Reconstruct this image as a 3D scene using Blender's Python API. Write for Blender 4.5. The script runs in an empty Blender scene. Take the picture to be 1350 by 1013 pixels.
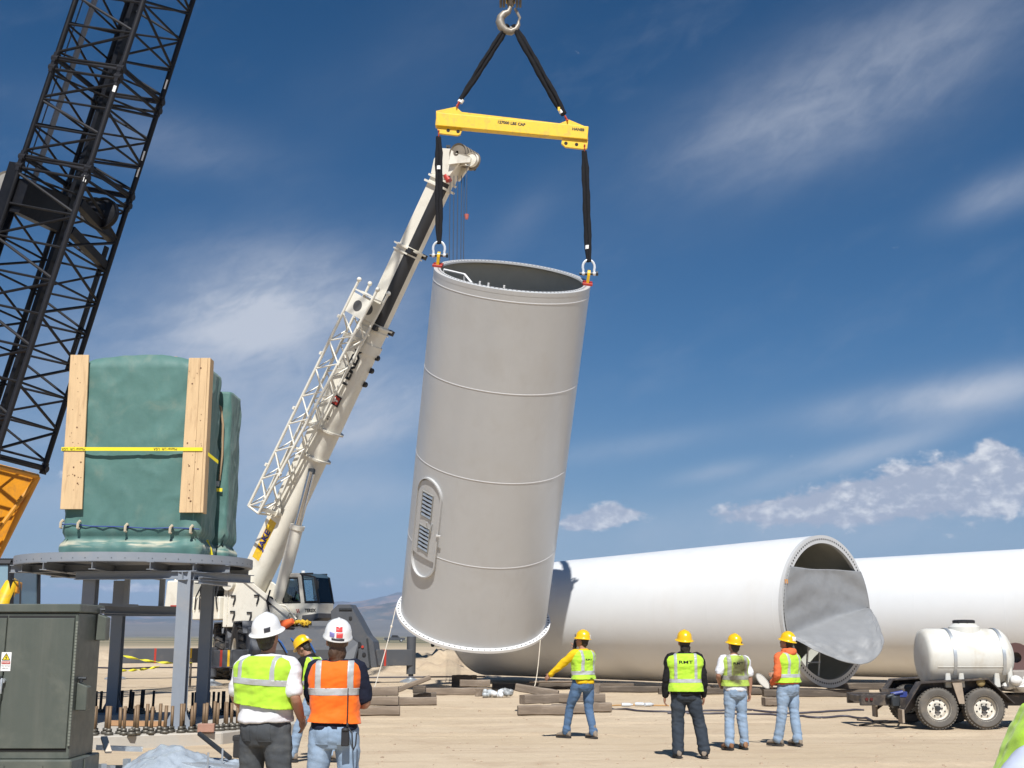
import bpy, bmesh, math, random
import numpy as np
from mathutils import Vector, Matrix, Quaternion, noise as mnoise
random.seed(7)
R = math.radians
V = Vector
PI = math.pi
scene = bpy.context.scene
COL = scene.collection

# ------------------------------------------------------------------ camera
EYE = 1.7
F_PX, CX, CY, HORIZ = 1600.0, 675.0, 506.5, 838.0
PITCH = math.atan((HORIZ - CY) / F_PX)
cam_d = bpy.data.cameras.new('camera')
cam_d.sensor_fit = 'HORIZONTAL'
cam_d.sensor_width = 36.0
cam_d.lens = 36.0 * F_PX / 1350.0
cam_d.clip_start = 0.1
cam_d.clip_end = 60000.0
cam = bpy.data.objects.new('camera', cam_d)
COL.objects.link(cam)
cam.location = (0, 0, EYE)
cam.rotation_euler = (PI / 2 + PITCH, 0, 0)
scene.camera = cam

scene.view_settings.view_transform = 'Standard'
scene.view_settings.look = 'None'
scene.view_settings.gamma = 1.0
scene.view_settings.use_curve_mapping = False
scene.view_settings.exposure = 0.40

SUN_EL, SUN_AZ = R(51.0), R(2.5)            # azimuth: from straight behind the camera towards the right
SUN_DIR = V((math.cos(SUN_EL) * math.sin(SUN_AZ), -math.cos(SUN_EL) * math.cos(SUN_AZ), math.sin(SUN_EL)))
sun_d = bpy.data.lights.new('sun', 'SUN')
sun_d.energy = 4.7
sun_d.angle = R(0.5)
sun_d.color = (1.0, 0.982, 0.95)
sun = bpy.data.objects.new('sun', sun_d)
COL.objects.link(sun)
sun.location = (0, -30, 40)
sun.rotation_euler = SUN_DIR.to_track_quat('Z', 'Y').to_euler()


def ray(u, v):
    cp, sp = math.cos(PITCH), math.sin(PITCH)
    return V(((u - CX) / F_PX, cp - (CY - v) / F_PX * sp, sp + (CY - v) / F_PX * cp))


def P(u, v, d):
    """world point seen at photo pixel (u, v), d metres ahead of the camera"""
    r = ray(u, v)
    return V((0, 0, EYE)) + r * (d / r.y)


def G(u, d, z=0.0):
    """ground position under photo column u at d metres"""
    return V(((u - CX) / F_PX * d / 1.0 * 1.0, d, z))


def azel(u, v):
    r = ray(u, v).normalized()
    return math.atan2(r.x, r.y), math.asin(r.z)


# ------------------------------------------------------------------ node helpers
class NT:
    def __init__(s, tree):
        s.t = tree
        s.n = tree.nodes
        s.l = tree.links

    def new(s, typ, **kw):
        n = s.n.new(typ)
        for k, v in kw.items():
            setattr(n, k, v)
        return n

    def put(s, sock, v):
        if v is None:
            return
        if isinstance(v, bpy.types.NodeSocket):
            s.l.new(v, sock)
        else:
            sock.default_value = v

    def m(s, op, a, b=None, c=None, clamp=False):
        n = s.new('ShaderNodeMath', operation=op, use_clamp=clamp)
        s.put(n.inputs[0], a)
        s.put(n.inputs[1], b)
        s.put(n.inputs[2], c)
        return n.outputs[0]

    def vm(s, op, a, b=None):
        n = s.new('ShaderNodeVectorMath', operation=op)
        s.put(n.inputs[0], a)
        s.put(n.inputs[1], b)
        return n.outputs[0]

    def mix(s, f, a, b):
        n = s.new('ShaderNodeMix', data_type='RGBA')
        s.put(n.inputs[0], f)
        for sock, v in ((n.inputs[6], a), (n.inputs[7], b)):
            if not isinstance(v, bpy.types.NodeSocket):
                v = tuple(v)[:3] + (1.0,)
            s.put(sock, v)
        return n.outputs[2]

    def noise(s, vec, scale, detail=4, rough=.55, dist=0.0):
        n = s.new('ShaderNodeTexNoise')
        s.put(n.inputs['Vector'], vec)
        n.inputs['Scale'].default_value = scale
        n.inputs['Detail'].default_value = detail
        n.inputs['Roughness'].default_value = rough
        n.inputs['Distortion'].default_value = dist
        return n.outputs['Fac']

    def ramp(s, x, lo, hi, a=0.0, b=1.0, smooth=True):
        n = s.new('ShaderNodeMapRange')
        if smooth:
            n.interpolation_type = 'SMOOTHSTEP'
        n.clamp = True
        s.put(n.inputs[0], x)
        n.inputs[1].default_value = lo
        n.inputs[2].default_value = hi
        n.inputs[3].default_value = a
        n.inputs[4].default_value = b
        return n.outputs[0]


# ------------------------------------------------------------------ sky
world = bpy.data.worlds.new('World')
scene.world = world
world.use_nodes = True
wn = NT(world.node_tree)
for n in list(wn.n):
    wn.n.remove(n)
sky = wn.new('ShaderNodeTexSky', sky_type='NISHITA')
sky.sun_disc = False
sky.sun_elevation = SUN_EL
sky.sun_rotation = PI - SUN_AZ
sky.altitude = 1500.0
sky.air_density = 1.0
sky.dust_density = 0.6
sky.ozone_density = 2.2
tc = wn.new('ShaderNodeTexCoord')
sep = wn.new('ShaderNodeSeparateXYZ')
wn.l.new(tc.outputs['Generated'], sep.inputs[0])
dx, dy, dz = sep.outputs
AZ = wn.m('ARCTAN2', dx, dy)
EL = wn.m('ARCSINE', dz)
comb = wn.new('ShaderNodeCombineXYZ')
wn.put(comb.inputs[0], AZ)
wn.put(comb.inputs[1], EL)
ae = comb.outputs[0]


def streak_noise(rot, sx, sy, scale, seed, detail=6, rough=.6, dist=.6):
    mp = wn.new('ShaderNodeMapping', vector_type='TEXTURE')
    mp.inputs['Location'].default_value = (seed, seed * .37, seed * 1.7)
    mp.inputs['Rotation'].default_value = (0, 0, rot)
    mp.inputs['Scale'].default_value = (sx, sy, 1)
    wn.l.new(ae, mp.inputs['Vector'])
    return wn.noise(mp.outputs[0], scale, detail, rough, dist)


def patch(u, v, su, sv, rot):
    """soft elliptical cloud bank at a compass direction / height above the horizon"""
    a0, e0 = azel(u, v)
    c, s_ = math.cos(rot), math.sin(rot)
    da = wn.m('SUBTRACT', AZ, a0)
    de = wn.m('SUBTRACT', EL, e0)
    x = wn.m('MULTIPLY_ADD', da, c * F_PX / su, wn.m('MULTIPLY', de, s_ * F_PX / su))
    y = wn.m('MULTIPLY_ADD', de, c * F_PX / sv, wn.m('MULTIPLY', da, -s_ * F_PX / sv))
    r2 = wn.m('MULTIPLY_ADD', x, x, wn.m('MULTIPLY', y, y))
    return wn.m('EXPONENT', wn.m('MULTIPLY', r2, -1.0))


def total(lst):
    t = lst[0]
    for q in lst[1:]:
        t = wn.m('ADD', t, q)
    return t


# cirrus: fibrous noise, thicker in a few banks
n_a = streak_noise(R(22), 1.0, .45, 5.0, 3.1, 5, .52, .4)
n_b = streak_noise(R(14), 1.0, .30, 10.0, 8.4, 5, .55)
n_f = streak_noise(R(30), 1.0, .5, 34.0, 5.4, 5, .65)
fib = wn.m('ADD', wn.m('MULTIPLY', n_a, .55), wn.m('ADD', wn.m('MULTIPLY', n_b, .25), wn.m('MULTIPLY', n_f, .20)))
veil = wn.m('ADD', wn.m('MULTIPLY', wn.ramp(fib, .34, .64), .64), .36)
banks = total([wn.m('MULTIPLY', patch(*p[:5]), p[5]) for p in (
    (1140, 110, 250, 76, R(17), .48), (1000, 180, 120, 40, R(14), .16), (1330, 250, 80, 24, R(16), .40), (690, 290, 60, 26, R(40), .10),
    (335, 395, 130, 66, R(8), .85), (320, 470, 270, 110, R(10), .55), (500, 545, 120, 44, R(18), .66),
    (200, 620, 280, 80, R(5), .42), (450, 655, 120, 26, R(4), .34), (230, 190, 150, 40, R(-8), .20), (560, 60, 200, 60, R(30), .07),
    (1260, 522, 150, 24, R(6), .90), (1120, 605, 130, 15, R(14), .60), (945, 622, 60, 11, R(10), .42),
    (830, 590, 130, 15, R(8), .22), (1000, 700, 420, 34, 0, .36))])
ci = wn.m('MINIMUM', wn.m('MULTIPLY', banks, veil), .9)
# thin cloud everywhere else in the sky
ci_all = wn.m('MULTIPLY', wn.ramp(fib, .46, .80), .12)
cirrus = wn.m('MAXIMUM', ci, ci_all)
# cumulus near the horizon
n_c = streak_noise(0, 1.0, .62, 30.0, 1.7, 7, .6, .15)
n_d = streak_noise(0, 1.0, .7, 95.0, 2.9, 4, .6, .2)
puff = wn.m('ADD', wn.m('MULTIPLY', n_c, .84), wn.m('MULTIPLY', n_d, .16))
cum = total([wn.m('MULTIPLY', patch(*p[:5]), p[5]) for p in (
    (1290, 640, 160, 40, R(5), .42), (1130, 660, 110, 26, R(6), .36), (1020, 676, 90, 14, 0, .30), (1310, 596, 16, 18, 0, .30),
    (800, 681, 36, 14, R(6), .52), (762, 690, 24, 9, 0, .42), (165, 775, 60, 6, 0, .30), (500, 770, 60, 8, 0, .20),
    (95, 772, 40, 5, 0, .2), (240, 765, 40, 5, 0, .15))])
belt = wn.m('MULTIPLY', wn.m('EXPONENT', wn.m('MULTIPLY', wn.m('POWER', wn.m('MULTIPLY', wn.m('SUBTRACT', EL, .10), 18.0), 2.0), -1.0)), .05)
cu = wn.ramp(wn.m('ADD', puff, wn.m('ADD', wn.m('MULTIPLY', cum, 1.12), belt)), .68, .86)
# cloud tops are bright, bases grey: compare density a little lower down
n_up = streak_noise(0, 1.0, .62, 30.0, 1.7, 3, .6, .15)
shade = wn.ramp(wn.m('ADD', wn.m('MULTIPLY', n_d, .5), wn.m('MULTIPLY', n_up, .6)), .50, .78)
cu_col = wn.mix(shade, (6.8, 7.4, 8.9), (14.2, 14.2, 14.3))
haze_f = wn.m('MULTIPLY', wn.m('EXPONENT', wn.m('MULTIPLY', wn.m('ABSOLUTE', EL), -7.5)), .72)
skyc = wn.new('ShaderNodeHueSaturation')
skyc.inputs['Saturation'].default_value = 1.58
skyc.inputs['Value'].default_value = .92
wn.l.new(sky.outputs[0], skyc.inputs['Color'])
c0 = wn.mix(haze_f, skyc.outputs[0], (5.6, 6.9, 9.2))
c1 = wn.mix(cirrus, c0, (9.2, 9.8, 11.0))
c2 = wn.mix(wn.m('MULTIPLY', cu, .92), c1, cu_col)
bg = wn.new('ShaderNodeBackground')
bg.inputs['Strength'].default_value = 0.05
wn.l.new(c2, bg.inputs['Color'])
out = wn.new('ShaderNodeOutputWorld')
wn.l.new(bg.outputs[0], out.inputs['Surface'])

# ------------------------------------------------------------------ materials
MATS = {}


def pm(name, col, rough=.6, metal=0.0, var=.10, vs=3.0, bump=0.0, bs=60.0, dirt=None, spec=.5, stretch=(1, 1, 1),
       coat=0.0, sheen=0.0, trans=0.0, extra=None, streaks=None):
    """Principled material with large and small tone variation, optional dirt (colour, amount, scale) and fine relief"""
    if name in MATS:
        return MATS[name]
    mt = bpy.data.materials.new(name)
    mt.use_nodes = True
    t = NT(mt.node_tree)
    b = t.n['Principled BSDF']
    co = t.new('ShaderNodeTexCoord').outputs['Object']
    mp = t.new('ShaderNodeMapping')
    mp.inputs['Scale'].default_value = stretch
    t.l.new(co, mp.inputs['Vector'])
    vec = mp.outputs[0]
    n1 = t.noise(vec, vs, 5, .6)
    n2 = t.noise(vec, vs * 9, 3, .6)
    f = t.m('ADD', t.m('MULTIPLY', n1, .7), t.m('MULTIPLY', n2, .3))
    f = t.ramp(f, .30, .70, 1 - var, 1 + var, False)
    mul = t.new('ShaderNodeVectorMath', operation='SCALE')
    mul.inputs[0].default_value = col
    t.put(mul.inputs[3], f)
    c = mul.outputs[0]
    if dirt:
        dc, da, ds = dirt
        dn = t.noise(vec, ds, 6, .65, .4)
        c = t.mix(t.m('MULTIPLY', t.ramp(dn, .48, .72), da), c, dc)
    if streaks:                                       # rain / rust streaks running down
        dc, da, ds = streaks
        mp2 = t.new('ShaderNodeMapping')
        mp2.inputs['Scale'].default_value = (ds, ds, ds * .07)
        t.l.new(co, mp2.inputs['Vector'])
        sn = t.noise(mp2.outputs[0], 1.0, 4, .6)
        c = t.mix(t.m('MULTIPLY', t.ramp(sn, .52, .75), da), c, dc)
    if extra:
        c = extra(t, co, c)
    t.put(b.inputs['Base Color'], c)
    rn = t.ramp(n2, .25, .75, max(.02, rough - .08), min(1, rough + .08), False)
    t.put(b.inputs['Roughness'], rn)
    b.inputs['Metallic'].default_value = metal
    b.inputs['Specular IOR Level'].default_value = spec
    if coat:
        b.inputs['Coat Weight'].default_value = coat
        b.inputs['Coat Roughness'].default_value = .15
    if sheen:
        b.inputs['Sheen Weight'].default_value = sheen
    if trans:
        b.inputs['Transmission Weight'].default_value = trans
    if bump:
        bn = t.noise(vec, bs, 5, .6)
        bp = t.new('ShaderNodeBump')
        bp.inputs['Strength'].default_value = min(1.0, bump)
        bp.inputs['Distance'].default_value = .01
        t.put(bp.inputs['Height'], bn)
        t.l.new(bp.outputs[0], b.inputs['Normal'])
    MATS[name] = mt
    return mt


# ------------------------------------------------------------------ mesh builder
def frame(axis, ref=None):
    a = V(axis).normalized()
    if ref is None:
        ref = V((0, 0, 1)) if abs(a.z) < .9 else V((0, 1, 0))
    x = V(ref).cross(a)
    if x.length < 1e-6:
        x = V((1, 0, 0)).cross(a)
    x.normalize()
    y = a.cross(x)
    return x, y, a


class MB:
    def __init__(s):
        s.v, s.f, s.s = [], [], []

    def add(s, verts, faces, smooth=False):
        o = len(s.v)
        s.v += [V(q) for q in verts]
        s.f += [tuple(i + o for i in f) for f in faces]
        s.s += [smooth] * len(faces)
        return s

    def box(s, c, size, M=None):
        c = V(c)
        hx, hy, hz = size[0] / 2, size[1] / 2, size[2] / 2
        vs = [V((x, y, z)) for z in (-hz, hz) for y in (-hy, hy) for x in (-hx, hx)]
        if M is not None:
            vs = [M @ q for q in vs]
        return s.add([c + q for q in vs], [(0, 2, 3, 1), (4, 5, 7, 6), (0, 1, 5, 4), (2, 6, 7, 3), (0, 4, 6, 2), (1, 3, 7, 5)])

    def hexa(s, pts):
        """eight corners: bottom quad then top quad, same winding"""
        return s.add(pts, [(3, 2, 1, 0), (4, 5, 6, 7), (0, 1, 5, 4), (1, 2, 6, 5), (2, 3, 7, 6), (3, 0, 4, 7)])

    def beam(s, p0, p1, w, h, up=(0, 0, 1)):
        p0, p1 = V(p0), V(p1)
        d = (p1 - p0).normalized()
        x = d.cross(V(up)).normalized()
        y = x.cross(d)
        q = []
        for p in (p0, p1):
            q += [p - x * w / 2 - y * h / 2, p + x * w / 2 - y * h / 2, p + x * w / 2 + y * h / 2, p - x * w / 2 + y * h / 2]
        return s.hexa(q)

    def ibeam(s, p0, p1, w, h, t=.02, up=(0, 0, 1)):
        p0, p1 = V(p0), V(p1)
        d = (p1 - p0).normalized()
        x = d.cross(V(up)).normalized()
        y = x.cross(d)
        s.beam(p0 + y * (h - t) / 2, p1 + y * (h - t) / 2, w, t, up)
        s.beam(p0 - y * (h - t) / 2, p1 - y * (h - t) / 2, w, t, up)
        s.beam(p0, p1, t, h - 2 * t, up)
        return s

    def cyl(s, p0, p1, r0, r1=None, n=12, cap=True):
        if r1 is None:
            r1 = r0
        p0, p1 = V(p0), V(p1)
        x, y, a = frame(p1 - p0)
        vs = []
        for p, r in ((p0, r0), (p1, r1)):
            for i in range(n):
                t = 2 * PI * i / n
                vs.append(p + (x * math.cos(t) + y * math.sin(t)) * r)
        s.add(vs, [(i, (i + 1) % n, n + (i + 1) % n, n + i) for i in range(n)], True)
        if cap:
            s.add(vs[:n], [tuple(reversed(range(n)))])
            s.add(vs[n:], [tuple(range(n))])
        return s

    def loft(s, rings, cap=True, smooth=True, closed=True):
        n = len(rings[0])
        vs = [q for r in rings for q in r]
        fs = []
        for k in range(len(rings) - 1):
            for i in range(n if closed else n - 1):
                j = (i + 1) % n
                fs.append((k * n + i, k * n + j, (k + 1) * n + j, (k + 1) * n + i))
        s.add(vs, fs, smooth)
        if cap:
            s.add(rings[0], [tuple(reversed(range(n)))])
            s.add(rings[-1], [tuple(range(n))])
        return s

    def path(s, pts, r, n=8, cap=True, closed=False):
        pts = [V(p) for p in pts]
        k = len(pts)
        rs = r if isinstance(r, (list, tuple)) else [r] * k
        rings = []
        px = None
        for i, p in enumerate(pts):
            if closed:
                d = pts[(i + 1) % k] - pts[i - 1]
            else:
                d = pts[min(i + 1, k - 1)] - pts[max(i - 1, 0)]
            d.normalize()
            if px is None:
                px, py, _ = frame(d)
            else:
                px = px - d * px.dot(d)
                if px.length < 1e-5:
                    px, _, _ = frame(d)
                px.normalize()
                py = d.cross(px)
            rings.append([p + (px * math.cos(2 * PI * j / n) + py * math.sin(2 * PI * j / n)) * rs[i] for j in range(n)])
        if closed:
            rings.append(rings[0])
            return s.loft(rings, False)
        return s.loft(rings, cap)

    def lathe(s, prof, origin, axis, n=32, closed=False, smooth=True, a0=0.0, a1=2 * PI):
        """prof: (radius, height) pairs"""
        o = V(origin)
        x, y, a = frame(axis)
        full = abs(a1 - a0 - 2 * PI) < 1e-6
        m = n if full else n + 1
        vs = []
        for r, h in prof:
            for i in range(m):
                t = a0 + (a1 - a0) * i / n
                vs.append(o + a * h + (x * math.cos(t) + y * math.sin(t)) * r)
        fs = []
        K = len(prof)
        for k in range(K if closed else K - 1):
            k2 = (k + 1) % K
            for i in range(n):
                j = (i + 1) % m
                fs.append((k * m + i, k * m + j, k2 * m + j, k2 * m + i))
        return s.add(vs, fs, smooth)

    def prism(s, pts, vec, smooth=False):
        pts = [V(p) for p in pts]
        vec = V(vec)
        n = len(pts)
        s.add(pts + [p + vec for p in pts],
              [tuple(reversed(range(n))), tuple(range(n, 2 * n))] + [(i, (i + 1) % n, n + (i + 1) % n, n + i) for i in range(n)], smooth)
        return s

    def ell(s, c, r3, n=12, m=8, M=None):
        c = V(c)
        if not hasattr(r3, '__len__'):
            r3 = (r3,) * 3
        vs = []
        for k in range(m + 1):
            ph = PI * k / m
            for i in range(n):
                t = 2 * PI * i / n
                q = V((r3[0] * math.sin(ph) * math.cos(t), r3[1] * math.sin(ph) * math.sin(t), r3[2] * math.cos(ph)))
                vs.append(c + (M @ q if M is not None else q))
        return s.add(vs, [(k * n + i, (k + 1) * n + i, (k + 1) * n + (i + 1) % n, k * n + (i + 1) % n) for k in range(m) for i in range(n)], True)

    def mesh(s, name, inv=None, bevel=0.0, seg=1, merge=1e-5):
        me = bpy.data.meshes.new(name)
        vs = s.v if inv is None else [inv @ q for q in s.v]
        me.from_pydata([tuple(q) for q in vs], [], s.f)
        me.polygons.foreach_set('use_smooth', s.s)
        bm = bmesh.new()
        bm.from_mesh(me)
        bmesh.ops.remove_doubles(bm, verts=bm.verts, dist=merge)
        bmesh.ops.dissolve_degenerate(bm, edges=bm.edges, dist=1e-6)
        bmesh.ops.recalc_face_normals(bm, faces=bm.faces)
        if bevel:
            es = [e for e in bm.edges if len(e.link_faces) == 2 and e.calc_face_angle(0) > R(35)]
            bmesh.ops.bevel(bm, geom=es, offset=bevel, segments=seg, affect='EDGES', profile=.5)
        bm.to_mesh(me)
        bm.free()
        return me

    def build(s, name, mat, parent=None, bevel=0.0, seg=1, local=False, loc=None, label=None, kind=None, sharp=40):
        inv = None
        if parent is not None and not local:
            inv = wmat(parent).inverted()
        me = s.mesh(name, inv, bevel, seg)
        if any(s.s):
            try:
                me.set_sharp_from_angle(angle=R(sharp))
            except Exception:
                pass
        if mat is not None:
            me.materials.append(mat)
        return link(name, me, parent, loc, label, kind)


def wmat(o):
    m = Matrix.LocRotScale(o.location, o.rotation_euler, o.scale)
    return wmat(o.parent) @ m if o.parent else m


def link(name, me, parent=None, loc=None, label=None, kind=None):
    o = bpy.data.objects.new(name, me)
    COL.objects.link(o)
    if parent is not None:
        o.parent = parent
    if loc is not None:
        o.location = loc
    if label:
        o['label'] = label
    if kind:
        o['kind'] = kind
    return o


def thing(name, label, cat, loc=(0, 0, 0), rz=0.0, group=None):
    o = bpy.data.objects.new(name, None)
    o.empty_display_size = .2
    COL.objects.link(o)
    o.location = loc
    o.rotation_euler = (0, 0, rz)
    o['label'] = label
    o['category'] = cat
    if group:
        o['group'] = group
    return o


def tag(o, label, cat, group=None):
    o['label'] = label
    o['category'] = cat
    if group:
        o['group'] = group
    return o


def solo(mb, name, mat, label, cat, loc, group=None, **kw):
    """a thing that is a single mesh, its origin at its base"""
    e = bpy.data.objects.new('tmp', None)
    e.location = loc
    me = mb.mesh(name, Matrix.Translation(V(loc)).inverted(), kw.get('bevel', 0), kw.get('seg', 1))
    bpy.data.objects.remove(e)
    if any(mb.s):
        me.set_sharp_from_angle(angle=R(40))
    me.materials.append(mat)
    o = link(name, me, None, loc)
    return tag(o, label, cat, group)


def text_mesh(name, body, size, X, Y, pos, mat, parent, depth=.004, align='CENTER', bold=0.0, label=None):
    """flat lettering: X is the reading direction, Y the up direction of the letters"""
    cu = bpy.data.curves.new(name, 'FONT')
    cu.body = body
    cu.size = size
    cu.align_x = align
    cu.align_y = 'CENTER'
    cu.extrude = depth / 2
    cu.offset = bold
    cu.resolution_u = 2
    tmp = bpy.data.objects.new('tmp_text', cu)
    COL.objects.link(tmp)
    dg = bpy.context.evaluated_depsgraph_get()
    me = bpy.data.meshes.new_from_object(tmp.evaluated_get(dg))
    bpy.data.objects.remove(tmp)
    bpy.data.curves.remove(cu)
    X, Y = V(X).normalized(), V(Y)
    Y = (Y - X * Y.dot(X)).normalized()
    Z = X.cross(Y)
    M = Matrix(((X.x, Y.x, Z.x, pos[0]), (X.y, Y.y, Z.y, pos[1]), (X.z, Y.z, Z.z, pos[2]), (0, 0, 0, 1)))
    me.transform(wmat(parent).inverted() @ M if parent else M)
    me.materials.clear()
    me.materials.append(mat)
    return link(name, me, parent, None, label)


def ngon_circle(c, x, y, r, n):
    return [c + (x * math.cos(2 * PI * i / n) + y * math.sin(2 * PI * i / n)) * r for i in range(n)]


def catenary(p0, p1, sag, n=16):
    p0, p1 = V(p0), V(p1)
    return [p0.lerp(p1, i / n) - V((0, 0, sag * 4 * (i / n) * (1 - i / n))) for i in range(n + 1)]


def fbm(p, o=4):
    return mnoise.fractal(p, 1.0, 2.0, o)


def G(u, d, z=0.0):
    """point at height z, d metres ahead, seen in photo column u"""
    zc = d * math.cos(PITCH) + (z - EYE) * math.sin(PITCH)
    return V(((u - CX) / F_PX * zc, d, z))


# ------------------------------------------------------------------ ground
def berm(x, y):
    h = 0.0
    for bx, by, sx, sy, hh in ((-4.6, 57, 3.2, 2.2, .60), (-1.5, 60, 4.0, 2.4, .6), (-8, 62, 5, 2.5, .55), (-17, 60, 6, 3, .45),
                               (-24, 64, 6, 3, .5), (6, 66, 9, 3, .5), (22, 62, 10, 3, .4), (-33, 55, 7, 4, .5), (-19.5, 66, 5, 2, .35)):
        h += hh * math.exp(-((x - bx) / sx) ** 2 - ((y - by) / sy) ** 2)
    if h > .03:
        h *= 1 + .8 * fbm(V((x * 1.3, y * 1.3, 3.1)), 4)
    return h


def gh(x, y):
    d = math.hypot(x, y)
    h = 0.0
    if d < 140:
        k = min(1, (140 - d) / 60)
        h += k * (.018 * fbm(V((x * .55, y * .55, .2)), 3) + .010 * fbm(V((x * 2.3, y * 2.3, 1.7)), 3)) - .012 * k
        # shallow wheel ruts crossing the yard
        for sl, off in ((.10, 24.6), (.10, 26.2), (-.16, 30.2), (.04, 22.0), (.22, 14.4), (.22, 16.1)):
            t = y - off - sl * x - .35 * math.sin(x * .23 + off)
            h -= k * .032 * math.exp(-(t / .20) ** 2)
            h += k * .020 * math.exp(-((abs(t) - .34) / .12) ** 2)
        h += berm(x, y)
    if d > 400:
        h += min(1, (d - 400) / 3000) * 3.0 * fbm(V((x * .0009, y * .0009, 4.0)), 3) - min(3.0, (d - 400) / 900)
    return h


def geo(a, b, n):
    return [a * (b / a) ** (i / (n - 1)) for i in range(n)]


ys = [-30000, -9000, -2500, -700, -200, -70, -40, -25, -15, -8, -3, 0] + [2 + .8 * i for i in range(10)] + \
     [10 + .13 * i for i in range(200)] + [36 + .3 * i for i in range(115)] + geo(71, 32000, 70)
xn = [.2 * i for i in range(75)] + [15 + .5 * i for i in range(60)] + geo(46, 30000, 42)
xs = [-q for q in reversed(xn[1:])] + xn
gv = [(x, y, gh(x, y)) for y in ys for x in xs]
nx = len(xs)
gf = [(j * nx + i, j * nx + i + 1, (j + 1) * nx + i + 1, (j + 1) * nx + i) for j in range(len(ys) - 1) for i in range(nx - 1)]
gme = bpy.data.meshes.new('ground')
gme.from_pydata(gv, [], gf)
gme.polygons.foreach_set('use_smooth', [True] * len(gf))


def ground_mat():
    mt = bpy.data.materials.new('sand_ground')
    mt.use_nodes = True
    t = NT(mt.node_tree)
    b = t.n['Principled BSDF']
    co = t.new('ShaderNodeTexCoord').outputs['Object']
    sp = t.new('ShaderNodeSeparateXYZ')
    t.l.new(co, sp.inputs[0])
    n1 = t.noise(co, .10, 5, .6)
    n2 = t.noise(co, .9, 6, .62, .3)
    n3 = t.noise(co, 9, 5, .65)
    n4 = t.noise(co, 60, 3, .6)
    c = t.mix(t.ramp(n1, .35, .65), (.50, .395, .27), (.57, .462, .33))
    c = t.mix(t.m('MULTIPLY', t.ramp(n2, .50, .70), .60), c, (.42, .315, .215))
    c = t.mix(t.m('MULTIPLY', t.ramp(n3, .54, .72), .40), c, (.63, .52, .40))
    c = t.mix(t.m('MULTIPLY', t.ramp(n4, .56, .74), .38), c, (.28, .20, .14))
    # drag and tyre marks lengthways across the yard
    mp = t.new('ShaderNodeMapping')
    mp.inputs['Scale'].default_value = (.18, 2.2, 1)
    mp.inputs['Rotation'].default_value = (0, 0, R(-6))
    t.l.new(co, mp.inputs['Vector'])
    n5 = t.noise(mp.outputs[0], 1.0, 5, .6, .5)
    c = t.mix(t.m('MULTIPLY', t.ramp(n5, .50, .68), .50), c, (.42, .315, .22))
    # open desert beyond the yard: scrub growing on pale soil
    far = t.ramp(sp.outputs[1], 95, 300)
    sc = t.noise(co, .012, 6, .65)
    mp3 = t.new('ShaderNodeMapping')
    mp3.inputs['Scale'].default_value = (.0006, .004, 1)
    t.l.new(co, mp3.inputs['Vector'])
    sb = t.noise(mp3.outputs[0], 1.0, 5, .6)
    scrub = t.mix(t.ramp(sc, .40, .62), (.36, .29, .19), (.13, .13, .085))
    scrub = t.mix(t.m('MULTIPLY', t.ramp(sb, .42, .62), .75), scrub, (.10, .115, .08))
    c = t.mix(far, c, scrub)
    t.put(b.inputs['Base Color'], c)
    b.inputs['Roughness'].default_value = .95
    b.inputs['Specular IOR Level'].default_value = .15
    bh = t.m('ADD', t.m('MULTIPLY', n3, .55), t.m('ADD', t.m('MULTIPLY', n4, .25), t.m('MULTIPLY', t.noise(co, 2.6, 5, .6), .9)))
    bp = t.new('ShaderNodeBump')
    bp.inputs['Strength'].default_value = .62
    bp.inputs['Distance'].default_value = .075
    t.put(bp.inputs['Height'], bh)
    t.l.new(bp.outputs[0], b.inputs['Normal'])
    return mt


gme.materials.append(ground_mat())
link('ground', gme, None, None, None, 'structure')['label'] = 'pale sandy ground of the construction yard running out to open desert'

# small stones and clods lying about
rng = random.Random(5)
mb = MB()
for i in range(2600):
    d = 11 + 42 * rng.random() ** 1.5
    u = rng.uniform(-60, 1420)
    g = G(u, d)
    r = rng.choice((.006, .007, .008, .010, .012, .016, .024)) * rng.uniform(.7, 1.4) * (1.0 if i % 45 else 2.2)
    g.z = gh(g.x, g.y)
    vs = []
    for k in range(6):
        vs.append(g + V((math.cos(k * PI / 3) * r * rng.uniform(.7, 1.3), math.sin(k * PI / 3) * r * rng.uniform(.7, 1.3), -r * .3)))
    for k in range(6):
        vs.append(g + V((math.cos(k * PI / 3) * r * rng.uniform(.4, .8), math.sin(k * PI / 3) * r * rng.uniform(.4, .8), r * rng.uniform(.3, .7))))
    mb.add(vs, [(k, (k + 1) % 6, 6 + (k + 1) % 6, 6 + k) for k in range(6)] + [(6, 7, 8, 9, 10, 11)])
mb.build('stones', pm('stone', (.36, .27, .19), .9, var=.3, vs=1.0), kind='stuff')

# ------------------------------------------------------------------ mountains on the horizon


def lerp_tab(tab, x):
    if x <= tab[0][0]:
        return tab[0][1]
    for (x0, y0), (x1, y1) in zip(tab, tab[1:]):
        if x <= x1:
            k = (x - x0) / (x1 - x0)
            return y0 + (y1 - y0) * k
    return tab[-1][1]


MT = pm('mountain_rock', (.105, .105, .09), .95, var=.3, vs=.0016, bump=0, spec=.1,
        extra=lambda t, co, c: t.mix(t.ramp(t.noise(co, .004, 6, .65), .46, .62), c, (.24, .175, .13)))


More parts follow.
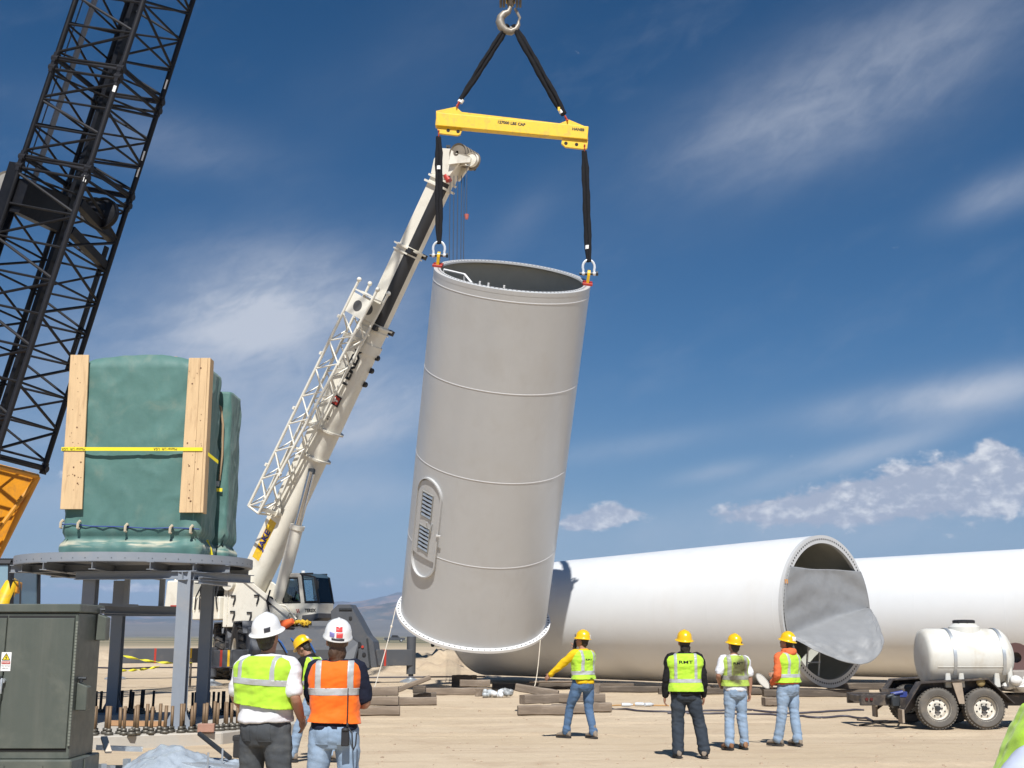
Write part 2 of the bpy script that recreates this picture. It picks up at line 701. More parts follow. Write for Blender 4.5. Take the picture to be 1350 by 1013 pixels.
def ridge(name, label, dist, tab, depth, seed, mat, rough=.35):
    """tab: (photo column, pixels above the horizon)"""
    m = MB()
    us = list(range(-900, 2300, 14))
    rows = 26
    vs = []
    for j in range(rows):
        k = j / (rows - 1)
        for u in us:
            y = dist - depth * .62 + depth * k
            x = (u - CX) / F_PX * .979 * dist + 0 * y
            top = lerp_tab(tab, u) / F_PX * dist
            prof = math.sin(PI * min(1, k / .62) / 2) ** 1.7 if k < .62 else math.cos(PI * (k - .62) / .38 / 2)
            q = V((x * .0011, y * .0011, seed))
            nz = fbm(q, 5)
            rd = 1 - abs(fbm(q * 2.3 + V((5, 2, 1)), 5)) * 1.6
            z = top * prof * (1 + rough * .5 * nz * (1 - prof * .4)) + top * rough * .55 * (rd - .6) * prof
            vs.append(V((x, y, z - 8)))
    n = len(us)
    m.add(vs, [(j * n + i, j * n + i + 1, (j + 1) * n + i + 1, (j + 1) * n + i) for j in range(rows - 1) for i in range(n - 1)], True)
    o = m.build(name, mat, kind='structure', sharp=180)
    o['label'] = label


ridge('mountains', 'far blue mountain range along the desert horizon', 15000,
      [(-900, 30), (0, 22), (60, 26), (100, 34), (118, 40), (150, 30), (200, 28), (300, 34), (400, 40), (436, 43), (480, 44), (508, 51), (535, 57),
       (600, 66), (680, 52), (760, 40), (900, 36), (1100, 44), (1400, 34), (2300, 30)], 5000, 1.0, MT, .22)
ridge('hills', 'low brown foothills in front of the far range', 9500,
      [(-900, 14), (0, 14), (120, 24), (160, 20), (240, 22), (330, 20), (420, 24), (455, 32), (500, 36), (540, 40), (620, 36), (760, 22), (1000, 16), (2300, 16)],
      3800, 7.0, MT, .45)
mb = MB()
us = list(range(-900, 2300, 50))
vs = []
for j in range(8):
    k = j / 7
    for u in us:
        y = 4200 + 3300 * k
        x = (u - CX) / F_PX * 7500
        vs.append(V((x, y, -8 + 95 * k ** 1.6 * (1 + .25 * fbm(V((x * .0006, y * .0006, 9)), 3)))))
n = len(us)
mb.add(vs, [(j * n + i, j * n + i + 1, (j + 1) * n + i + 1, (j + 1) * n + i) for j in range(7) for i in range(n - 1)], True)
o = mb.build('terrain', pm('valley_slope', (.165, .15, .125), .95, var=.25, vs=.0012, spec=.1), kind='structure', sharp=180)
o['label'] = 'gentle grey brown slope rising from the plain to the foothills'

# the air between here and the mountains
hz = MB()
x0, x1, y0, y1, z0, z1 = -29000, 29000, -20000, 20500, -14, 680
hz.hexa([V((x0, y0, z0)), V((x1, y0, z0)), V((x1, y1, z0)), V((x0, y1, z0)), V((x0, y0, z1)), V((x1, y0, z1)), V((x1, y1, z1)), V((x0, y1, z1))])
hm = bpy.data.materials.new('haze_air')
hm.use_nodes = True
ht = hm.node_tree
for q in list(ht.nodes):
    ht.nodes.remove(q)
ho = ht.nodes.new('ShaderNodeOutputMaterial')
hv = ht.nodes.new('ShaderNodeVolumePrincipled')
hv.inputs['Color'].default_value = (.46, .66, 1.0, 1)
hv.inputs['Density'].default_value = 0.00006
hv.inputs['Anisotropy'].default_value = 0.0
ht.links.new(hv.outputs[0], ho.inputs['Volume'])
hz.build('haze', hm, kind='stuff')

# ================================================================== materials shared by the big things
M_TOWER = pm('tower_paint', (.495, .50, .50), .36, var=.04, vs=.5, coat=.15, bump=.35, bs=1.1, dirt=((.43, .41, .38), .25, .8), streaks=((.42, .41, .39), .25, 2.2))
M_TOWERW = pm('tower_white_paint', (.69, .70, .70), .40, var=.03, vs=.4, coat=.12, bump=.3, bs=1.0, dirt=((.60, .56, .50), .16, .45), streaks=((.60, .57, .52), .14, 1.8))
M_FLANGE = pm('flange_paint', (.72, .72, .71), .45, var=.03)
M_SEAM = pm('weld_paint', (.60, .60, .60), .45, var=.03)
M_INNER = pm('tower_inside', (.44, .44, .39), .6, var=.08)
M_HOLE = pm('hole_dark', (.02, .02, .02), .9)
M_STEELD = pm('dark_steel', (.05, .055, .06), .5, metal=.6, var=.2, vs=8)
M_GALV = pm('galvanised_steel', (.52, .55, .57), .45, metal=.7, var=.12, vs=10)
M_SLING = pm('sling_webbing', (.012, .012, .014), .9, var=.3, vs=20, bump=.5, bs=120, sheen=.0, spec=.2)
M_YEL = pm('yellow_paint', (.80, .50, .012), .42, var=.05, vs=3, coat=.1, dirt=((.40, .27, .07), .55, 6), streaks=((.45, .30, .06), .3, 6))
M_RED = pm('red_paint', (.42, .035, .02), .5, var=.1)
M_WHITE = pm('white_paint', (.80, .80, .78), .5, var=.04)
M_BLACKP = pm('black_print', (.015, .015, .015), .7)
M_ROPE = pm('pale_rope', (.62, .56, .46), .9, var=.1, vs=20)
M_CABLE = pm('wire_rope', (.06, .065, .08), .5, metal=.4)
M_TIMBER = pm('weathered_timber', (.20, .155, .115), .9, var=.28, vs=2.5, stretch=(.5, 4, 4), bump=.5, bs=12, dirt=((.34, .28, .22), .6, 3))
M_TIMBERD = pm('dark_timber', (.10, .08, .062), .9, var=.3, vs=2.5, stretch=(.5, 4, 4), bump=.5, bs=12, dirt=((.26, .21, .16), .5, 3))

# ================================================================== the hanging tower section
AB = V((-1.2622, 40.3133, 2.3395))
AT = V((0.0131, 35.1355, 12.3165))
AX = (AT - AB).normalized()
AL = (AT - AB).length
E1 = V((.99193525, 0, -.12674561))
E2 = V((-.05800341, -.88913943, -.45394567))
RB, RT = 2.385, 2.37


def SP(th, s, r=0.0):
    """point on the hanging shell: th degrees from its front line, s metres up, r outside the skin"""
    rad = RB + (RT - RB) * s / AL + r
    t = R(th)
    return AB + AX * s + (E1 * math.sin(t) + E2 * math.cos(t)) * rad


hang = thing('tower_section', 'grey steel tower section with an oval door hanging tilted from the yellow beam', 'tower section', AB, group='wind tower sections on the site')
N = 96


def shell_rings(lst, n=N):
    return [[AB + AX * s + (E1 * math.sin(2 * PI * i / n) + E2 * math.cos(2 * PI * i / n)) * r for i in range(n)] for s, r in lst]


def rr(s):
    return RB + (RT - RB) * s / AL


mb = MB()
mb.loft(shell_rings([(.02, rr(0)), (2.5, rr(2.5)), (5, rr(5)), (7.6, rr(7.6)), (AL - .30, rr(AL - .3)), (AL - .04, rr(AL))]), cap=False)
mb.build('shell', M_TOWER, hang)
mb = MB()
mb.loft(shell_rings([(AL - .05, rr(AL) - .03), (7.6, rr(7.6) - .03), (.02, rr(0) - .03)]), cap=False)
mb.build('inner_wall', M_INNER, hang)
# top flange: ring turned inwards
mb = MB()
mb.loft(shell_rings([(AL - .12, rr(AL) + .004), (AL, rr(AL) + .004), (AL + .004, rr(AL) - .01), (AL + .004, rr(AL) - .20), (AL - .05, rr(AL) - .21), (AL - .10, rr(AL) - .05)]), cap=False)
fl = mb.build('top_flange', M_TOWER, hang, sharp=30)
mb = MB()
for i in range(110):
    t = 360 * i / 110
    c = SP(t, AL, -.13 + .0)
    mb.cyl(c + AX * .0045, c + AX * .007, .028, n=8)
mb.build('bolt_holes', M_HOLE, fl, kind='stuff')
# base flange: ring turned outwards
mb = MB()
ro = 2.52
mb.loft(shell_rings([(0, RB - .12), (0, ro), (.085, ro), (.085, RB + .03), (.10, RB + .012), (.10, RB - .01)]), cap=False)
bf = mb.build('base_flange', M_FLANGE, hang, sharp=30)
mb = MB()
for i in range(84):
    t = 360 * i / 84
    c = AB + AX * .085 + (E1 * math.sin(R(t)) + E2 * math.cos(R(t))) * (RB + .068)
    mb.cyl(c + AX * .0005, c + AX * .004, .032, n=8)
mb.build('bolt_holes', M_HOLE, bf, kind='stuff')
for s in (2.79, 5.525, 8.28, 10.995):
    mb = MB()
    mb.loft(shell_rings([(s - .022, rr(s) - .002), (s - .010, rr(s) + .007), (s + .010, rr(s) + .007), (s + .022, rr(s) - .002)], 120), cap=False)
    mb.build('weld_seam', M_SEAM, hang, sharp=180)
for th, s0, s1 in ((22, .1, 2.75), (-20, 2.83, 5.48), (34, 5.57, 8.24), (8, 8.33, 10.95)):      # vertical welds, barely proud
    mb = MB()
    mb.loft([[SP(th - .25, s, -.002), SP(th, s, .0025), SP(th + .25, s, -.002)] for s in (s0, (s0 + s1) / 2, s1)], cap=False, closed=False)
    mb.build('weld_seam', M_TOWER, hang)

# door: stadium frame bent round the shell
DTH, DS, DW, DH = -45.0, 3.55, .54, 1.58
DEG = 360 / (2 * PI * 2.385)


def DP(q, s, r):
    return SP(DTH + q * DEG, DS + s, r)


def stadium(w, h, n=14):
    pts = []
    for i in range(n + 1):
        t = PI * i / n
        pts.append((w * math.cos(t), (h - w) + w * math.sin(t)))
    for i in range(n + 1):
        t = PI + PI * i / n
        pts.append((w * math.cos(t), -(h - w) + w * math.sin(t)))
    return pts


so = stadium(DW + .045, DH + .045)
si = stadium(DW, DH)
mb = MB()
mb.loft([[DP(q, s, -.01) for q, s in so], [DP(q, s, .085) for q, s in so], [DP(q, s, .09) for q, s in si], [DP(q, s, -.01) for q, s in si]], cap=False)
door = mb.build('door', M_TOWER, hang)
# leaf covering all but the foot of the opening
leaf = [(q, s) for q, s in stadium(DW - .012, DH - .012, 14) if s > -.95]
leaf = [(-(DW - .012), -.95)] + [p for p in leaf if p[0] < 0 and p[1] < DH - DW and p[1] > -.94][::-1] + []
top = [(q, s) for q, s in stadium(DW - .012, DH - .012, 14)[:15]]
leaf = [((DW - .012), -.95)] + top + [(-(DW - .012), -.95)]
mb = MB()
rows = []
for lev in (.02, .05):
    rows.append([DP(q, s, lev) for q, s in leaf])
mb.loft(rows, cap=False, smooth=False)
cols = 7
# front of the leaf as strips so that it follows the curve
ss = [-.95 + (DH - .012 + .95) * i / 16 for i in range(17)]
for a, b_ in zip(ss, ss[1:]):
    def hw(s):
        w = DW - .012
        return w if s <= DH - DW else math.sqrt(max(0, w * w - (s - (DH - DW)) ** 2))
    ra = [DP(hw(a) * (2 * i / cols - 1), a, .05) for i in range(cols + 1)]
    rb = [DP(hw(b_) * (2 * i / cols - 1), b_, .05) for i in range(cols + 1)]
    mb.loft([ra, rb], cap=False, closed=False, smooth=True)
leafo = mb.build('door_leaf', M_TOWER, door)
M_VENTF = pm('vent_frame', (.30, .30, .28), .6)
M_SLAT = pm('vent_slat', (.50, .55, .60), .35, metal=.6)
for s0, s1 in ((.32, 1.14), (-.76, .06)):
    mb = MB()
    for (q0, q1, a, b_) in ((-.26, .26, s0, s0 + .03), (-.26, .26, s1 - .03, s1), (-.26, -.23, s0 + .03, s1 - .03), (.23, .26, s0 + .03, s1 - .03)):
        mb.hexa([DP(q0, a, .052), DP(q1, a, .052), DP(q1, b_, .052), DP(q0, b_, .052), DP(q0, a, .078), DP(q1, a, .078), DP(q1, b_, .078), DP(q0, b_, .078)])
    mb.build('vent_frame', M_VENTF, door)
    mb = MB()
    mb.loft([[DP(-.23, s, .053), DP(0, s, .053), DP(.23, s, .053)] for s in (s0 + .03, s1 - .03)], cap=False, closed=False)
    mb.build('vent_back', M_HOLE, door)
    for k in range(6):
        a = s0 + .045 + (s1 - s0 - .10) * k / 5.6
        mb = MB()
        mb.hexa([DP(-.225, a, .076), DP(.225, a, .076), DP(.225, a + .012, .076), DP(-.225, a + .012, .076),
                 DP(-.225, a + .065, .058), DP(.225, a + .065, .058), DP(.225, a + .078, .058), DP(-.225, a + .078, .058)])
        mb.build('vent_slat', M_SLAT, door)
mb = MB()
mb.path([DP(.16, .26, .09), DP(.16, .26, .15), DP(.16, .14, .125), DP(.16, .10, .10)], .014, 6)
mb.path([DP(.30, .25, .06), DP(.30, .10, .11), DP(.30, -.02, .06)], .022, 6)
mb.build('door_handle', M_GALV, door)
mb = MB()
mb.hexa([DP(DW + .01, -.06, .095), DP(DW + .16, -.02, .10), DP(DW + .16, .02, .10), DP(DW + .01, .0, .095),
         DP(DW + .01, -.06, .125), DP(DW + .16, -.02, .125), DP(DW + .16, .02, .125), DP(DW + .01, .0, .125)])
mb.build('door_latch', M_FLANGE, door)

# ladder head and cable ends inside the mouth
mb = MB()
c0 = AB + AX * (AL + .02)
lp = [c0 - E1 * 1.93 + E2 * .55, c0 - E1 * .95 + E2 * 1.3 + AX * .25, c0 - E1 * .62 + E2 * 1.75 - AX * .05]
lp = [SP(-72, AL + .05, -.26), SP(-44, AL + .12, -.45), SP(-30, AL - .02, -.24)]
mb.path(lp, .035, 6)
mb.path([SP(-44, AL + .12, -.45), SP(-40, AL - .7, -.40)], .03, 6)
mb.path([SP(-72, AL + .05, -.26), SP(-70, AL - .9, -.22)], .03, 6)
for th in (-22, -15, -3):
    mb.cyl(SP(th, AL, -.17), SP(th, AL + .10, -.17), .03, n=6)
mb.build('ladder_head', M_FLANGE, hang)

# lifting lugs bolted on the top flange
LUG = []
for sg in (-1, 1):
    lab = None
    base = SP(90 * sg, AL + .008, -.10)
    mb = MB()
    mb.box(base + AX * .035, (.30, .42, .07), Matrix((E1, E2, AX)).transposed())
    lg = mb.build('lifting_lug', M_RED, hang, bevel=.006)
    mb = MB()
    mb.box(base + AX * .19, (.085, .30, .24), Matrix((E1, E2, AX)).transposed())
    mb.cyl(base + AX * .31 - E1 * .043, base + AX * .31 + E1 * .043, .13, n=16)
    mb.build('lug_plate', M_YEL, lg)
    LUG.append(base + AX * .33)

# ================================================================== rigging above it
DR = AT.y
HOOK = P(673, 36, DR)
beamL, beamR = P(583, 167, DR), P(766, 186, DR)
bd = (beamR - beamL).normalized()
up_b = (V((0, -1, 0)).cross(bd)) * -1
if up_b.z < 0:
    up_b = -up_b
fy = V((0, -1, 0))                                  # towards the camera side
beam = thing('spreader_beam', 'yellow steel spreader beam with black lettering above the hanging tower section', 'spreader beam', beamL.lerp(beamR, .5))


def BP(u, v, y=0.0):
    return P(u, v, DR) - V((0, 1, 0)) * (-y) if False else P(u, v, DR) + V((0, y, 0))


HB = .26
mb = MB()
front = [(575, 147), (601, 141.5), (609, 148.5), (738, 163.5), (750, 158.5), (775, 169), (775, 185.5), (575, 166.5)]
web = [P(u, v, DR) + V((0, -HB / 2 * 0.25, 0)) for u, v in front]
mb.prism(web, V((0, HB * .25, 0)))
# hollow-section girder
g0, g1 = P(575, 159, DR), P(775, 177.5, DR)
mb2 = MB()
mb2.beam(g0, g1, HB, .43, up_b)
girder = mb2.build('girder', M_YEL, beam, bevel=.02, seg=2)
mb.build('gusset_plate', M_YEL, beam)
for pts in ([(576, 167), (606, 170), (609, 173), (607, 178), (603, 179.3), (578, 176.5)], [(741, 185), (775, 187), (774, 196.5), (770, 197.5), (745, 194.5), (740, 190)]):
    mb = MB()
    mb.prism([P(u, v, DR) + V((0, -.05, 0)) for u, v in pts], V((0, .10, 0)))
    pl = mb.build('lug_plate', M_YEL, beam)
    for u, v in (((591, 173), (604, 174.5)) if pts[0][0] < 600 else ((746, 190), (760, 191.5))):
        mb = MB()
        c = P(u, v, DR)
        mb.cyl(c + V((0, -.056, 0)), c + V((0, -.051, 0)), .055, n=12)
        mb.build('pin_hole', M_HOLE, pl)
ft = V((0, -HB / 2 - .003, 0))
text_mesh('capacity_lettering', '127000 LBS CAP', .125, bd, up_b, P(674, 165.3, DR) + ft, M_BLACKP, beam, bold=.006)
text_mesh('maker_lettering', 'HANES', .12, bd, up_b, P(762, 173.3, DR) + ft, M_BLACKP, beam, bold=.006)


def shackle(c, label, up, side, s, mat, group, pinmat=None):
    """bow shackle: pin at c, bow rising along up"""
    up, side = V(up).normalized(), V(side).normalized()
    t = thing('shackle', label, 'shackle', c, group=group)
    pts = [c - side * s * .5]
    for i in range(13):
        a = PI * i / 12
        w = .5 + .16 * math.sin(a) ** .7
        pts.append(c + up * s * (.35 + .95 * math.sin(a)) - side * s * w * math.cos(a))
    pts.append(c + side * s * .5)
    mb = MB()
    mb.path(pts, s * .115, 8)
    for k in (-1, 1):
        mb.ell(c + side * k * s * .5, s * .2, 8, 6)
    mb.build('bow', mat, t)
    mb = MB()
    mb.cyl(c - side * s * .85, c + side * s * .8, s * .13, n=8)
    mb.cyl(c + side * s * .66, c + side * s * .84, s * .22, n=6)
    mb.build('pin', pinmat or mat, t)
    return t


M_SHW = pm('shackle_galvanised', (.72, .74, .76), .35, metal=.3, var=.06)
M_SHR = pm('shackle_red', (.50, .07, .03), .45, var=.1)
X1 = V((1, 0, 0))
shackle(LUG[0] , 'galvanised bow shackle on the left lifting lug of the hanging section', (0, 0, 1), X1, .33, M_SHW, 'shackles of the lifting gear', M_STEELD)
shackle(LUG[1], 'galvanised bow shackle on the right lifting lug of the hanging section', (0, 0, 1), X1, .33, M_SHW, 'shackles of the lifting gear', M_STEELD)
sh = {}
for key, u, v, lab, upv in (('ul', 602.5, 141, 'red shackle on the top left corner of the yellow beam', (.45, 0, 1)), ('ur', 748, 160, 'red shackle on the top right corner of the yellow beam', (-.45, 0, 1)),
                            ('ll', 578.5, 174, 'red shackle under the left end of the yellow beam', (0, 0, -1)), ('lr', 770.5, 193, 'red shackle under the right end of the yellow beam', (0, 0, -1))):
    c = P(u, v, DR)
    sh[key] = c
    shackle(c, lab, upv, (0, 1, 0), .15, M_SHR, 'shackles of the lifting gear')


def sling(p0, p1, label, w=.19, th=.09, twist=1.0, cat='sling'):
    """endless round sling: two soft limbs lying side by side, widening and twisting along the way"""
    p0, p1 = V(p0), V(p1)
    d = (p1 - p0).normalized()
    x, y, _ = frame(d, (0, 1, 0))
    t = thing('sling', label, cat, p1, group='black round slings of the lift')
    n = 26
    for k in (-1, 1):
        rings = []
        for i in range(n + 1):
            q = i / n
            pos = p0.lerp(p1, q)
            ang = twist * (q - .5) + .25 * math.sin(q * 9 + k)
            ca, sa = math.cos(ang), math.sin(ang)
            a_, b_ = x * ca + y * sa, y * ca - x * sa
            spread = .25 + .75 * min(1, math.sin(PI * min(max(q, .02), .98)) * 2.2)
            off = a_ * (k * w * .24 * spread)
            wa = w * (.27 + .03 * math.sin(q * 23 + k * 2) + .02 * math.sin(q * 51))
            ta = th * (.5 + .07 * math.sin(q * 31 + k))
            rings.append([pos + off + a_ * wa * math.cos(2 * PI * j / 10) + b_ * ta * math.sin(2 * PI * j / 10) for j in range(10)])
        m = MB()
        m.loft(rings)
        m.build('sling_strand', M_SLING, t)
    return t


s1 = sling(HOOK + V((-.08, 0, .06)), sh['ul'] + V((.10, 0, .22)), 'black sling from the hook down to the left end of the yellow beam', .23, .13, 1.6)
s2 = sling(HOOK + V((.10, 0, .06)), sh['ur'] + V((-.10, 0, .22)), 'black sling from the hook down to the right end of the yellow beam', .28, .14, 1.2)
s3 = sling(sh['ll'] + V((0, 0, -.16)), LUG[0] + V((0, 0, .37)), 'black sling under the left end of the beam beside the crane tip', .23, .10, .5)
s4 = sling(sh['lr'] + V((0, 0, -.16)), LUG[1] + V((0, 0, .37)), 'black sling under the right end of the beam against open sky', .23, .10, .5)
for s_, p0, p1, q in ((s1, HOOK, sh['ul'], .93), (s2, HOOK, sh['ur'], .90), (s4, sh['lr'], LUG[1], .80), (s3, sh['ll'], LUG[0], .30)):
    c = p0.lerp(p1, q)
    x, y, a = frame((p1 - p0).normalized(), (0, 1, 0))
    mb = MB()
    mb.loft([[c + a * h + x * .09 * math.cos(2 * PI * j / 12) + y * .075 * math.sin(2 * PI * j / 12) for j in range(12)] for h in (-.06, .06)], cap=False)
    mb.build('sling_tag', M_WHITE, s_)
mb = MB()
c = HOOK.lerp(sh['ur'], .885)
mb.box(c + V((-.06, -.10, 0)), (.07, .02, .12))
mb.build('sling_tag', M_YEL, s2)

# hook block
hk = thing('hook_block', 'worn grey crane hook and sheave block at the top of the lift', 'hook block', HOOK)
M_HOOK = pm('hook_steel', (.27, .24, .20), .5, metal=.35, var=.2, vs=6, dirt=((.12, .09, .06), .6, 9))


def HP(u, v, y=0.0):
    return P(u, v, DR) + V((0, y, 0))


pts = [(671.5, 6), (672.5, 11), (670.5, 16), (665, 18.5), (660.5, 23), (659, 29), (661.5, 36), (667, 41), (674, 42.5), (680, 39), (683.5, 33), (684, 27)]
rad = [.11, .11, .14, .19, .21, .23, .23, .20, .18, .15, .11, .05]
cp_ = [HP(u, v) for u, v in pts]
mb = MB()
mb.path(cp_, [r * .62 for r in rad], 10)
mb.path([HP(675.5, 38), HP(674, 39.5)], .1, 8)
mb.build('hook', M_HOOK, hk)
mb = MB()
mb.path([HP(679, 11.5), HP(685.5, 24), HP(682, 32)], [.05, .045, .03], 8)
mb.build('safety_latch', M_HOOK, hk)
for x_ in (-.31, -.21, .21, .31):
    mb = MB()
    c = HP(673, -12) + V((x_, 0, 0))
    mb.cyl(c - V((.04, 0, 0)), c + V((.04, 0, 0)), .52, n=28)
    mb.build('sheave', pm('sheave_steel', (.12, .11, .10), .5, metal=.5, var=.3, vs=5), hk, bevel=.015)
mb = MB()
mb.cyl(HP(673.5, -1), HP(673, 8), .14, .10, n=14)
mb.build('swivel', M_HOOK, hk)
mb = MB()
mb.box(HP(673, -10), (.30, .55, .5))
mb.build('block_body', M_YEL, hk)
for x_ in (-.25, -.14, .14, .25):
    mb = MB()
    for yy in (-.5, .5):
        mb.cyl(HP(673, -16) + V((x_, yy, 0)), HP(673, -16) + V((x_, yy, 42)), .018, n=6)
    mb.build('hoist_rope', M_CABLE, hk)

# tag lines from the base flange
for u0, v0, u1, d1, lab, knot in ((526, 822, 484, 29.0, 'pale tag line running from the left of the base flange to the ground', True),
                                  (724, 826, 702, 31.8, 'pale tag line hanging from the right of the base flange', False)):
    p0 = SP(-84 if knot else 62, .06, .15)
    p1 = G(u1, d1, .03)
    if not knot:
        p1 = G(703, 38.6, .1)
    e = thing('rope', lab, 'rope', p1, group='tag lines on the hanging section')
    mb = MB()
    cpts = catenary(p0, p1, .18 if knot else .35, 20)
    mb.path(cpts, .013, 6)
    mb.build('rope_line', M_ROPE, e)
    if knot:
        mb = MB()
        mb.ell(cpts[4], (.035, .035, .05), 8, 6)
        mb.build('knot', M_ROPE, e)

# ================================================================== tower sections lying on the ground


def lying(name_label, C, n, r0, r1, L, seams, mat, holes, zbase, inner_dark=True):
    n = V(n).normalized()
    t = thing('tower_section', name_label, 'tower section', V((C.x, C.y, 0)), group='wind tower sections on the site')
    ax = V((n.y, -n.x, 0))
    ax = ax if ax.x > 0 else -ax

    def ring(s, r, k=N):
        c = C - n * s
        c = V((c.x, c.y, zbase + (r0 + (r1 - r0) * s / L)))
        return [c + (ax * math.sin(2 * PI * i / k) + V((0, 0, 1)) * math.cos(2 * PI * i / k)) * r for i in range(k)]

    def rs(s):
        return r0 + (r1 - r0) * s / L
    mb = MB()
    mb.loft([ring(s, rs(s)) for s in (0.0, L * .25, L * .5, L * .75, L)], cap=False)
    mb.build('shell', mat, t)
    mb = MB()
    mb.loft([ring(s, rs(s) - .03) for s in (.12, L * .5, L - .12)], cap=False)
    mb.build('inner_wall', M_INNER, t)
    for s in (0, L):
        sg = 1 if s == 0 else -1
        mb = MB()
        mb.loft([ring(s + .10 * sg, rs(s) - .02), ring(s + .10 * sg, rs(s) - .23), ring(s - .012 * sg, rs(s) - .23), ring(s - .012 * sg, rs(s) + .004), ring(s + .10 * sg, rs(s) + .004)], cap=False, smooth=False)
        f_ = mb.build('end_flange', M_TOWER, t)
        if holes and s == 0:
            mb = MB()
            rg = ring(-.013, rs(0) - .115, 120)
            for p in rg:
                mb.cyl(p, p + n * .002, .030, n=8)
            mb.build('bolt_holes', M_HOLE, f_, kind='stuff')
    for s in seams:
        mb = MB()
        mb.loft([ring(s - .02, rs(s) - .002), ring(s - .008, rs(s) + .0025), ring(s + .008, rs(s) + .0025), ring(s + .02, rs(s) - .002)], cap=False)
        mb.build('weld_seam', mat, t, sharp=180)
    return t, n, ax


PH = .851
LC = V((9.34, 36.605, 2.42))
near_t, LN, LA = lying('white tower section lying on timbers with a grey cover blown out of its mouth', LC, (math.cos(PH), -math.sin(PH), 0), 2.221, 2.04, 15.5,
                       (.32, 2.75, 5.3, 7.9, 10.4, 13), M_TOWERW, True, .20)
# ladder rails and platform frame seen in its mouth
mb = MB()
for a_, z0_ in ((-.55, .62), (.05, .45)):
    mb.cyl(LC - LN * .45 + LA * a_ + V((0, 0, -1.9)), LC - LN * .35 + LA * (a_ + .12) + V((0, 0, -.35)), .03, n=6)
for z_ in (-1.5, -1.1):
    mb.cyl(LC - LN * .42 - LA * .5 + V((0, 0, z_)), LC - LN * .42 + LA * .15 + V((0, 0, z_)), .02, n=6)
mb.cyl(LC - LN * 1.2 - LA * 1.6 + V((0, 0, .9)), LC - LN * 1.2 + LA * 1.6 + V((0, 0, .9)), .04, n=6)
mb.build('ladder', M_GALV, near_t)
mb = MB()
zz = LC.z
mb.box(LC + LN * .03 - LA * 1.98 + V((0, 0, .80)), (.09, .09, .12))
mb.build('flange_clip', pm('clip_orange', (.45, .22, .08), .6), near_t)

far_c = V((14.9, 43.2, 0)) + V((.76, -.66, 0)) * 9
lying('white tower section lying behind the water tank trailer, running out of frame', V((far_c.x, far_c.y, 2.4)) , (.72, -.69, 0), 2.20, 2.12, 19, (3, 6, 9.1, 12), M_TOWERW, False, .22)

# grey cover, still tied across the upper mouth, its lower half blown outwards
M_COVER = pm('cover_fabric', (.235, .24, .245), .5, var=.10, vs=2.0, bump=.5, bs=11, spec=.4)
mb = MB()
nu, n1_, n2_ = 60, 44, 54
R_IN = 2.17
rows = []


def cover_top(q, k):
    """stretched upper part: q across (-1..1), k from the top edge down to the fold"""
    a_ = 2.12 * q
    for _ in range(4):
        fold = -.34 + .20 * a_
        b = 1.22 + .012 * math.sin(q * 5) + (fold - 1.20) * k
        a_ = math.sqrt(max(.001, R_IN ** 2 - b * b)) * q
    edge = 1 - q * q
    tn = mnoise.noise(V((a_ * .9, b * .9, 2.2)))
    ef = edge ** .5
    pull = ef * .045 * math.sin((b * 2.2 + abs(q) * 1.2) * 4.2 + tn) * math.exp(-(1 - abs(q)) * 2.2) + .028 * math.sin(a_ * 1.1 + b * 4.5 + 2.2 * tn) * edge + .02 * ef * fbm(V((a_ * 2.4 + b, b * 2.4 - a_, 3.3)), 3)
    out_ = .055 - edge * (.10 + .10 * k) * (1 - .5 * k) + pull
    return a_, b, out_


arc = [(1037, 838), (1060, 850), (1080, 860), (1104, 870), (1128, 876.5), (1146, 874), (1159, 863), (1165, 849), (1163, 834), (1157, 819), (1150, 808), (1144, 800)]


def arc_pt(q):
    x = (q + 1) / 2 * (len(arc) - 1)
    i = min(int(x), len(arc) - 2)
    f = x - i
    p0, p1, p2, p3 = [arc[max(0, min(len(arc) - 1, i + j))] for j in (-1, 0, 1, 2)]
    c = [.5 * (2 * p1[m] + (p2[m] - p0[m]) * f + (2 * p0[m] - 5 * p1[m] + 4 * p2[m] - p3[m]) * f * f + (3 * p1[m] - p0[m] - 3 * p2[m] + p3[m]) * f ** 3) for m in (0, 1)]
    w = math.sin(PI * (q + 1) / 2) ** .8
    d = 35.2 + (37.9 - 35.2) * (q + 1) / 2 - 1.25 * w
    return P(c[0], c[1], d)


for j in range(n1_ + 1):
    row = []
    for i in range(nu + 1):
        a_, b, out_ = cover_top(2 * i / nu - 1, j / n1_)
        row.append(LC + LA * a_ + LN * out_ + V((0, 0, b)))
    rows.append(row)
hinge = rows[-1]
for j in range(1, n2_ + 1):
    k = j / n2_
    row = []
    for i in range(nu + 1):
        q = 2 * i / nu - 1
        h_, e_ = hinge[i], arc_pt(q)
        p = h_.lerp(e_, k)
        w = (1 - q * q)
        p += LN * (.16 * math.sin(PI * k) * w) + V((0, 0, .16 * math.sin(PI * k) * w))
        crm = w ** .5 * max(0, (k - .30) / .70) ** 1.2 * (1 - .75 * k ** 8)
        x_, y_ = q * 2.4, k * 1.8
        quilt = math.sin(x_ * 9 + 1.3 * fbm(V((x_ * 2, y_ * 2, 1)), 2)) * math.sin(y_ * 11 + 1.5 * fbm(V((x_ * 2, y_ * 2, 6)), 2))
        p += (V((0, 0, .5)) + LN * .6) * (crm * (.075 * quilt + .13 * fbm(V((x_ * 3.1, y_ * 3.4, 4)), 4)) + .02 * math.sin(k * 9 + q * 5) * w)
        row.append(p)
    rows.append(row)
for _ in range(14):                               # soften the fold
    old = [[p.copy() for p in r] for r in rows]
    for j in range(n1_ - 9, n1_ + 12):
        for i in range(1, nu):
            rows[j][i] = (old[j - 1][i] + old[j + 1][i]) * .35 + old[j][i] * .30
mb.loft(rows, cap=False, closed=False)
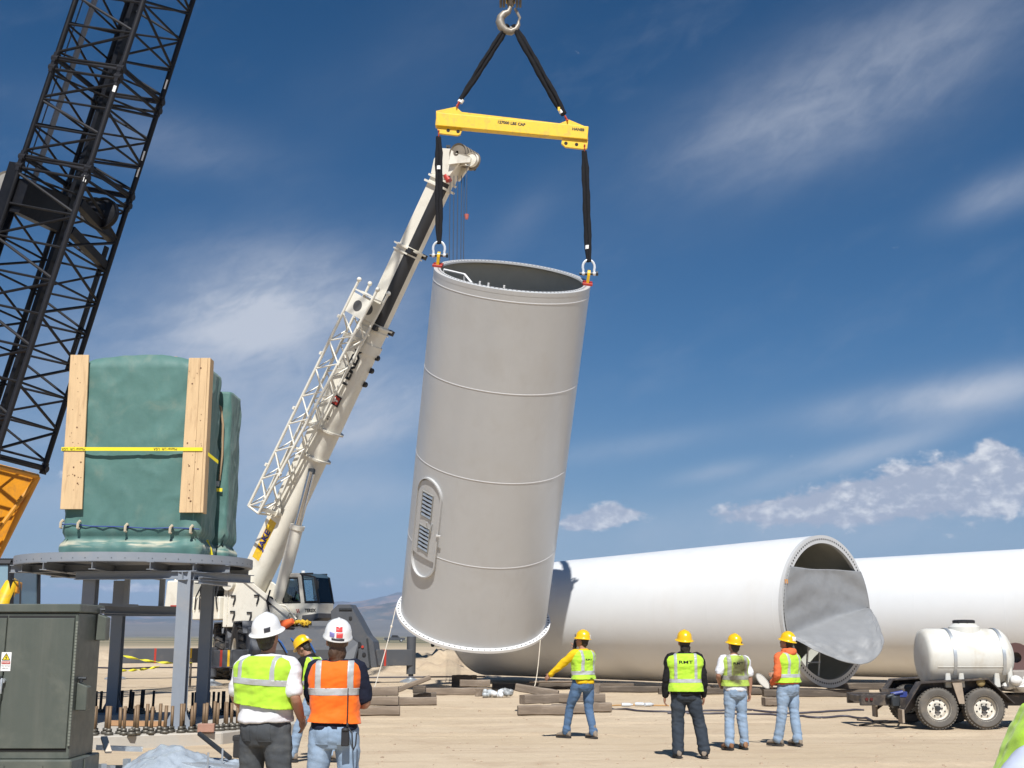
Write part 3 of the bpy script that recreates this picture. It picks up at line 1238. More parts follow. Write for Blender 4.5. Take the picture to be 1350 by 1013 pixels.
cov = solo(mb, 'tarpaulin', M_COVER, 'grey fabric end cover hanging crumpled out of the mouth of the near lying tower section', 'tarpaulin', (LC.x, LC.y, .6))
md = cov.modifiers.new('thickness', 'SOLIDIFY')
md.thickness = .012

# ================================================================== crawler crane with lattice boom (left)
M_LAT = pm('lattice_blue_black', (.004, .0045, .007), .5, var=.3, vs=3, spec=.3, dirt=((.018, .017, .016), .4, 6))
M_LATF = pm('lattice_worn', (.012, .012, .015), .5, var=.3, vs=5, spec=.35)
M_ORANGE = pm('crane_orange', (.62, .26, .012), .45, var=.10, vs=2, dirt=((.25, .13, .05), .4, 3), coat=.1)
M_GLASS = pm('cab_glass', (.10, .16, .20), .06, var=.02, spec=.8)
M_RUB = pm('rubber', (.022, .022, .023), .85, var=.25, vs=4, dirt=((.16, .125, .09), .55, 5))
M_BLACK = pm('black_plastic', (.018, .018, .02), .5, var=.1)


def cam2w(x, y, z):
    cp, sp = math.cos(PITCH), math.sin(PITCH)
    return V((x, z * cp - y * sp, y * cp + z * sp))


BB = V((0.24563551, -0.03720149, 0.96864815))       # boom axis, then the two sides of its square section
BU = V((-1.78860527, 0.42758157, 0.46998658)).normalized()
BW = V((0.4316603, 1.84797458, -0.03849044)).normalized()
SS = 1.898
B0 = P(79, 340, 27.6)
crawler = thing('crawler_crane', 'tall crawler crane with dark lattice boom and orange boom foot', 'crane', (-16.5, 26.5, 0))


def chord_pt(k, t):
    """k: 0 near, 1 left, 2 right, 3 far"""
    o = {0: V((0, 0, 0)), 1: BU * SS, 2: BW * SS, 3: (BU + BW) * SS}[k]
    return B0 + o + BB * t


FACES = ((0, 1), (0, 2), (1, 3), (2, 3))
bar_r, ch_r = .038, .070
joints = [-5.0, 2.17, 4.80, 11.8, 18.9, 26, 33]
sec_no = 0
for t0, t1 in zip(joints, joints[1:]):
    mb = MB()
    q4 = [chord_pt(k, t0 + .10) for k in (0, 1, 3, 2)]
    mb.path(q4, .045, 8, closed=True)
    sec = mb.build('boom_section', M_LATF, crawler)
    for k in range(4):                             # pin lugs at both ends of the section
        for tt in (t0 + .12, t1 - .12):
            mb = MB()
            mb.cyl(chord_pt(k, tt) - BU * .09, chord_pt(k, tt) + BU * .09, .085, n=10)
            mb.beam(chord_pt(k, tt - .14), chord_pt(k, tt + .14), .15, .10, BU)
            mb.build('pin_lug', M_LATF, sec)
    for k in range(4):
        mb = MB()
        mb.cyl(chord_pt(k, t0 + .02), chord_pt(k, t1 - .02), ch_r, n=10)
        mb.build('chord', M_LATF if k == 0 else M_LAT, sec)
    nb = max(2, round((t1 - t0) / .92))
    st = (t1 - t0 - .5) / nb
    if t0 > 13:
        continue                                   # out of the picture above: chords only plus lacing joined below
    for fi, (a, b) in enumerate(FACES):
        for tt in (t0 + .16, t1 - .16):            # end battens
            mb = MB()
            mb.cyl(chord_pt(a, tt), chord_pt(b, tt), bar_r, n=8)
            mb.build('lacing_bar', M_LAT, sec)
        for i in range(nb):
            q0, q1 = t0 + .25 + i * st, t0 + .25 + (i + 1) * st
            x, y = (a, b) if (i + fi) % 2 else (b, a)
            mb = MB()
            mb.cyl(chord_pt(x, q0 + .05), chord_pt(y, q1 - .05), bar_r * (.95 if fi < 2 else .85), n=8)
            mb.build('lacing_bar', M_LATF if fi == 0 and i % 2 else M_LAT, sec)
            if i:
                mb = MB()
                mb.cyl(chord_pt(a, q0), chord_pt(b, q0), bar_r * .8, n=8)
                mb.build('lacing_bar', M_LAT, sec)
    for tt in (t0 + .3, t1 - .3):                  # diagonal stay across the section
        mb = MB()
        mb.cyl(chord_pt(1, tt), chord_pt(2, tt), bar_r * .8, n=8)
        mb.build('lacing_bar', M_LAT, sec)
for t0, t1 in zip(joints[3:], joints[4:]):
    mb = MB()
    nb = 6
    for a, b in FACES:
        for i in range(nb):
            q0, q1 = t0 + (t1 - t0) * i / nb, t0 + (t1 - t0) * (i + 1) / nb
            x, y = (a, b) if i % 2 else (b, a)
            mb.cyl(chord_pt(x, q0), chord_pt(y, q1), bar_r, n=6)
    mb.build('boom_lacing', M_LAT, crawler, kind='stuff')
# boom tip over the lift, outside the frame
mb = MB()
tip = chord_pt(0, 33) + (BU + BW) * SS * .5
for k in range(4):
    mb.cyl(chord_pt(k, 33), tip + BB * 3, .06, n=8)
mb.cyl(tip + BB * 3 - BU * .5, tip + BB * 3 + BU * .5, .45, n=20)
mb.build('boom_head', M_LAT, crawler)
# stay bars and their frame running inside the boom
M_PEND = pm('pendant_bar', (.17, .18, .20), .4, metal=.1, var=.2, vs=3)
mb = MB()
mb.beam(chord_pt(1, 1.2) + BW * .62 + BU * .0, chord_pt(1, 14) + BW * .70, .16, .05, BU)
mb.build('pendant_bar', M_PEND, crawler)
mb = MB()
mb.cyl(chord_pt(1, 0.5) + BW * .25, chord_pt(1, 14) + BW * .25, .018, n=6)
mb.build('hoist_rope', M_CABLE, crawler)
mb = MB()
mb.beam(chord_pt(3, -4.6) - BU * .35 - BW * .1, chord_pt(3, 14) - BU * .25 - BW * .05, .24, .12, BU)
mb.build('walkway_beam', M_LAT, crawler)
# sheave frames inside the section above the joint
mb = MB()
q = chord_pt(1, 1.55)
mb.hexa([chord_pt(1, .9) + BW * .05, chord_pt(1, 1.0) + BW * SS * .95, chord_pt(1, 1.0) + BW * SS * .95 - BU * .35, chord_pt(1, .9) + BW * .05 - BU * .35,
         chord_pt(1, 1.75) + BW * .05, chord_pt(1, 1.95) + BW * SS * .95, chord_pt(1, 1.95) + BW * SS * .95 - BU * .35, chord_pt(1, 1.75) + BW * .05 - BU * .35])
mb.build('sheave_frame', M_LAT, crawler)
mb = MB()
mb.beam(chord_pt(1, -1.0) + BU * .10, chord_pt(1, 2.1) + BU * .14, .12, .30, BU)
mb.build('side_plate', M_LAT, crawler)


def sheave(c, ax, r, w, name='sheave', mat=None, parent=None, n=28):
    mb = MB()
    mb.lathe([(r * .18, -w * .6), (r * .18, -w / 2), (r * .86, -w * .22), (r, -w / 2), (r, -w * .35), (r * .9, 0), (r, w * .35), (r, w / 2), (r * .86, w * .22), (r * .18, w / 2), (r * .18, w * .6)], c, ax, n)
    return mb.build(name, mat, parent)


sheave(chord_pt(1, 1.55) + BU * .30 + BW * .1, BW, .34, .12, 'sheave', pm('sheave_pale', (.26, .25, .23), .5, var=.2), crawler)
sheave(chord_pt(2, 1.55) - BW * .72 + BU * .10, BW, .40, .16, 'sheave', M_LAT, crawler)
sheave(chord_pt(2, 1.55) - BW * .72 + BU * .35, BW, .36, .16, 'sheave', M_LAT, crawler)
for a_, b_ in ((2.0, 1.25), (1.3, .55)):
    mb = MB()
    mb.beam(chord_pt(0, a_ - .55) + BW * .15 + BU * .1, chord_pt(2, b_ - .15) - BW * .05 + BU * .1, .22, .20, BB)
    mb.build('cross_beam', M_LAT, crawler)
for k, dv, ta, tb in ((1, BW * .22, -4, 1.0), (2, BU * .22, -2.4, .9)):
    mb = MB()
    p, q = chord_pt(k, ta) + dv, chord_pt(k, tb) + dv
    mb.beam(p, q, .02, .20, BB.cross(dv))
    n_ = 26
    for i in range(n_):
        c = p.lerp(q, (i + .5) / n_)
    mb.build('walkway_strip', M_LAT, crawler)
    mb = MB()
    for i in range(n_ * 2):
        c = p.lerp(q, (i + .5) / n_ / 2)
        mb.box(c + dv.normalized().cross(BB) * 0, (.035, .035, .035))
    mb.build('walkway_tread', M_LAT, crawler, kind='stuff')
# white stencilled marks on the chords
for k, tt, u in ((0, 2.0, 1), (0, 4.35, 1), (2, 3.4, 0), (2, 2.95, 0), (2, 5.4, 0)):
    mb = MB()
    c = chord_pt(k, tt)
    side = V((.25, -.95, -.1)).normalized()
    side = (side - BB * side.dot(BB)).normalized()
    mb.box(c + side * (ch_r + .002), (.07 if u else .04, .006, .16 if u else .26), Matrix((BB.cross(side), side, BB)).transposed())
    mb.build('paint_mark', M_WHITE, crawler)

# orange boom foot: tapered box of plates and braces
fo = [chord_pt(k, -5.1) + BW * (-.16 if k in (2, 3) else 0) for k in range(4)]
ctr = (fo[0] + fo[3]) / 2
ft = []
for k in range(4):
    side = fo[k] - ctr
    w_ = side.dot(BW) * .80
    u_ = side.dot(BU) * .22
    ft.append(ctr - BB * 4.6 + BW * w_ + BU * u_)
mb = MB()
for k in range(4):
    mb.cyl(fo[k], ft[k], .085, n=10)
for a, b in FACES:
    mb.cyl(fo[a], fo[b], .06, n=8)
    mb.cyl(fo[a], ft[a].lerp(ft[b], .5).lerp((fo[a] + fo[b]) / 2, .45), .055, n=8)
    mb.cyl(fo[b], ft[a].lerp(ft[b], .5).lerp((fo[a] + fo[b]) / 2, .45), .055, n=8)
foot = mb.build('boom_foot', M_ORANGE, crawler)
for a, b in ((0, 2), (1, 3), (2, 3)):
    mb = MB()
    nrm = (fo[b] - fo[a]).cross(BB).normalized() * .02
    if a == 0 and b == 2:
        pa, pb, pc, pd = fo[a].lerp(ft[a], .52), fo[b].lerp(ft[b], .50), ft[b], ft[a]
    else:
        pa, pb, pc, pd = fo[a], fo[b], ft[b], ft[a]
    mb.hexa([pa - nrm, pb - nrm, pc - nrm, pd - nrm, pa + nrm, pb + nrm, pc + nrm, pd + nrm])
    mb.build('foot_plate', M_ORANGE, foot)
for q_ in (.62, .80):
    mb = MB()
    c = fo[0].lerp(ft[0], q_).lerp(fo[2].lerp(ft[2], q_), .55)
    nn = (fo[2] - fo[0]).cross(BB).normalized()
    nn = nn if nn.y < 0 else -nn
    mb.cyl(c + nn * .0, c + nn * .035, .16, n=16)
    mb.build('foot_boss', M_ORANGE, foot)
# cab, house and crawler tracks (mostly hidden by the transformer cabinet and the frame edge)
cb = P(13, 772, 26.6)
mb = MB()
W_, D_, H_ = .50, 1.5, 1.75
cc = V((cb.x, cb.y + .4, 2.35))


def frame_box(c, w, d, h, t, slope=0.0):
    m = MB()
    p = [V((c.x + sx * w / 2, c.y + sy * d / 2, c.z + sz * h / 2)) for sz in (-1, 1) for sx, sy in ((-1, -1), (1, -1), (1, 1), (-1, 1))]
    if slope:
        for i in (5, 6):
            p[i].x -= slope
    for a, b in ((0, 1), (1, 2), (2, 3), (3, 0), (4, 5), (5, 6), (6, 7), (7, 4), (0, 4), (1, 5), (2, 6), (3, 7)):
        m.beam(p[a], p[b], t, t, (.3, .5, .8))
    return m, p


fb, pp = frame_box(cc, W_, D_, H_, .09, .12)
cabo = fb.build('cab', M_BLACK, crawler)
mb = MB()
for q in ((0, 1, 5, 4), (1, 2, 6, 5), (3, 0, 4, 7)):
    a = [pp[i] for i in q]
    c = sum(a, V()) / 4
    a = [c + (x - c) * .97 for x in a]
    nn = (a[1] - a[0]).cross(a[3] - a[0]).normalized() * .01
    mb.hexa([x - nn for x in a] + [x + nn for x in a])
mb.build('window', pm('cab_glass_blue', (.20, .30, .36), .08, var=.03, spec=.8), cabo)
mb = MB()
mb.box(cc + V((-.1, .2, -.4)), (.35, .5, .9))
mb.box(cc + V((0, 0, .93)), (W_ * .8, D_, .08))
mb.build('seat', M_BLACK, cabo)
mb = MB()
mb.path([pp[5] + V((.02, 0, -.35)), pp[5] + V((.22, -.05, -.38)), pp[5] + V((.27, -.05, -.6)), pp[1] + V((.19, -.05, .35))], .018, 6)
mb.build('grab_rail', M_BLACK, cabo)
mb = MB()
a0 = P(2, 800, 26.2)
mb.cyl(a0, P(17, 765, 26.4), .16, n=12)
mb.build('ram_barrel', M_YEL, crawler)
mb = MB()
mb.prism([P(2, 742, 26.3), P(11, 742, 26.3), P(13, 764, 26.3), P(24, 768, 26.3), P(22, 782, 26.3), P(9, 783, 26.3)], V((0, .25, 0)))
mb.build('ram_bracket', M_ORANGE, crawler, bevel=.015)
mb = MB()
mb.box((-17.6, 28.6, 2.1), (3.4, 5.0, 1.5))
mb.build('machine_house', M_ORANGE, crawler, bevel=.05)
mb = MB()
mb.box((-17.2, 28.0, 1.05), (5.2, 3.2, .6))
mb.build('car_body', M_STEELD, crawler, bevel=.04)
for y_ in (25.5, 30.4):
    mb = MB()
    for i in range(2):
        pts = []
        for k in range(9):
            a = -PI / 2 + PI * k / 8
            pts.append((3.2 + .5 * math.cos(a), .5 + .5 * math.sin(a)))
        for k in range(9):
            a = PI / 2 + PI * k / 8
            pts.append((-3.2 + .5 * math.cos(a), .5 + .5 * math.sin(a)))
    mb.prism([V((-17.2 + x, y_, z)) for x, z in pts], V((0, .9, 0)))
    mb.build('crawler_track', M_STEELD, crawler)

# ================================================================== rough terrain crane (white, middle distance)
M_CREAM = pm('crane_cream', (.74, .70, .60), .42, var=.04, vs=1.5, coat=.1, dirt=((.45, .38, .28), .30, 2.5))
M_GREY = pm('crane_grey', (.075, .080, .090), .5, var=.08, vs=1.5, dirt=((.20, .17, .14), .22, 2.2))
M_CHROME = pm('chrome_rod', (.55, .57, .60), .16, metal=1.0, var=.02)
rt = thing('rough_terrain_crane', 'cream mobile crane with telescopic boom, grey carrier and outriggers', 'crane', (-9.6, 48.2, 0))
hb = V((.84, -.54, 0)).normalized()             # boom heading
lb = V((hb.y * -1, hb.x, 0))                     # to the operator's left (right in the picture, away)
PIV = P(334, 775, 49.2)
TIP = P(590, 228, 44.3)
BD = (TIP - PIV).normalized()
BLn = (TIP - PIV).length
lat = V((BD.y, -BD.x, 0)).normalized()
lat = lat if lat.dot(lb) > 0 else -lat           # lateral, away from the camera side
bt = lat.cross(BD)
bt = bt if bt.z > 0 else -bt                     # boom top


def BO(s, a=0.0, b=0.0):
    """point on the boom: s along, a sideways (negative = left face in the picture), b towards its top"""
    return PIV + BD * s + lat * a + bt * b


def sect(s, w, h, rb=.35):
    """boom section: flat top, rounded belly"""
    pts = [(-w / 2, h / 2), (w / 2, h / 2)]
    n = 5
    r = min(w / 2 * .98, h * rb)
    for i in range(n + 1):
        t = PI / 2 * i / n
        pts.append((w / 2 - r + r * math.cos(t), -h / 2 + r - r * math.sin(t)))
    for i in range(n + 1):
        t = PI / 2 + PI / 2 * i / n
        pts.append((-w / 2 + r + r * math.cos(t), -h / 2 + r - r * math.sin(t)))
    return [BO(s, a, b) for a, b in pts]


S1 = 11.7                                       # end of the base section
sections = [(-.6, S1, .92, 1.06), (S1 - .5, 14.95, .80, .90), (14.4, 18.9, .70, .80)]
M_BELLY = pm('boom_wear_strip', (.022, .022, .024), .55, var=.15)
for i, (s0, s1, w, h) in enumerate(sections):
    s1 = min(s1, BLn - .2)
    mb = MB()
    mb.loft([sect(s0, w, h), sect(s1, w, h)], smooth=True)
    bs_ = mb.build('boom_section', M_CREAM, rt, sharp=50)
    # collar plates at the head of the section
    if i < 2:
        for ds_, ex in ((-.05, .10), (-.26, .05)):
            mb = MB()
            mb.loft([sect(s1 + ds_ - .03, w + ex * 2, h + ex * 2, .3), sect(s1 + ds_ + .03, w + ex * 2, h + ex * 2, .3)], smooth=False)
            mb.build('collar', M_CREAM, bs_)
        for a in (-1, 1):
            mb = MB()
            mb.box(BO(s1 - .1, a * (w / 2 + .03), -h / 2 + .1), (.2, .2, .2), Matrix((lat, BD, bt)).transposed())
            mb.build('wear_pad', M_BLACK, bs_)
    if i > 0:
        sa = sections[i - 1][1] + .03
        # dark band along the lower side, following the rounded belly
        mb = MB()
        for s_a, s_b in ((sa, s1 - .1),):
            ra = sect(s_a, w + .008, h + .008)
            rb_ = sect(s_b, w + .008, h + .008)
            # indices 8..13 are the left belly corner
            mb.loft([[ra[k] for k in range(8, 14)] + [BO(s_a, -(w / 2 + .004), -h * .10)], [rb_[k] for k in range(8, 14)] + [BO(s_b, -(w / 2 + .004), -h * .10)]], cap=False, closed=False)
        mb.build('boom_stripe', M_BELLY, bs_)
for s_ in (7.1, 5.9):                          # saddle plates round the base section
    mb = MB()
    mb.loft([sect(s_ - .04, 1.12, 1.26, .3), sect(s_ + .04, 1.12, 1.26, .3)], smooth=False)
    mb.build('collar', M_CREAM, rt)
mb = MB()
mb.loft([sect(S1 - 1.2, 1.0, 1.14, .3), sect(S1 - .8, 1.0, 1.14, .3)], smooth=False)
mb.build('collar', M_CREAM, rt)
for s_ in (10.5, 9.95, 9.35):
    mb = MB()
    c = BO(s_, .25, -.55)
    mb.cyl(c - lat * .06, c + lat * .06, .11, n=14)
    mb.build('rope_roller', M_BLACK, rt)
# lettering on the left face
lf = -lat
text_mesh('boom_lettering', 'TEREX', .56, BD, bt, BO(9.75, -.468, -.16), M_BLACKP, rt, bold=.02)
mb = MB()
mb.box(BO(8.35, -.464, -.16), (.004, .42, .46), Matrix((lat, BD, bt)).transposed())
lg = mb.build('boom_logo', M_BLACKP, rt)
mb = MB()
mb.box(BO(8.35, -.468, -.18), (.004, .30, .30), Matrix((lat, BD, bt)).transposed())
mb.build('logo_field', M_RED, lg)
text_mesh('logo_letter', 'T', .26, BD, bt, BO(8.35, -.472, -.18), M_WHITE, lg, bold=.02)
mb = MB()
mb.box(BO(2.05, -.464, .14), (.004, 1.7, .40), Matrix((lat, BD, bt)).transposed())
jk = mb.build('boom_sign', M_YEL, rt)
text_mesh('sign_lettering', 'JAKE', .40, BD, bt, BO(2.05, -.469, .14), pm('print_blue', (.03, .03, .22), .6), jk, bold=.015)
text_mesh('boom_number', '45', .20, BD, bt, BO(7.6, -.468, -.2), M_BLACKP, rt)

# boom head
mb = MB()
e_ = BLn - .2
for ds_, ex in ((-.42, .14), (-.16, .10)):
    m2 = MB()
    m2.loft([sect(e_ + ds_ - .04, .66 + ex * 2, .76 + ex * 2, .25), sect(e_ + ds_ + .04, .66 + ex * 2, .76 + ex * 2, .25)], smooth=False)
    m2.build('collar', M_CREAM, rt)
hd0 = e_ - .1
mb.prism([BO(hd0, -.36, .45), BO(hd0 + .55, -.36, .62), BO(hd0 + 1.05, -.36, .50), BO(hd0 + 1.22, -.36, -.15), BO(hd0 + .85, -.36, -.62), BO(hd0 + .2, -.36, -.45)], lat * .10)
mb.prism([BO(hd0, .26, .45), BO(hd0 + .55, .26, .62), BO(hd0 + 1.05, .26, .50), BO(hd0 + 1.22, .26, -.15), BO(hd0 + .85, .26, -.62), BO(hd0 + .2, .26, -.45)], lat * .10)
mb.prism([BO(hd0, -.27, .40), BO(hd0 + .9, -.27, .45), BO(hd0 + .8, -.27, -.3), BO(hd0, -.27, -.40)], lat * .54)
head = mb.build('boom_head', M_CREAM, rt, bevel=.01)
ropes_top = []
mb = MB()
for k in range(5):
    c = BO(hd0 + 1.12, -.40 + .22 * k, -.42)
    sheave(c, lat, .38, .17, 'sheave', pm('sheave_worn', (.20, .17, .13), .5, var=.15), head, 24)
sheave(BO(hd0 + .62, -.05, .52), lat, .26, .12, 'sheave', M_CREAM, head, 24)
mb.box(BO(hd0 + 1.0, .50, -.45), (.5, .35, .35), Matrix((lat, BD, bt)).transposed())
mb.build('head_block', M_STEELD, head, bevel=.03)
# auxiliary nose reaching forward
na, nb_ = P(600, 209, 43.6), P(623, 211, 43.0)
mb = MB()
u_ = V((0, 0, 1))
for off in (-.16, .12):
    mb.prism([P(598, 200, 43.8) + lat * off, P(607, 205, 43.6) + lat * off, P(619, 206, 43.2) + lat * off, P(624, 209, 43.1) + lat * off, P(622, 216, 43.1) + lat * off,
              P(606, 217, 43.6) + lat * off, P(594, 219, 43.8) + lat * off], lat * .06)
mb.build('auxiliary_nose', M_CREAM, rt, bevel=.005)
sheave(P(622, 211, 43.1), lat, .27, .16, 'sheave', M_CREAM, rt, 24)
mb = MB()
mb.cyl(P(590, 212, 44.1), P(590, 195, 44.1), .015, n=6)
mb.box(P(591, 193.5, 44.1), (.16, .08, .09))
mb.build('wind_gauge', M_BLACK, rt)
# falls of rope going down behind the hanging section to its lower end
low = AB + AX * .2
for u in (593.5, 598.5, 603.5, 608.5, 612.0):
    mb = MB()
    p0 = P(u, 232, 43.8)
    mb.cyl(p0, V((p0.x, p0.y, 3.0)), .014, n=6)
    mb.build('hoist_rope', M_CABLE, rt)
mb = MB()
p0 = P(615.5, 220, 43.1)
p1 = P(615.2, 283, 43.1)
mb.cyl(p0, p1, .012, n=6)
mb.build('hoist_rope', M_CABLE, rt)
mb = MB()
mb.cyl(p1, p1 - V((0, 0, .18)), .09, .06, n=10)
mb.build('weight', pm('weight_red', (.45, .12, .10), .6), rt)
mb = MB()
mb.cyl(P(588, 232, 44.0), P(592, 239, 43.9), .12, n=10)
mb.build('warning_lamp', M_RED, rt)
# lower block that holds the tail of the section
tb = V((P(602, 400, 43.8).x, 43.8, 2.6))
mb = MB()
mb.box(tb + V((0, 0, .3)), (.35, .30, .7))
blk = mb.build('tail_block', M_YEL, rt, bevel=.04)

# stowed fly jib along the left face
M_JIB = pm('jib_cream', (.76, .73, .64), .45, var=.05, vs=3)
jib_s0, jib_s1 = 3.1, 12.6
JA, JB_, JH = -.62, -1.28, .42


def jp(k, s):
    q = (s - jib_s0) / (jib_s1 - jib_s0)
    a = (JA, JB_)[k % 2]
    hgt = JH * (.75 + .5 * q)
    return BO(s, (a if k % 2 == 0 else JA + (JB_ - JA) * 1.0) - .06 * (1 - q), .54 - .40 * q + (hgt if k >= 2 else -hgt))


mb = MB()
mb.prism([jp(0, jib_s1), jp(1, jib_s1), jp(3, jib_s1), jp(2, jib_s1)], BD * .05)
jib = mb.build('fly_jib', M_JIB, rt)
for k in range(4):
    mb = MB()
    mb.cyl(jp(k, jib_s0), jp(k, jib_s1), .058, n=8)
    mb.ell(jp(k, jib_s1 + .42), (.095, .095, .095), 10, 7)
    mb.cyl(jp(k, jib_s1), jp(k, jib_s1 + .4), .05, n=8)
    mb.build('chord', M_JIB, jib)
nb = 14
for a, b in ((0, 1), (2, 3), (0, 2), (1, 3)):
    for i in range(nb):
        q0 = jib_s0 + (jib_s1 - 1.0 - jib_s0) * i / nb
        q1 = jib_s0 + (jib_s1 - 1.0 - jib_s0) * (i + 1) / nb
        x, y = (a, b) if i % 2 else (b, a)
        mb = MB()
        mb.cyl(jp(x, q0), jp(y, q1), .030, n=6)
        mb.build('lacing_bar', M_JIB, jib)
    mb = MB()
    mb.cyl(jp(a, jib_s0), jp(b, jib_s0), .045, n=6)
    mb.build('lacing_bar', M_JIB, jib)
for a, b, hole in ((1, 3, 1), (0, 2, 1)):         # end plates
    mb = MB()
    mb.hexa([jp(a, jib_s1 - .9), jp(b, jib_s1 - .9), jp(b, jib_s1 - .1), jp(a, jib_s1 - .1)] + [p + lat * .03 for p in (jp(a, jib_s1 - .9), jp(b, jib_s1 - .9), jp(b, jib_s1 - .1), jp(a, jib_s1 - .1))])
    pl = mb.build('end_plate', M_JIB, jib)
    c = (jp(a, jib_s1 - .5) + jp(b, jib_s1 - .5)) / 2
    mb = MB()
    mb.cyl(c - lat * .006, c - lat * .003, .22, n=18)
    mb.build('plate_hole', pm('hole_shade', (.10, .10, .10), .8), pl)
mb = MB()
c = jp(0, jib_s0 + .25)
sheave(c - bt * .1, lat, .26, .16, 'sheave', M_CREAM, jib, 20)
for s_ in (3.3, 7.1, 10.9):                      # brackets tying the jib to the boom
    mb = MB()
    mb.beam(BO(s_, -.45, -.1), BO(s_, JB_ * 1.0, .20), .10, .14, BD)
    mb.beam(BO(s_, -.45, .45), BO(s_, JA, .6), .10, .10, BD)
    mb.build('jib_bracket', M_CREAM, rt)
for k in (1, 3):
    for s_ in (4.9, 7.4, 9.8, 11.4):
        mb = MB()
        mb.box(jp(k, s_) + bt * .07 * (1 if k == 3 else -1) - lat * .04, (.10, .12, .10), Matrix((lat, BD, bt)).transposed())
        mb.build('jib_lug', M_JIB, jib)

# lift cylinder
c1 = P(411, 622, 46.9)
c0 = P(363, 806, 47.9)
dd = (c1 - c0)
mb = MB()
mb.cyl(c0, c0 + dd * .60, .245, n=20)
mb.cyl(c0 + dd * .585, c0 + dd * .615, .29, n=20)
mb.build('lift_cylinder', M_CREAM, rt)
mb = MB()
mb.cyl(c0 + dd * .61, c1, .15, n=16)
mb.build('cylinder_rod', M_CHROME, rt)
mb = MB()
mb.box(c1, (.26, .24, .26))
mb.build('rod_bracket', M_STEELD, rt, bevel=.04)

# superstructure: cheek plates, counterweight, cab
TC = V((-9.6, 48.2, 0))


def UP(f, l, z):
    """superstructure point: f forward along the boom heading, l to the operator's left, z height"""
    return TC + hb * f + lb * l + V((0, 0, z))


mb = MB()
mb.cyl(UP(0, 0, 1.55), UP(0, 0, 2.05), 1.15, n=36)
mb.build('turntable', M_GREY, rt)
for l in (-.78, .60):
    mb = MB()
    mb.prism([UP(-1.55, l, 2.02), UP(1.75, l, 2.02), UP(1.95, l, 2.42), UP(-.75, l, 4.02), UP(-1.55, l, 4.12)], lb * .10)
    ck = mb.build('cheek_plate', M_CREAM, rt, bevel=.015)
    if l < 0:
        mb = MB()
        mb.beam(UP(-.75, l - .04, 4.04), UP(1.95, l - .04, 2.46), .16, .05, lb)
        for f_ in (-1.3,):
            mb.beam(UP(f_, l - .03, 2.1), UP(f_, l - .03, 4.0), .03, .03, lb)
        mb.build('plate_edge', M_CREAM, ck)
        for f_, z_ in ((-1.0, 3.05), (.25, 3.05), (-.1, 2.4), (-1.0, 2.45)):
            mb = MB()
            mb.path([UP(f_ - .12, l - .02, z_ + .16), UP(f_ + .10, l - .03, z_ + .16), UP(f_ + .10, l - .03, z_ + .02), UP(f_ + .02, l - .02, z_ - .18)], .04, 6)
            mb.build('latch', M_BLACK, ck)
        for z_ in (3.0, 2.35):
            mb = MB()
            mb.cyl(UP(.95, l - .06, z_), UP(.95, l + .0, z_), .17, n=14)
            mb.build('hose_boss', M_BLACK, ck)
        mb = MB()
        mb.path([UP(1.0, l - .08, 3.4), UP(.9, l - .12, 3.0), UP(1.0, l - .10, 2.6), UP(.7, l - .1, 2.2)], .035, 6)
        mb.build('hose', M_BLACK, ck)
mb = MB()
mb.cyl(UP(-1.2, -.95, 3.72), UP(-1.2, .85, 3.72), .30, n=18)
mb.build('pivot_pin', M_CREAM, rt)
mb = MB()
mb.box(UP(-.2, .0, 2.16), (2.6, 1.3, .25), Matrix((hb, lb, V((0, 0, 1)))).transposed())
mb.build('deck', M_CREAM, rt, bevel=.02)
mb = MB()
mb.prism([UP(-4.3, -1.35, 2.62), UP(-3.05, -1.35, 2.62), UP(-3.05, -1.35, 3.85), UP(-4.2, -1.35, 3.85)], lb * 2.7)
cw = mb.build('counterweight', M_CREAM, rt, bevel=.06, seg=2)
mb = MB()
mb.box(UP(-3.6, -1.353, 2.80), (.62, .006, .16), Matrix((hb, lb, V((0, 0, 1)))).transposed())
mb.build('reflector', M_RED, cw)
for f_ in (-3.9, -3.3):
    mb = MB()
    mb.path([UP(f_ + .11 * math.cos(a), -1.1, 3.95 + .11 * math.sin(a)) for a in [2 * PI * i / 12 for i in range(12)]], .04, 6, closed=True)
    mb.build('lifting_eye', M_CREAM, cw)
mb = MB()
mb.box(UP(-2.35, -.2, 2.75), (1.5, 1.5, .9), Matrix((hb, lb, V((0, 0, 1)))).transposed())
mb.build('engine_cover', M_CREAM, rt, bevel=.04)
mb = MB()
mb.cyl(UP(-2.4, -.9, 3.45), UP(-2.4, .6, 3.45), .38, n=20)
mb.cyl(UP(-1.9, -.9, 3.7), UP(-1.9, .6, 3.7), .28, n=20)
mb.build('winch_drum', M_STEELD, rt)
for k in range(6):
    mb = MB()
    mb.path([UP(-2.9 + .25 * k, -1.0, 2.7), UP(-2.8 + .22 * k, -1.06, 3.2), UP(-2.6 + .2 * k, -.95, 3.7)], .03, 6)
    mb.build('hose', M_BLACK, rt)

# operator's cab
Mup = Matrix((hb, lb, V((0, 0, 1)))).transposed()
kb = V((.90, -.44, 0)).normalized()
kl = V((-kb.y, kb.x, 0))
Mup = Matrix((kb, kl, V((0, 0, 1)))).transposed()
CB0 = P(402, 795, 47.8)
CZ0, CZ1 = 2.05, 4.06


def KP(f, l, z):
    return V((CB0.x, CB0.y, 0)) + kb * f + kl * l + V((0, 0, z))


prof = [(-.86, CZ0 + .10), (.55, CZ0 + .10), (.98, CZ0 + .55), (1.02, CZ0 + .95), (.78, CZ1 - .12), (.62, CZ1), (-.80, CZ1), (-.86, CZ1 - .1)]
mb = MB()
cw_ = .50
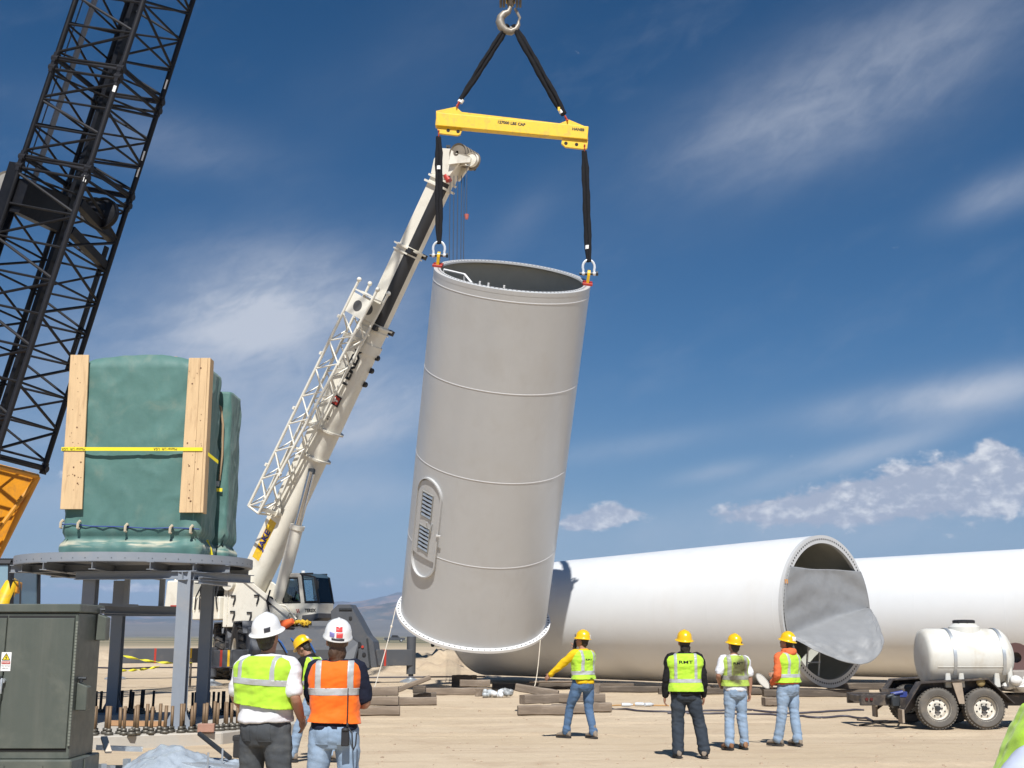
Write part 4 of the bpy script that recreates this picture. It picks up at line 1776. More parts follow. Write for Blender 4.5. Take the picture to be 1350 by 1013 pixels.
# lower shell, pillars and roof are separate parts
low_p = [(-.86, CZ0), (.50, CZ0), (.98, CZ0 + .45), (1.01, CZ0 + .86), (-.86, CZ0 + .86)]
mb.prism([KP(f, -cw_, z) for f, z in low_p], kl * 2 * cw_)
cab = mb.build('cab', M_CREAM, rt, bevel=.03, seg=2)
mb = MB()
mb.prism([KP(f, -cw_, z) for f, z in ((-.86, CZ1 - .17), (.12, CZ1 - .17), (.12, CZ1), (-.80, CZ1 + .02))], kl * 2 * cw_)
mb.build('roof', M_CREAM, cab, bevel=.03)
mb = MB()
mb.prism([KP(f, -cw_ + .01, z) for f, z in ((.12, CZ1 - .05), (.12, CZ1 + .0), (.62, CZ1 - .03), (.76, CZ1 - .18), (.72, CZ1 - .20), (.60, CZ1 - .09))], kl * 2 * (cw_ - .01))
mb.build('roof_window', M_GLASS, cab)
for l in (-cw_ + .03, cw_ - .03):
    mb = MB()
    mb.beam(KP(-.80, l, CZ0 + .84), KP(-.80, l, CZ1 - .12), .07, .20, kb)
    mb.beam(KP(.26, l, CZ0 + .84), KP(.07, l, CZ1 - .12), .07, .17, kb)
    mb.build('pillar', M_CREAM, cab)
    mb = MB()
    mb.beam(KP(1.0, l, CZ0 + .84), KP(.76, l, CZ1 - .16), .06, .06, kb)
    mb.beam(KP(.06, l, CZ1 - .03), KP(.66, l, CZ1 - .03), .06, .06, (0, 0, 1))
    mb.beam(KP(.30, l, CZ0 + .88), KP(1.0, l, CZ0 + .88), .05, .06, (0, 0, 1))
    mb.build('window_frame', M_BLACK, cab)
    mb = MB()
    s_ = -1 if l < 0 else 1
    for A in ([(-.69, CZ0 + .90), (.14, CZ0 + .90), (-.02, CZ1 - .20), (-.69, CZ1 - .20)], [(.36, CZ0 + .92), (.96, CZ0 + .92), (.74, CZ1 - .16), (.16, CZ1 - .06)]):
        q = [KP(f, l + .01 * s_, z) for f, z in A]
        for x, y in zip(q, q[1:] + q[:1]):
            mb.beam(x, y, .05, .05, kl)
    mb.build('window_seal', M_BLACK, cab)
M_GL2 = bpy.data.materials.new('clear_glass')
M_GL2.use_nodes = True
g_ = NT(M_GL2.node_tree)
for q in list(g_.n):
    g_.n.remove(q)
go = g_.new('ShaderNodeOutputMaterial')
gt = g_.new('ShaderNodeBsdfTransparent')
gt.inputs[0].default_value = (.80, .88, .90, 1)
gg = g_.new('ShaderNodeBsdfGlossy')
gg.inputs['Roughness'].default_value = .03
gm = g_.new('ShaderNodeMixShader')
fr = g_.new('ShaderNodeFresnel')
fr.inputs['IOR'].default_value = 1.6
g_.l.new(fr.outputs[0], gm.inputs[0])
g_.l.new(gt.outputs[0], gm.inputs[1])
g_.l.new(gg.outputs[0], gm.inputs[2])
g_.l.new(gm.outputs[0], go.inputs[0])
for l in (-cw_ + .03, cw_ - .03):
    for A in ([(-.69, CZ0 + .90), (.14, CZ0 + .90), (-.02, CZ1 - .20), (-.69, CZ1 - .20)], [(.36, CZ0 + .92), (.96, CZ0 + .92), (.74, CZ1 - .16), (.16, CZ1 - .06)]):
        mb = MB()
        mb.prism([KP(f, l, z) for f, z in A], kl * .008)
        mb.build('window', M_GL2, cab)
mb = MB()
mb.prism([KP(.99, -cw_ + .05, CZ0 + .90), KP(.99, cw_ - .05, CZ0 + .90), KP(.755, cw_ - .05, CZ1 - .18), KP(.755, -cw_ + .05, CZ1 - .18)], kb * .008)
mb.build('windscreen', M_GL2, cab)
mb = MB()
mb.box(KP(-.83, 0, CZ0 + 1.3), (.04, .9, .95), Mup)
mb.build('rear_panel', M_CREAM, cab)
mb = MB()
mb.box(KP(-.35, 0, CZ0 + .78), (.5, .5, .15), Mup)
mb.box(KP(-.58, 0, CZ0 + 1.15), (.14, .5, .7), Mup)
mb.build('seat', M_BLACK, cab, bevel=.03)
mb = MB()
mb.cyl(KP(.45, 0, CZ0 + .86), KP(.60, .0, CZ0 + 1.12), .05, n=8)
mb.lathe([(.16, -.02), (.19, 0), (.16, .02)], KP(.58, 0, CZ0 + 1.12), (kb * -.5 + V((0, 0, .8))), 16)
mb.build('steering_wheel', pm('plastic_blue', (.03, .14, .35), .5), cab)
mb = MB()
mb.cyl(KP(-.6, -.3, CZ1 + .0), KP(-.6, -.3, CZ1 + .19), .10, n=12)
mb.build('beacon', pm('beacon_amber', (.50, .12, .03), .35), cab)
mb = MB()
mb.cyl(KP(-.2, .1, CZ1), KP(-.2, .1, CZ1 + .12), .07, n=10)
mb.build('roof_lamp', M_WHITE, cab)
mb = MB()
mb.path([KP(.95, -cw_ - .02, CZ1 - .25), KP(1.02, -cw_ - .16, CZ1 - .30), KP(1.02, -cw_ - .16, CZ1 - .45)], .018, 6)
mb.box(KP(1.02, -cw_ - .16, CZ1 - .48), (.05, .12, .28), Mup)
mb.build('mirror', M_BLACK, cab)
text_mesh('cab_lettering', 'TEREX', .17, kl * -1 if False else kb, (0, 0, 1), KP(.62, -cw_ - .012, CZ0 + .58), M_BLACKP, cab, bold=.006)
for f_ in (.02, .10):
    mb = MB()
    mb.prism([KP(f_, -cw_ - .006, CZ0 + .50), KP(f_ + .04, -cw_ - .006, CZ0 + .50), KP(f_ - .02, -cw_ - .006, CZ0 + .64), KP(f_ - .06, -cw_ - .006, CZ0 + .64)], kl * .004)
    mb.build('cab_decal', M_RED, cab)
mb = MB()
mb.prism([KP(.25, -cw_ - .01, CZ0 - .02), KP(1.0, -cw_ - .01, CZ0 + .30), KP(1.02, -cw_ - .01, CZ0 + .48), KP(.25, -cw_ - .01, CZ0 + .40)], kl * (2 * cw_ + .02))
mb.build('cab_belly', M_GREY, cab, bevel=.01)
# hand rail and step plate beside the cab
mb = MB()
mb.path([KP(-.95, -.62, CZ0 + .1), KP(-.95, -.62, CZ0 + .85), KP(-.4, -.66, CZ0 + .75), KP(.1, -.66, CZ0 + .25)], .045, 6)
mb.prism([KP(-.55, -.66, CZ0 - .25), KP(-.2, -.66, CZ0 - .25), KP(.10, -.66, CZ0 + .45), KP(-.30, -.66, CZ0 + .55)], kl * .10)
mb.build('side_step', M_CREAM, cab)

# carrier
hc = V((.37, -.929, 0)).normalized()
lc = V((-hc.y, hc.x, 0))
CC = V((-9.35, 48.1, 0))


def KC(f, l, z):
    return CC + hc * f + lc * l + V((0, 0, z))


Mc = Matrix((hc, lc, V((0, 0, 1)))).transposed()
mb = MB()
mb.prism([KC(-4.2, -.75, .75), KC(3.4, -.75, .75), KC(3.4, -.75, 1.55), KC(-4.2, -.75, 1.55)], lc * 1.5)
mb.build('chassis', M_GREY, rt, bevel=.03)
for f_ in (-2.45, 2.45):
    for l in (-1.45, 1.45):
        sg = 1 if l > 0 else -1
        c = KC(f_, l, 1.06)
        ax = lc * sg
        if f_ < 0:
            ax = (ax * .97 + hc * -.10).normalized()
        mb = MB()
        mb.lathe([(.52, -.30), (.62, -.36), (.98, -.34), (1.06, -.26), (1.07, 0), (1.06, .26), (.98, .34), (.62, .36), (.52, .30)], c, ax, 40)
        # deep lugs of the tread
        x, y, a = frame(ax)
        for i in range(24):
            for s_ in (-1, 1):
                t = 2 * PI * (i + (.5 if s_ > 0 else 0)) / 24
                rad = x * math.cos(t) + y * math.sin(t)
                tan = y * math.cos(t) - x * math.sin(t)
                p = c + rad * 1.075
                mb.beam(p + ax * .02 * s_, p + ax * .33 * s_ + tan * .16 - rad * .02, .12, .08, rad)
        wh = mb.build('wheel', M_RUB, rt)
        mb = MB()
        mb.lathe([(.0, .10), (.18, .10), (.20, .02), (.44, .06), (.50, .31), (.545, .34), (.54, .25)], c, ax, 32)
        mb.build('rim', M_CREAM, wh)
        mb = MB()
        mb.cyl(c + ax * .10, c + ax * .28, .16, n=12)
        mb.build('hub', M_GREY, wh)
for f_ in (-2.45, 2.45):                          # deck plates over the wheels
    for l in (-1.25, 1.25):
        mb = MB()
        mb.prism([KC(f_ - 1.25, l - .45, 1.78), KC(f_ - 1.0, l - .45, 2.22), KC(f_ + 1.0, l - .45, 2.22), KC(f_ + 1.25, l - .45, 1.78), KC(f_ + 1.22, l - .45, 1.74), KC(f_ + .98, l - .45, 2.17),
                  KC(f_ - .98, l - .45, 2.17), KC(f_ - 1.22, l - .45, 1.74)], lc * .9)
        mb.build('fender', M_GREY, rt)
# boxes along the near side
mb = MB()
mb.prism([KC(-1.05, -1.55, .72), KC(1.2, -1.55, .72), KC(1.2, -1.55, 1.62), KC(-.7, -1.55, 1.62), KC(-1.05, -1.55, 2.05), KC(-1.55, -1.55, 2.05), KC(-1.3, -1.55, 1.5)], lc * .8)
tb_ = mb.build('tool_box', M_GREY, rt, bevel=.02)
mb = MB()
mb.box(KC(-.55, -1.56, 1.18), (.55, .03, .70), Mc)
mb.build('step_recess', M_BLACK, tb_)
for z_ in (.95, 1.2, 1.45):
    mb = MB()
    mb.box(KC(-.55, -1.59, z_), (.50, .10, .04), Mc)
    mb.build('step', M_GREY, tb_)
for k in range(3):
    mb = MB()
    mb.box(KC(.15 + .22 * k, -1.553, 1.25), (.13, .006, .26 - .05 * k), Mc)
    mb.build('decal', M_WHITE, tb_)
mb = MB()
mb.box(KC(.3, -1.57, .80), (2.3, .03, .05), Mc)
mb.build('box_edge', M_STEELD, tb_)
# front: sloped bumper housing and outrigger box
mb = MB()
mb.prism([KC(3.0, -1.55, .60), KC(4.55, -1.55, .60), KC(4.6, -1.55, 1.25), KC(4.0, -1.55, 1.95), KC(3.3, -1.55, 2.1), KC(3.0, -1.55, 1.7)], lc * 3.1)
fr_ = mb.build('front_housing', M_GREY, rt, bevel=.05)
mb = MB()
mb.prism([KC(3.1, 1.55, .55), KC(4.4, 1.55, .55), KC(4.4, 2.2, .62), KC(4.2, 2.4, 1.2), KC(3.6, 1.9, 1.9), KC(3.1, 1.55, 1.9)], V((0, 0, .25)))
mb.build('side_wing', M_GREY, fr_, bevel=.03)
mb = MB()
for k in range(3):
    mb.path([KC(4.3, -.6 + .5 * k, 1.6), KC(4.65, -.5 + .5 * k, 1.45), KC(4.7, -.3 + .5 * k, 1.1)], .03, 6)
mb.build('hose', pm('hose_blue', (.03, .10, .30), .5), fr_)
mb = MB()
mb.prism([P(u, v, 45.2) for u, v in ((436, 806), (446, 797), (461, 797), (470, 812), (484, 838), (492, 846), (497, 880), (440, 884))], V((.1, 1.0, 0)))
oh_ = mb.build('outrigger_housing', M_GREY, rt, bevel=.012)
for u, v, r_, m_ in ((473, 850, .10, M_BLACK), (478, 853, .05, M_RED), (480, 863, .07, M_BLACK), (462, 815, .06, M_BLACK), (452, 870, .05, M_STEELD)):
    mb = MB()
    c = P(u, v, 45.19)
    mb.cyl(c, c + V((0, -.03, 0)), r_, n=12)
    mb.build('housing_boss', m_, oh_)
mb = MB()
mb.beam(P(447, 803, 45.17), P(464, 803, 45.17), .05, .06)
mb.beam(P(484, 842, 45.17), P(488, 878, 45.17), .06, .05, (0, 1, 0))
mb.build('housing_edge', M_STEELD, oh_)
for lab, c, ax, mt_ in (('cone', KC(3.9, -.35, 2.05), V((.9, -.3, .35)), pm('safety_orange', (.75, .13, .03), .5)), ('lamp', KC(4.1, .6, 2.0), V((0, 0, 1)), M_STEELD)):
    mb = MB()
    mb.cyl(c, c + ax.normalized() * .45, .19, .10, n=14)
    if lab == 'cone':
        o = solo(mb, 'traffic_cone', mt_, 'orange traffic cone lying on the grey front deck of the cream crane', 'traffic cone', KC(3.9, -.35, 2.0))
    else:
        pass
mb = MB()
pts = [KC(3.6 + .35 * math.sin(i * 1.9), -.9 + .12 * i, 2.14 + .06 * math.sin(i * 2.7)) for i in range(14)]
mb.path(pts, .07, 6)
mb.path([p + V((.12, 0, .02)) for p in pts[3:]], .06, 6)
o = solo(mb, 'strap', pm('strap_yellow', (.62, .40, .03), .7, var=.2, vs=6), 'yellow lifting straps heaped on the front deck of the cream crane', 'strap', KC(3.6, -.2, 2.05), bevel=0)
# outriggers
for f_, ext_r, ext_l in ((3.85, 2.75, 4.5), (-3.85, 5.4, 4.0)):
    mb = MB()
    mb.box(KC(f_, 0, .88), (.56, 4.2, .66), Mc)
    ob = mb.build('outrigger_box', M_GREY, rt, bevel=.02)
    for sg, ext in ((-1, ext_r), (1, ext_l)):
        mb = MB()
        mb.beam(KC(f_, sg * 1.6, .90), KC(f_, sg * ext, .90), .40, .58)
        bm_ = mb.build('outrigger_beam', M_GREY, rt, bevel=.015)
        for q, col in ((.55, M_RED), (.12, M_YEL)):
            mb = MB()
            pc = KC(f_, sg * (2.15 + (ext - 2.15) * q), .90)
            mb.box(pc, (.41, .08, .59), Mc)
            mb.build('beam_mark', col, bm_)
        mb = MB()
        e_ = KC(f_, sg * ext, 0)
        mb.cyl(e_ + V((0, 0, .30)), e_ + V((0, 0, 1.66 if f_ < 0 or sg > 0 else 1.3)), .17, n=14)
        mb.cyl(e_ + V((0, 0, .12)), e_ + V((0, 0, .5)), .095, n=12)
        mb.build('jack', M_GREY, rt)
        mb = MB()
        mb.lathe([(0, .22), (.12, .22), (.14, .16), (.42, .05), (.42, .0), (0, 0)], e_ + V((0, 0, -.01)), (0, 0, 1), 14, smooth=False)
        mb.build('float_pad', M_GALV, rt)
# yellow web strap hanging down behind the platform
mb = MB()
s0 = UP(-2.0, -1.15, 3.9)
mb.loft([[s0 + hb * a + V((0, 0, z)) + lb * (-.05) for a in (-w_, w_)] for z, w_ in ((.35, .05), (-.3, .07), (-.7, .13), (-1.05, .22), (-1.35, .25))], cap=False, closed=False)
o = solo(mb, 'strap', pm('strap_yellow'  , (.62, .40, .03), .7), 'yellow web strap draped over the cream crane beside its cheek plate', 'strap', s0 - V((0, 0, 1.3)))
md = o.modifiers.new('thickness', 'SOLIDIFY')
md.thickness = .02

# ================================================================== cribbing timbers
TIMB_G = 'timbers of the cribbing'


def timber(u, d, z, L, label, ang=0.0, w=.20, h=.19, tilt=0.0, dark=False, seed=0):
    """one railway-sleeper sized timber, centre under photo column u"""
    c = G(u, d, z)
    rg = random.Random(seed + int(u * 7))
    M = Matrix.Rotation(R(ang), 3, 'Z') @ Matrix.Rotation(R(-tilt), 3, 'Y')
    mb = MB()
    n = 7
    rings = []
    for i in range(n + 1):
        x = -L / 2 + L * i / n
        hw, hh = w / 2 * rg.uniform(.96, 1.03), h / 2 * rg.uniform(.95, 1.03)
        jx, jy = rg.uniform(-.008, .008), rg.uniform(-.006, .006)
        b = .018
        rings.append([c + M @ V((x, y + jx, zz + jy)) for y, zz in
                      ((-hw, -hh + b), (-hw, hh - b), (-hw + b, hh), (hw - b, hh), (hw, hh - b), (hw, -hh + b), (hw - b, -hh), (-hw + b, -hh))])
    mb.loft(rings, smooth=False)
    me = mb.mesh('timber', Matrix.Translation(c).inverted())
    # object axes follow the grain
    me.transform(M.to_4x4().inverted())
    o = link('timber', me, None, c)
    o.rotation_euler = M.to_euler()
    me.materials.append(M_TIMBERD if dark else M_TIMBER)
    return tag(o, label, 'timber', TIMB_G)


T = timber
# stack of three beside the orange vest
T(474, 27.3, .10, 1.75, 'bottom timber of the three high stack right of the orange vest', 2, .22)
T(473, 27.4, .30, 1.75, 'middle timber of the three high stack right of the orange vest', -1, .22)
T(471, 27.5, .50, 1.8, 'top timber of the three high stack right of the orange vest, with a bolt hole', 1, .22)
T(536, 31.2, .10, 1.5, 'short timber lying on the sand under the leaning timber', 3)
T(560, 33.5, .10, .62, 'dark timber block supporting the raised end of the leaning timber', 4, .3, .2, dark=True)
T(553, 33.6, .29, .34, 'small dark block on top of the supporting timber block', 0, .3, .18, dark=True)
T(541, 32.9, .42, 1.12, 'leaning timber with split end propped on dark blocks left of the tower base', 6, .24, .12, 21)
T(600, 36.6, .10, 1.9, 'pale long timber on the ground below the left rim of the base flange', 2, .2, .2)
T(637, 36.2, .10, .6, 'short pale timber end beside the white bags', 60, .2, .2)
T(626, 37.4, .30, .9, 'brown timber lying crosswise under the dark end of the near lying section', 8, .24, .2)
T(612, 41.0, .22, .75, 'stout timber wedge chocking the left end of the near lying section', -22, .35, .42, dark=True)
# cribbing behind the yellow shirted man
T(714, 27.5, .10, 1.05, 'front left bottom timber of the jumbled pile behind the yellow shirted man', 5, .24, .20)
T(755, 28.0, .10, .95, 'bottom timber in the middle of the jumbled pile behind the yellow shirted man', -3, .24, .20)
T(788, 28.6, .10, .62, 'right end bottom timber of the jumbled pile behind the yellow shirted man', 8, .24, .20)
T(711, 28.4, .29, .92, 'cross timber with a pale sawn end, second layer of the jumbled pile', 32, .24, .20)
T(765, 28.9, .29, 1.15, 'long second layer timber of the pile passing behind the mans jeans', -2, .24, .20)
T(708, 28.9, .45, 1.0, 'tilted timber sliding off the upper left of the jumbled pile', -8, .24, .17, -9)
T(785, 29.2, .48, .32, 'topmost timber block of the pile just right of the mans belt', 80, .22, .20)
# timbers that carry the lying tower sections
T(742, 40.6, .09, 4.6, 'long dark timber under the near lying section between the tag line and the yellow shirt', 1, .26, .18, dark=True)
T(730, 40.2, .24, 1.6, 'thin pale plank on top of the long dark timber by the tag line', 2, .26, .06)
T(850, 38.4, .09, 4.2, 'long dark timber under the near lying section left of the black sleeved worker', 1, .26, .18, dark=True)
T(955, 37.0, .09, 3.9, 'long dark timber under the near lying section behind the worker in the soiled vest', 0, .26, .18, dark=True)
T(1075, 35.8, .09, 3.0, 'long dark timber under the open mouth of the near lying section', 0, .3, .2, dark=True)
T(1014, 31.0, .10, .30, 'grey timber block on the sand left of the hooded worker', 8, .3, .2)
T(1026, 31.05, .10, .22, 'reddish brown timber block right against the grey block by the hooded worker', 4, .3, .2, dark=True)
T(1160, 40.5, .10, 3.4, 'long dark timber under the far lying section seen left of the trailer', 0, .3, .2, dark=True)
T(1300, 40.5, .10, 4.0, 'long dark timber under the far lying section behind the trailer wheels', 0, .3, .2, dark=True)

# ================================================================== tank trailer (right)
M_TANK = pm('tank_plastic', (.60, .595, .55), .58, var=.03, vs=1.5, spec=.4, dirt=((.46, .40, .30), .45, 2.4), streaks=((.44, .38, .28), .40, 3.4))
M_TRAIL = pm('trailer_brown_black', (.045, .037, .033), .5, var=.25, vs=3, dirt=((.22, .17, .12), .55, 4))
M_RIM = pm('wheel_rim_cream', (.70, .66, .57), .45, var=.08, vs=5, dirt=((.38, .30, .22), .5, 7))
M_DUSTY = pm('dusty_tan', (.33, .265, .20), .8, var=.15, vs=6)
M_TYRE = pm('tyre_dusty', (.115, .105, .092), .9, var=.2, vs=5, dirt=((.20, .165, .125), .6, 5))
TD = 23.3
tr = thing('tank_trailer', 'dark tandem axle trailer with cream rims carrying the white tank', 'trailer', G(1265, TD + .9, 0))


def TP(u, v, y=0.0):
    return P(u, v, TD) + V((0, y, 0))


WR = .372
wl = []
for u in (1234.5, 1296.0):
    for yy in (0.12, 1.75):
        c = G(u, TD + .12, WR)
        c.y += yy - .12
        ax = V((0, -1, 0)) if yy < 1 else V((0, 1, 0))
        e = None
        mb = MB()
        mb.lathe([(.205, -.10), (.235, -.125), (.33, -.125), (.365, -.09), (WR, -.03), (WR, .03), (.365, .09), (.33, .125), (.235, .125), (.205, .10)], c, ax, 44, sharp if False else False)
        # tread blocks
        for i in range(40):
            t = 2 * PI * i / 40
            x, y, a = frame(ax)
            rad = x * math.cos(t) + y * math.sin(t)
            for s_ in (-1, 1):
                mb.box(c + rad * (WR - .004) + ax * .06 * s_, (.035, .075, .02), Matrix((y * math.cos(t) - x * math.sin(t), ax, rad)).transposed())
        wh = mb.build('wheel', M_TYRE, tr)
        mb = MB()
        mb.lathe([(.235, .126), (.225, .112), (.212, .10), (.205, .045), (.19, .03), (.165, .045), (.12, .055), (.085, .05), (.07, .04), (0, .04)], c, ax, 36)
        rim = mb.build('rim', M_RIM, wh, sharp=35)
        mb = MB()
        for i in range(8):
            t = 2 * PI * (i + .5) / 8
            x, y, a = frame(ax)
            q = c + (x * math.cos(t) + y * math.sin(t)) * .148
            mb.cyl(q + ax * .045, q + ax * .0555, .015, n=10)
        mb.build('rim_holes', M_HOLE, wh, kind='stuff')
        mb = MB()
        mb.cyl(c + ax * .03, c + ax * .13, .048, .042, n=12)
        for i in range(6):
            t = 2 * PI * i / 6
            q = c + (x * math.cos(t) + y * math.sin(t)) * .085
            mb.cyl(q + ax * .04, q + ax * .075, .013, n=6)
        mb.build('hub', M_STEELD, wh)
for u in (1234.5, 1296.0):
    mb = MB()
    c = G(u, TD + .12, WR)
    mb.cyl(c, c + V((0, 1.6, 0)), .045, n=10)
    mb.build('axle', M_STEELD, tr)
# fender: flat top with sloped ends
FP = [(1190, 937), (1213, 899.5), (1301, 894), (1336, 926)]
for yo, nm in ((-.03, 'fender'), (1.65, 'fender')):
    fp = [TP(u, v) for u, v in FP]
    fp = [V((p.x, TD + yo - .02, p.z)) for p in fp]
    mb = MB()
    top, bot = [], []
    for p in fp:
        top.append(p)
    inn = [V((p.x, p.y, p.z - .028)) for p in fp]
    for a, b, a2, b2 in zip(fp, fp[1:], inn, inn[1:]):
        D_ = V((0, .30, 0))
        mb.hexa([a2, b2, b2 + D_, a2 + D_, a, b, b + D_, a + D_])
    f_ = mb.build(nm, M_TRAIL, tr)
    mb = MB()                                     # dropped skirt behind the wheels
    sk = [fp[0], fp[1], fp[2], fp[3], fp[3] + V((-.02, 0, -.10)), V((fp[2].x + .1, 0, .52)), V((fp[1].x + .1, 0, .52)), fp[0] + V((.05, 0, -.1))]
    yy = TD + yo + .27
    mb.prism([V((p.x, yy, p.z - .03)) for p in sk], V((0, .02, 0)))
    mb.build('fender_skirt', M_TRAIL, f_)
    cc_ = (fp[1] + fp[2]) / 2 + V((.05, .02, -.03))
    mb = MB()
    mb.hexa([cc_ + V((-.09, 0, 0)), cc_ + V((.09, 0, 0)), cc_ + V((.09, .03, 0)), cc_ + V((-.09, .03, 0)),
             cc_ + V((.02, 0, -.40)), cc_ + V((.12, 0, -.40)), cc_ + V((.12, .03, -.40)), cc_ + V((.02, .03, -.40))])
    mb.build('fender_stay', M_DUSTY, f_)
    mb = MB()
    q = fp[0]
    mb.box(q + V((-.01, .12, -.10)), (.04, .26, .24))
    mb.build('mud_flap', M_DUSTY, f_)
# frame
mb = MB()
z_ = .50
x0_, x1_ = TP(1143, 930).x, TP(1420, 930).x
for yy in (.45, 1.35):
    mb.box(((x0_ + x1_) / 2, TD + yy, z_), (x1_ - x0_, .10, .20))
for xx in [x0_ + .06 + (x1_ - x0_ - .12) * i / 6 for i in range(7)]:
    mb.box((xx, TD + .9, z_ + .02), (.10, .80, .12))
fr_o = mb.build('frame', M_TRAIL, tr, bevel=.008)
mb = MB()
mb.box((x0_ + .18, TD + .42, z_), (.42, .02, .05))
mb.build('tail_plate', M_BLACK, fr_o)
mb = MB()
for dx_ in (.13, .22):
    mb.cyl((x0_ + dx_ - .02, TD + .397, z_ + .02), (x0_ + dx_ - .02, TD + .375, z_ + .02), .03, n=10)
mb.build('tail_lamp', pm('lamp_red', (.09, .014, .012), .3), tr)
# pump and blue valve on the tail
mb = MB()
mb.box(TP(1187, 926, .35), (.16, .18, .20))
mb.cyl(TP(1187, 918, .35), TP(1176, 921, .35), .05, n=10)
pmp = mb.build('pump', M_STEELD, tr, bevel=.02)
mb = MB()
mb.cyl(TP(1183, 917, .40), TP(1199, 914, .40), .035, n=8)
mb.box(TP(1200, 917, .45), (.14, .12, .10))
mb.build('valve', pm('valve_blue', (.03, .05, .22), .5), pmp)
mb = MB()
mb.box(TP(1188, 912, .55), (.45, .12, .06))
mb.build('tail_rail', M_TRAIL, tr)
mb = MB()
for pts_ in (((1186, 24.6), (1172, 24.9), (1155, 24.7), (1142, 24.3), (1133, 24.0)), ((1186, 24.9), (1168, 25.3), (1150, 25.2), (1130, 25.5))):
    mb.path([P(1188, 934, TD + .5)] + [G(u, d, .022) for u, d in pts_], .017, 6)
mb.build('drain_hose', M_BLACK, tr)
# right end: box and rack, mostly outside the frame
mb = MB()
mb.box(TP(1356, 908, .9) + V((.2, 0, .12)), (.75, 1.3, .40))
mb.build('tool_box', pm('box_taupe', (.30, .27, .24), .6, var=.15), tr, bevel=.02)
mb = MB()
mb.lathe([(.10, -.2), (.28, -.22), (.28, -.18), (.12, -.15), (.12, .15), (.28, .18), (.28, .22), (.10, .2)], TP(1360, 868, .9) , (0, 1, 0), 20)
mb.build('hose_reel', pm('reel_dark', (.10, .05, .045), .6), tr)

# the white tank: horizontal drum on moulded legs
TKC = TP(1283, 866.5, .55)
TL, TR = 1.62, .525
tk = thing('water_tank', 'white plastic water tank strapped on the tandem trailer, black lid on top', 'tank', V((TKC.x, TKC.y, TKC.z - TR)))
xa = -TL / 2
mb = MB()
prof = [(0, xa - .03), (.25, xa - .015), (.42, xa + .01), (.49, xa + .035), (TR - .01, xa + .08), (TR, xa + .14), (TR, 0.0)]
prof += [(TR, -xa - .16), (TR - .012, -xa - .11), (.44, -xa - .03), (.30, -xa + .06), (.15, -xa + .11), (0, -xa + .12)]
mb.lathe(prof, TKC, (1, 0, 0), 56)
tank = mb.build('tank_body', M_TANK, tk, sharp=50)
mb = MB()
for t_ in (R(200), R(340)):
    q_ = V((0, math.cos(t_) * TR, math.sin(t_) * TR))
    mb.beam(TKC + q_ + V((xa + .16, 0, 0)), TKC + q_ + V((-xa - .18, 0, 0)), .012, .012)
mb.build('mould_seam', M_TANK, tk, kind='stuff')
mb = MB()
c = TKC + V((.07, 0, TR))
mb.lathe([(.30, -.10), (.29, .03), (.25, .06), (.20, .10), (0, .10)], c, (0, 0, 1), 28)
mb.build('filler_neck', M_TANK, tk)
mb = MB()
mb.lathe([(.19, .10), (.20, .105), (.20, .15), (.18, .165), (0, .17)], c, (0, 0, 1), 24)
for i in range(8):
    t = 2 * PI * i / 8
    mb.box(c + V((.195 * math.cos(t), .195 * math.sin(t), .13)), (.035, .035, .05))
mb.build('lid', M_BLACK, tk)
for x_ in (-.32, .60):
    mb = MB()
    pts = []
    for i in range(25):
        t = R(-38) + R(256) * i / 24
        pts.append(TKC + V((x_, -math.cos(t) * 0 + (TR + .006) * math.cos(t), (TR + .006) * math.sin(t))))
    mb.loft([[p + V((dx_, 0, 0)) for dx_ in (-.03, .03)] for p in pts], cap=False, closed=False)
    mb.loft([[p + V((dx_, 0, 0)) + (p - TKC - V((x_, 0, 0))).normalized() * .008 for dx_ in (-.03, .03)] for p in pts], cap=False, closed=False)
    mb.build('strap', M_GALV, tk)
for x_ in (-.32, .60):
    mb = MB()
    for dx_ in (-.13, .12):
        a = TKC + V((x_ + dx_, -TR * .80, -.20))
        mb.hexa([a + V((-.06, .0, -.36)), a + V((.06, 0, -.36)), a + V((.06, .9, -.36)), a + V((-.06, .9, -.36)),
                 a + V((-.035, -.02, .05)), a + V((.035, -.02, .05)), a + V((.035, .9, .05)), a + V((-.035, .9, .05))])
    mb.build('tank_leg', M_TANK, tk, bevel=.012)
mb = MB()
mb.ell(TKC + V((.12, -.52, -.46)), (.085, .04, .08), 14, 10)
o = solo(mb, 'cap', pm('cap_ochre', (.28, .21, .09), .6), 'round ochre cap leaning under the white tank', 'cap', TKC + V((.12, -.52, -.54)))
rng = random.Random(3)
bag = MB()
for i in range(14):
    p = TKC + V((.92 + rng.uniform(-.22, .22), -.35 + rng.uniform(-.2, .2), -.50 + rng.uniform(-.10, .10)))
    bag.ell(p, (rng.uniform(.07, .13), rng.uniform(.07, .12), rng.uniform(.05, .10)), 8, 6, Matrix.Rotation(rng.uniform(0, 3), 3, 'Z'))
solo(bag, 'plastic_bag', pm('bag_white', (.66, .65, .62), .5, var=.1, vs=8), 'crumpled white plastic bags on the trailer beside the tank end', 'bag', TKC + V((.92, -.35, -.6)))

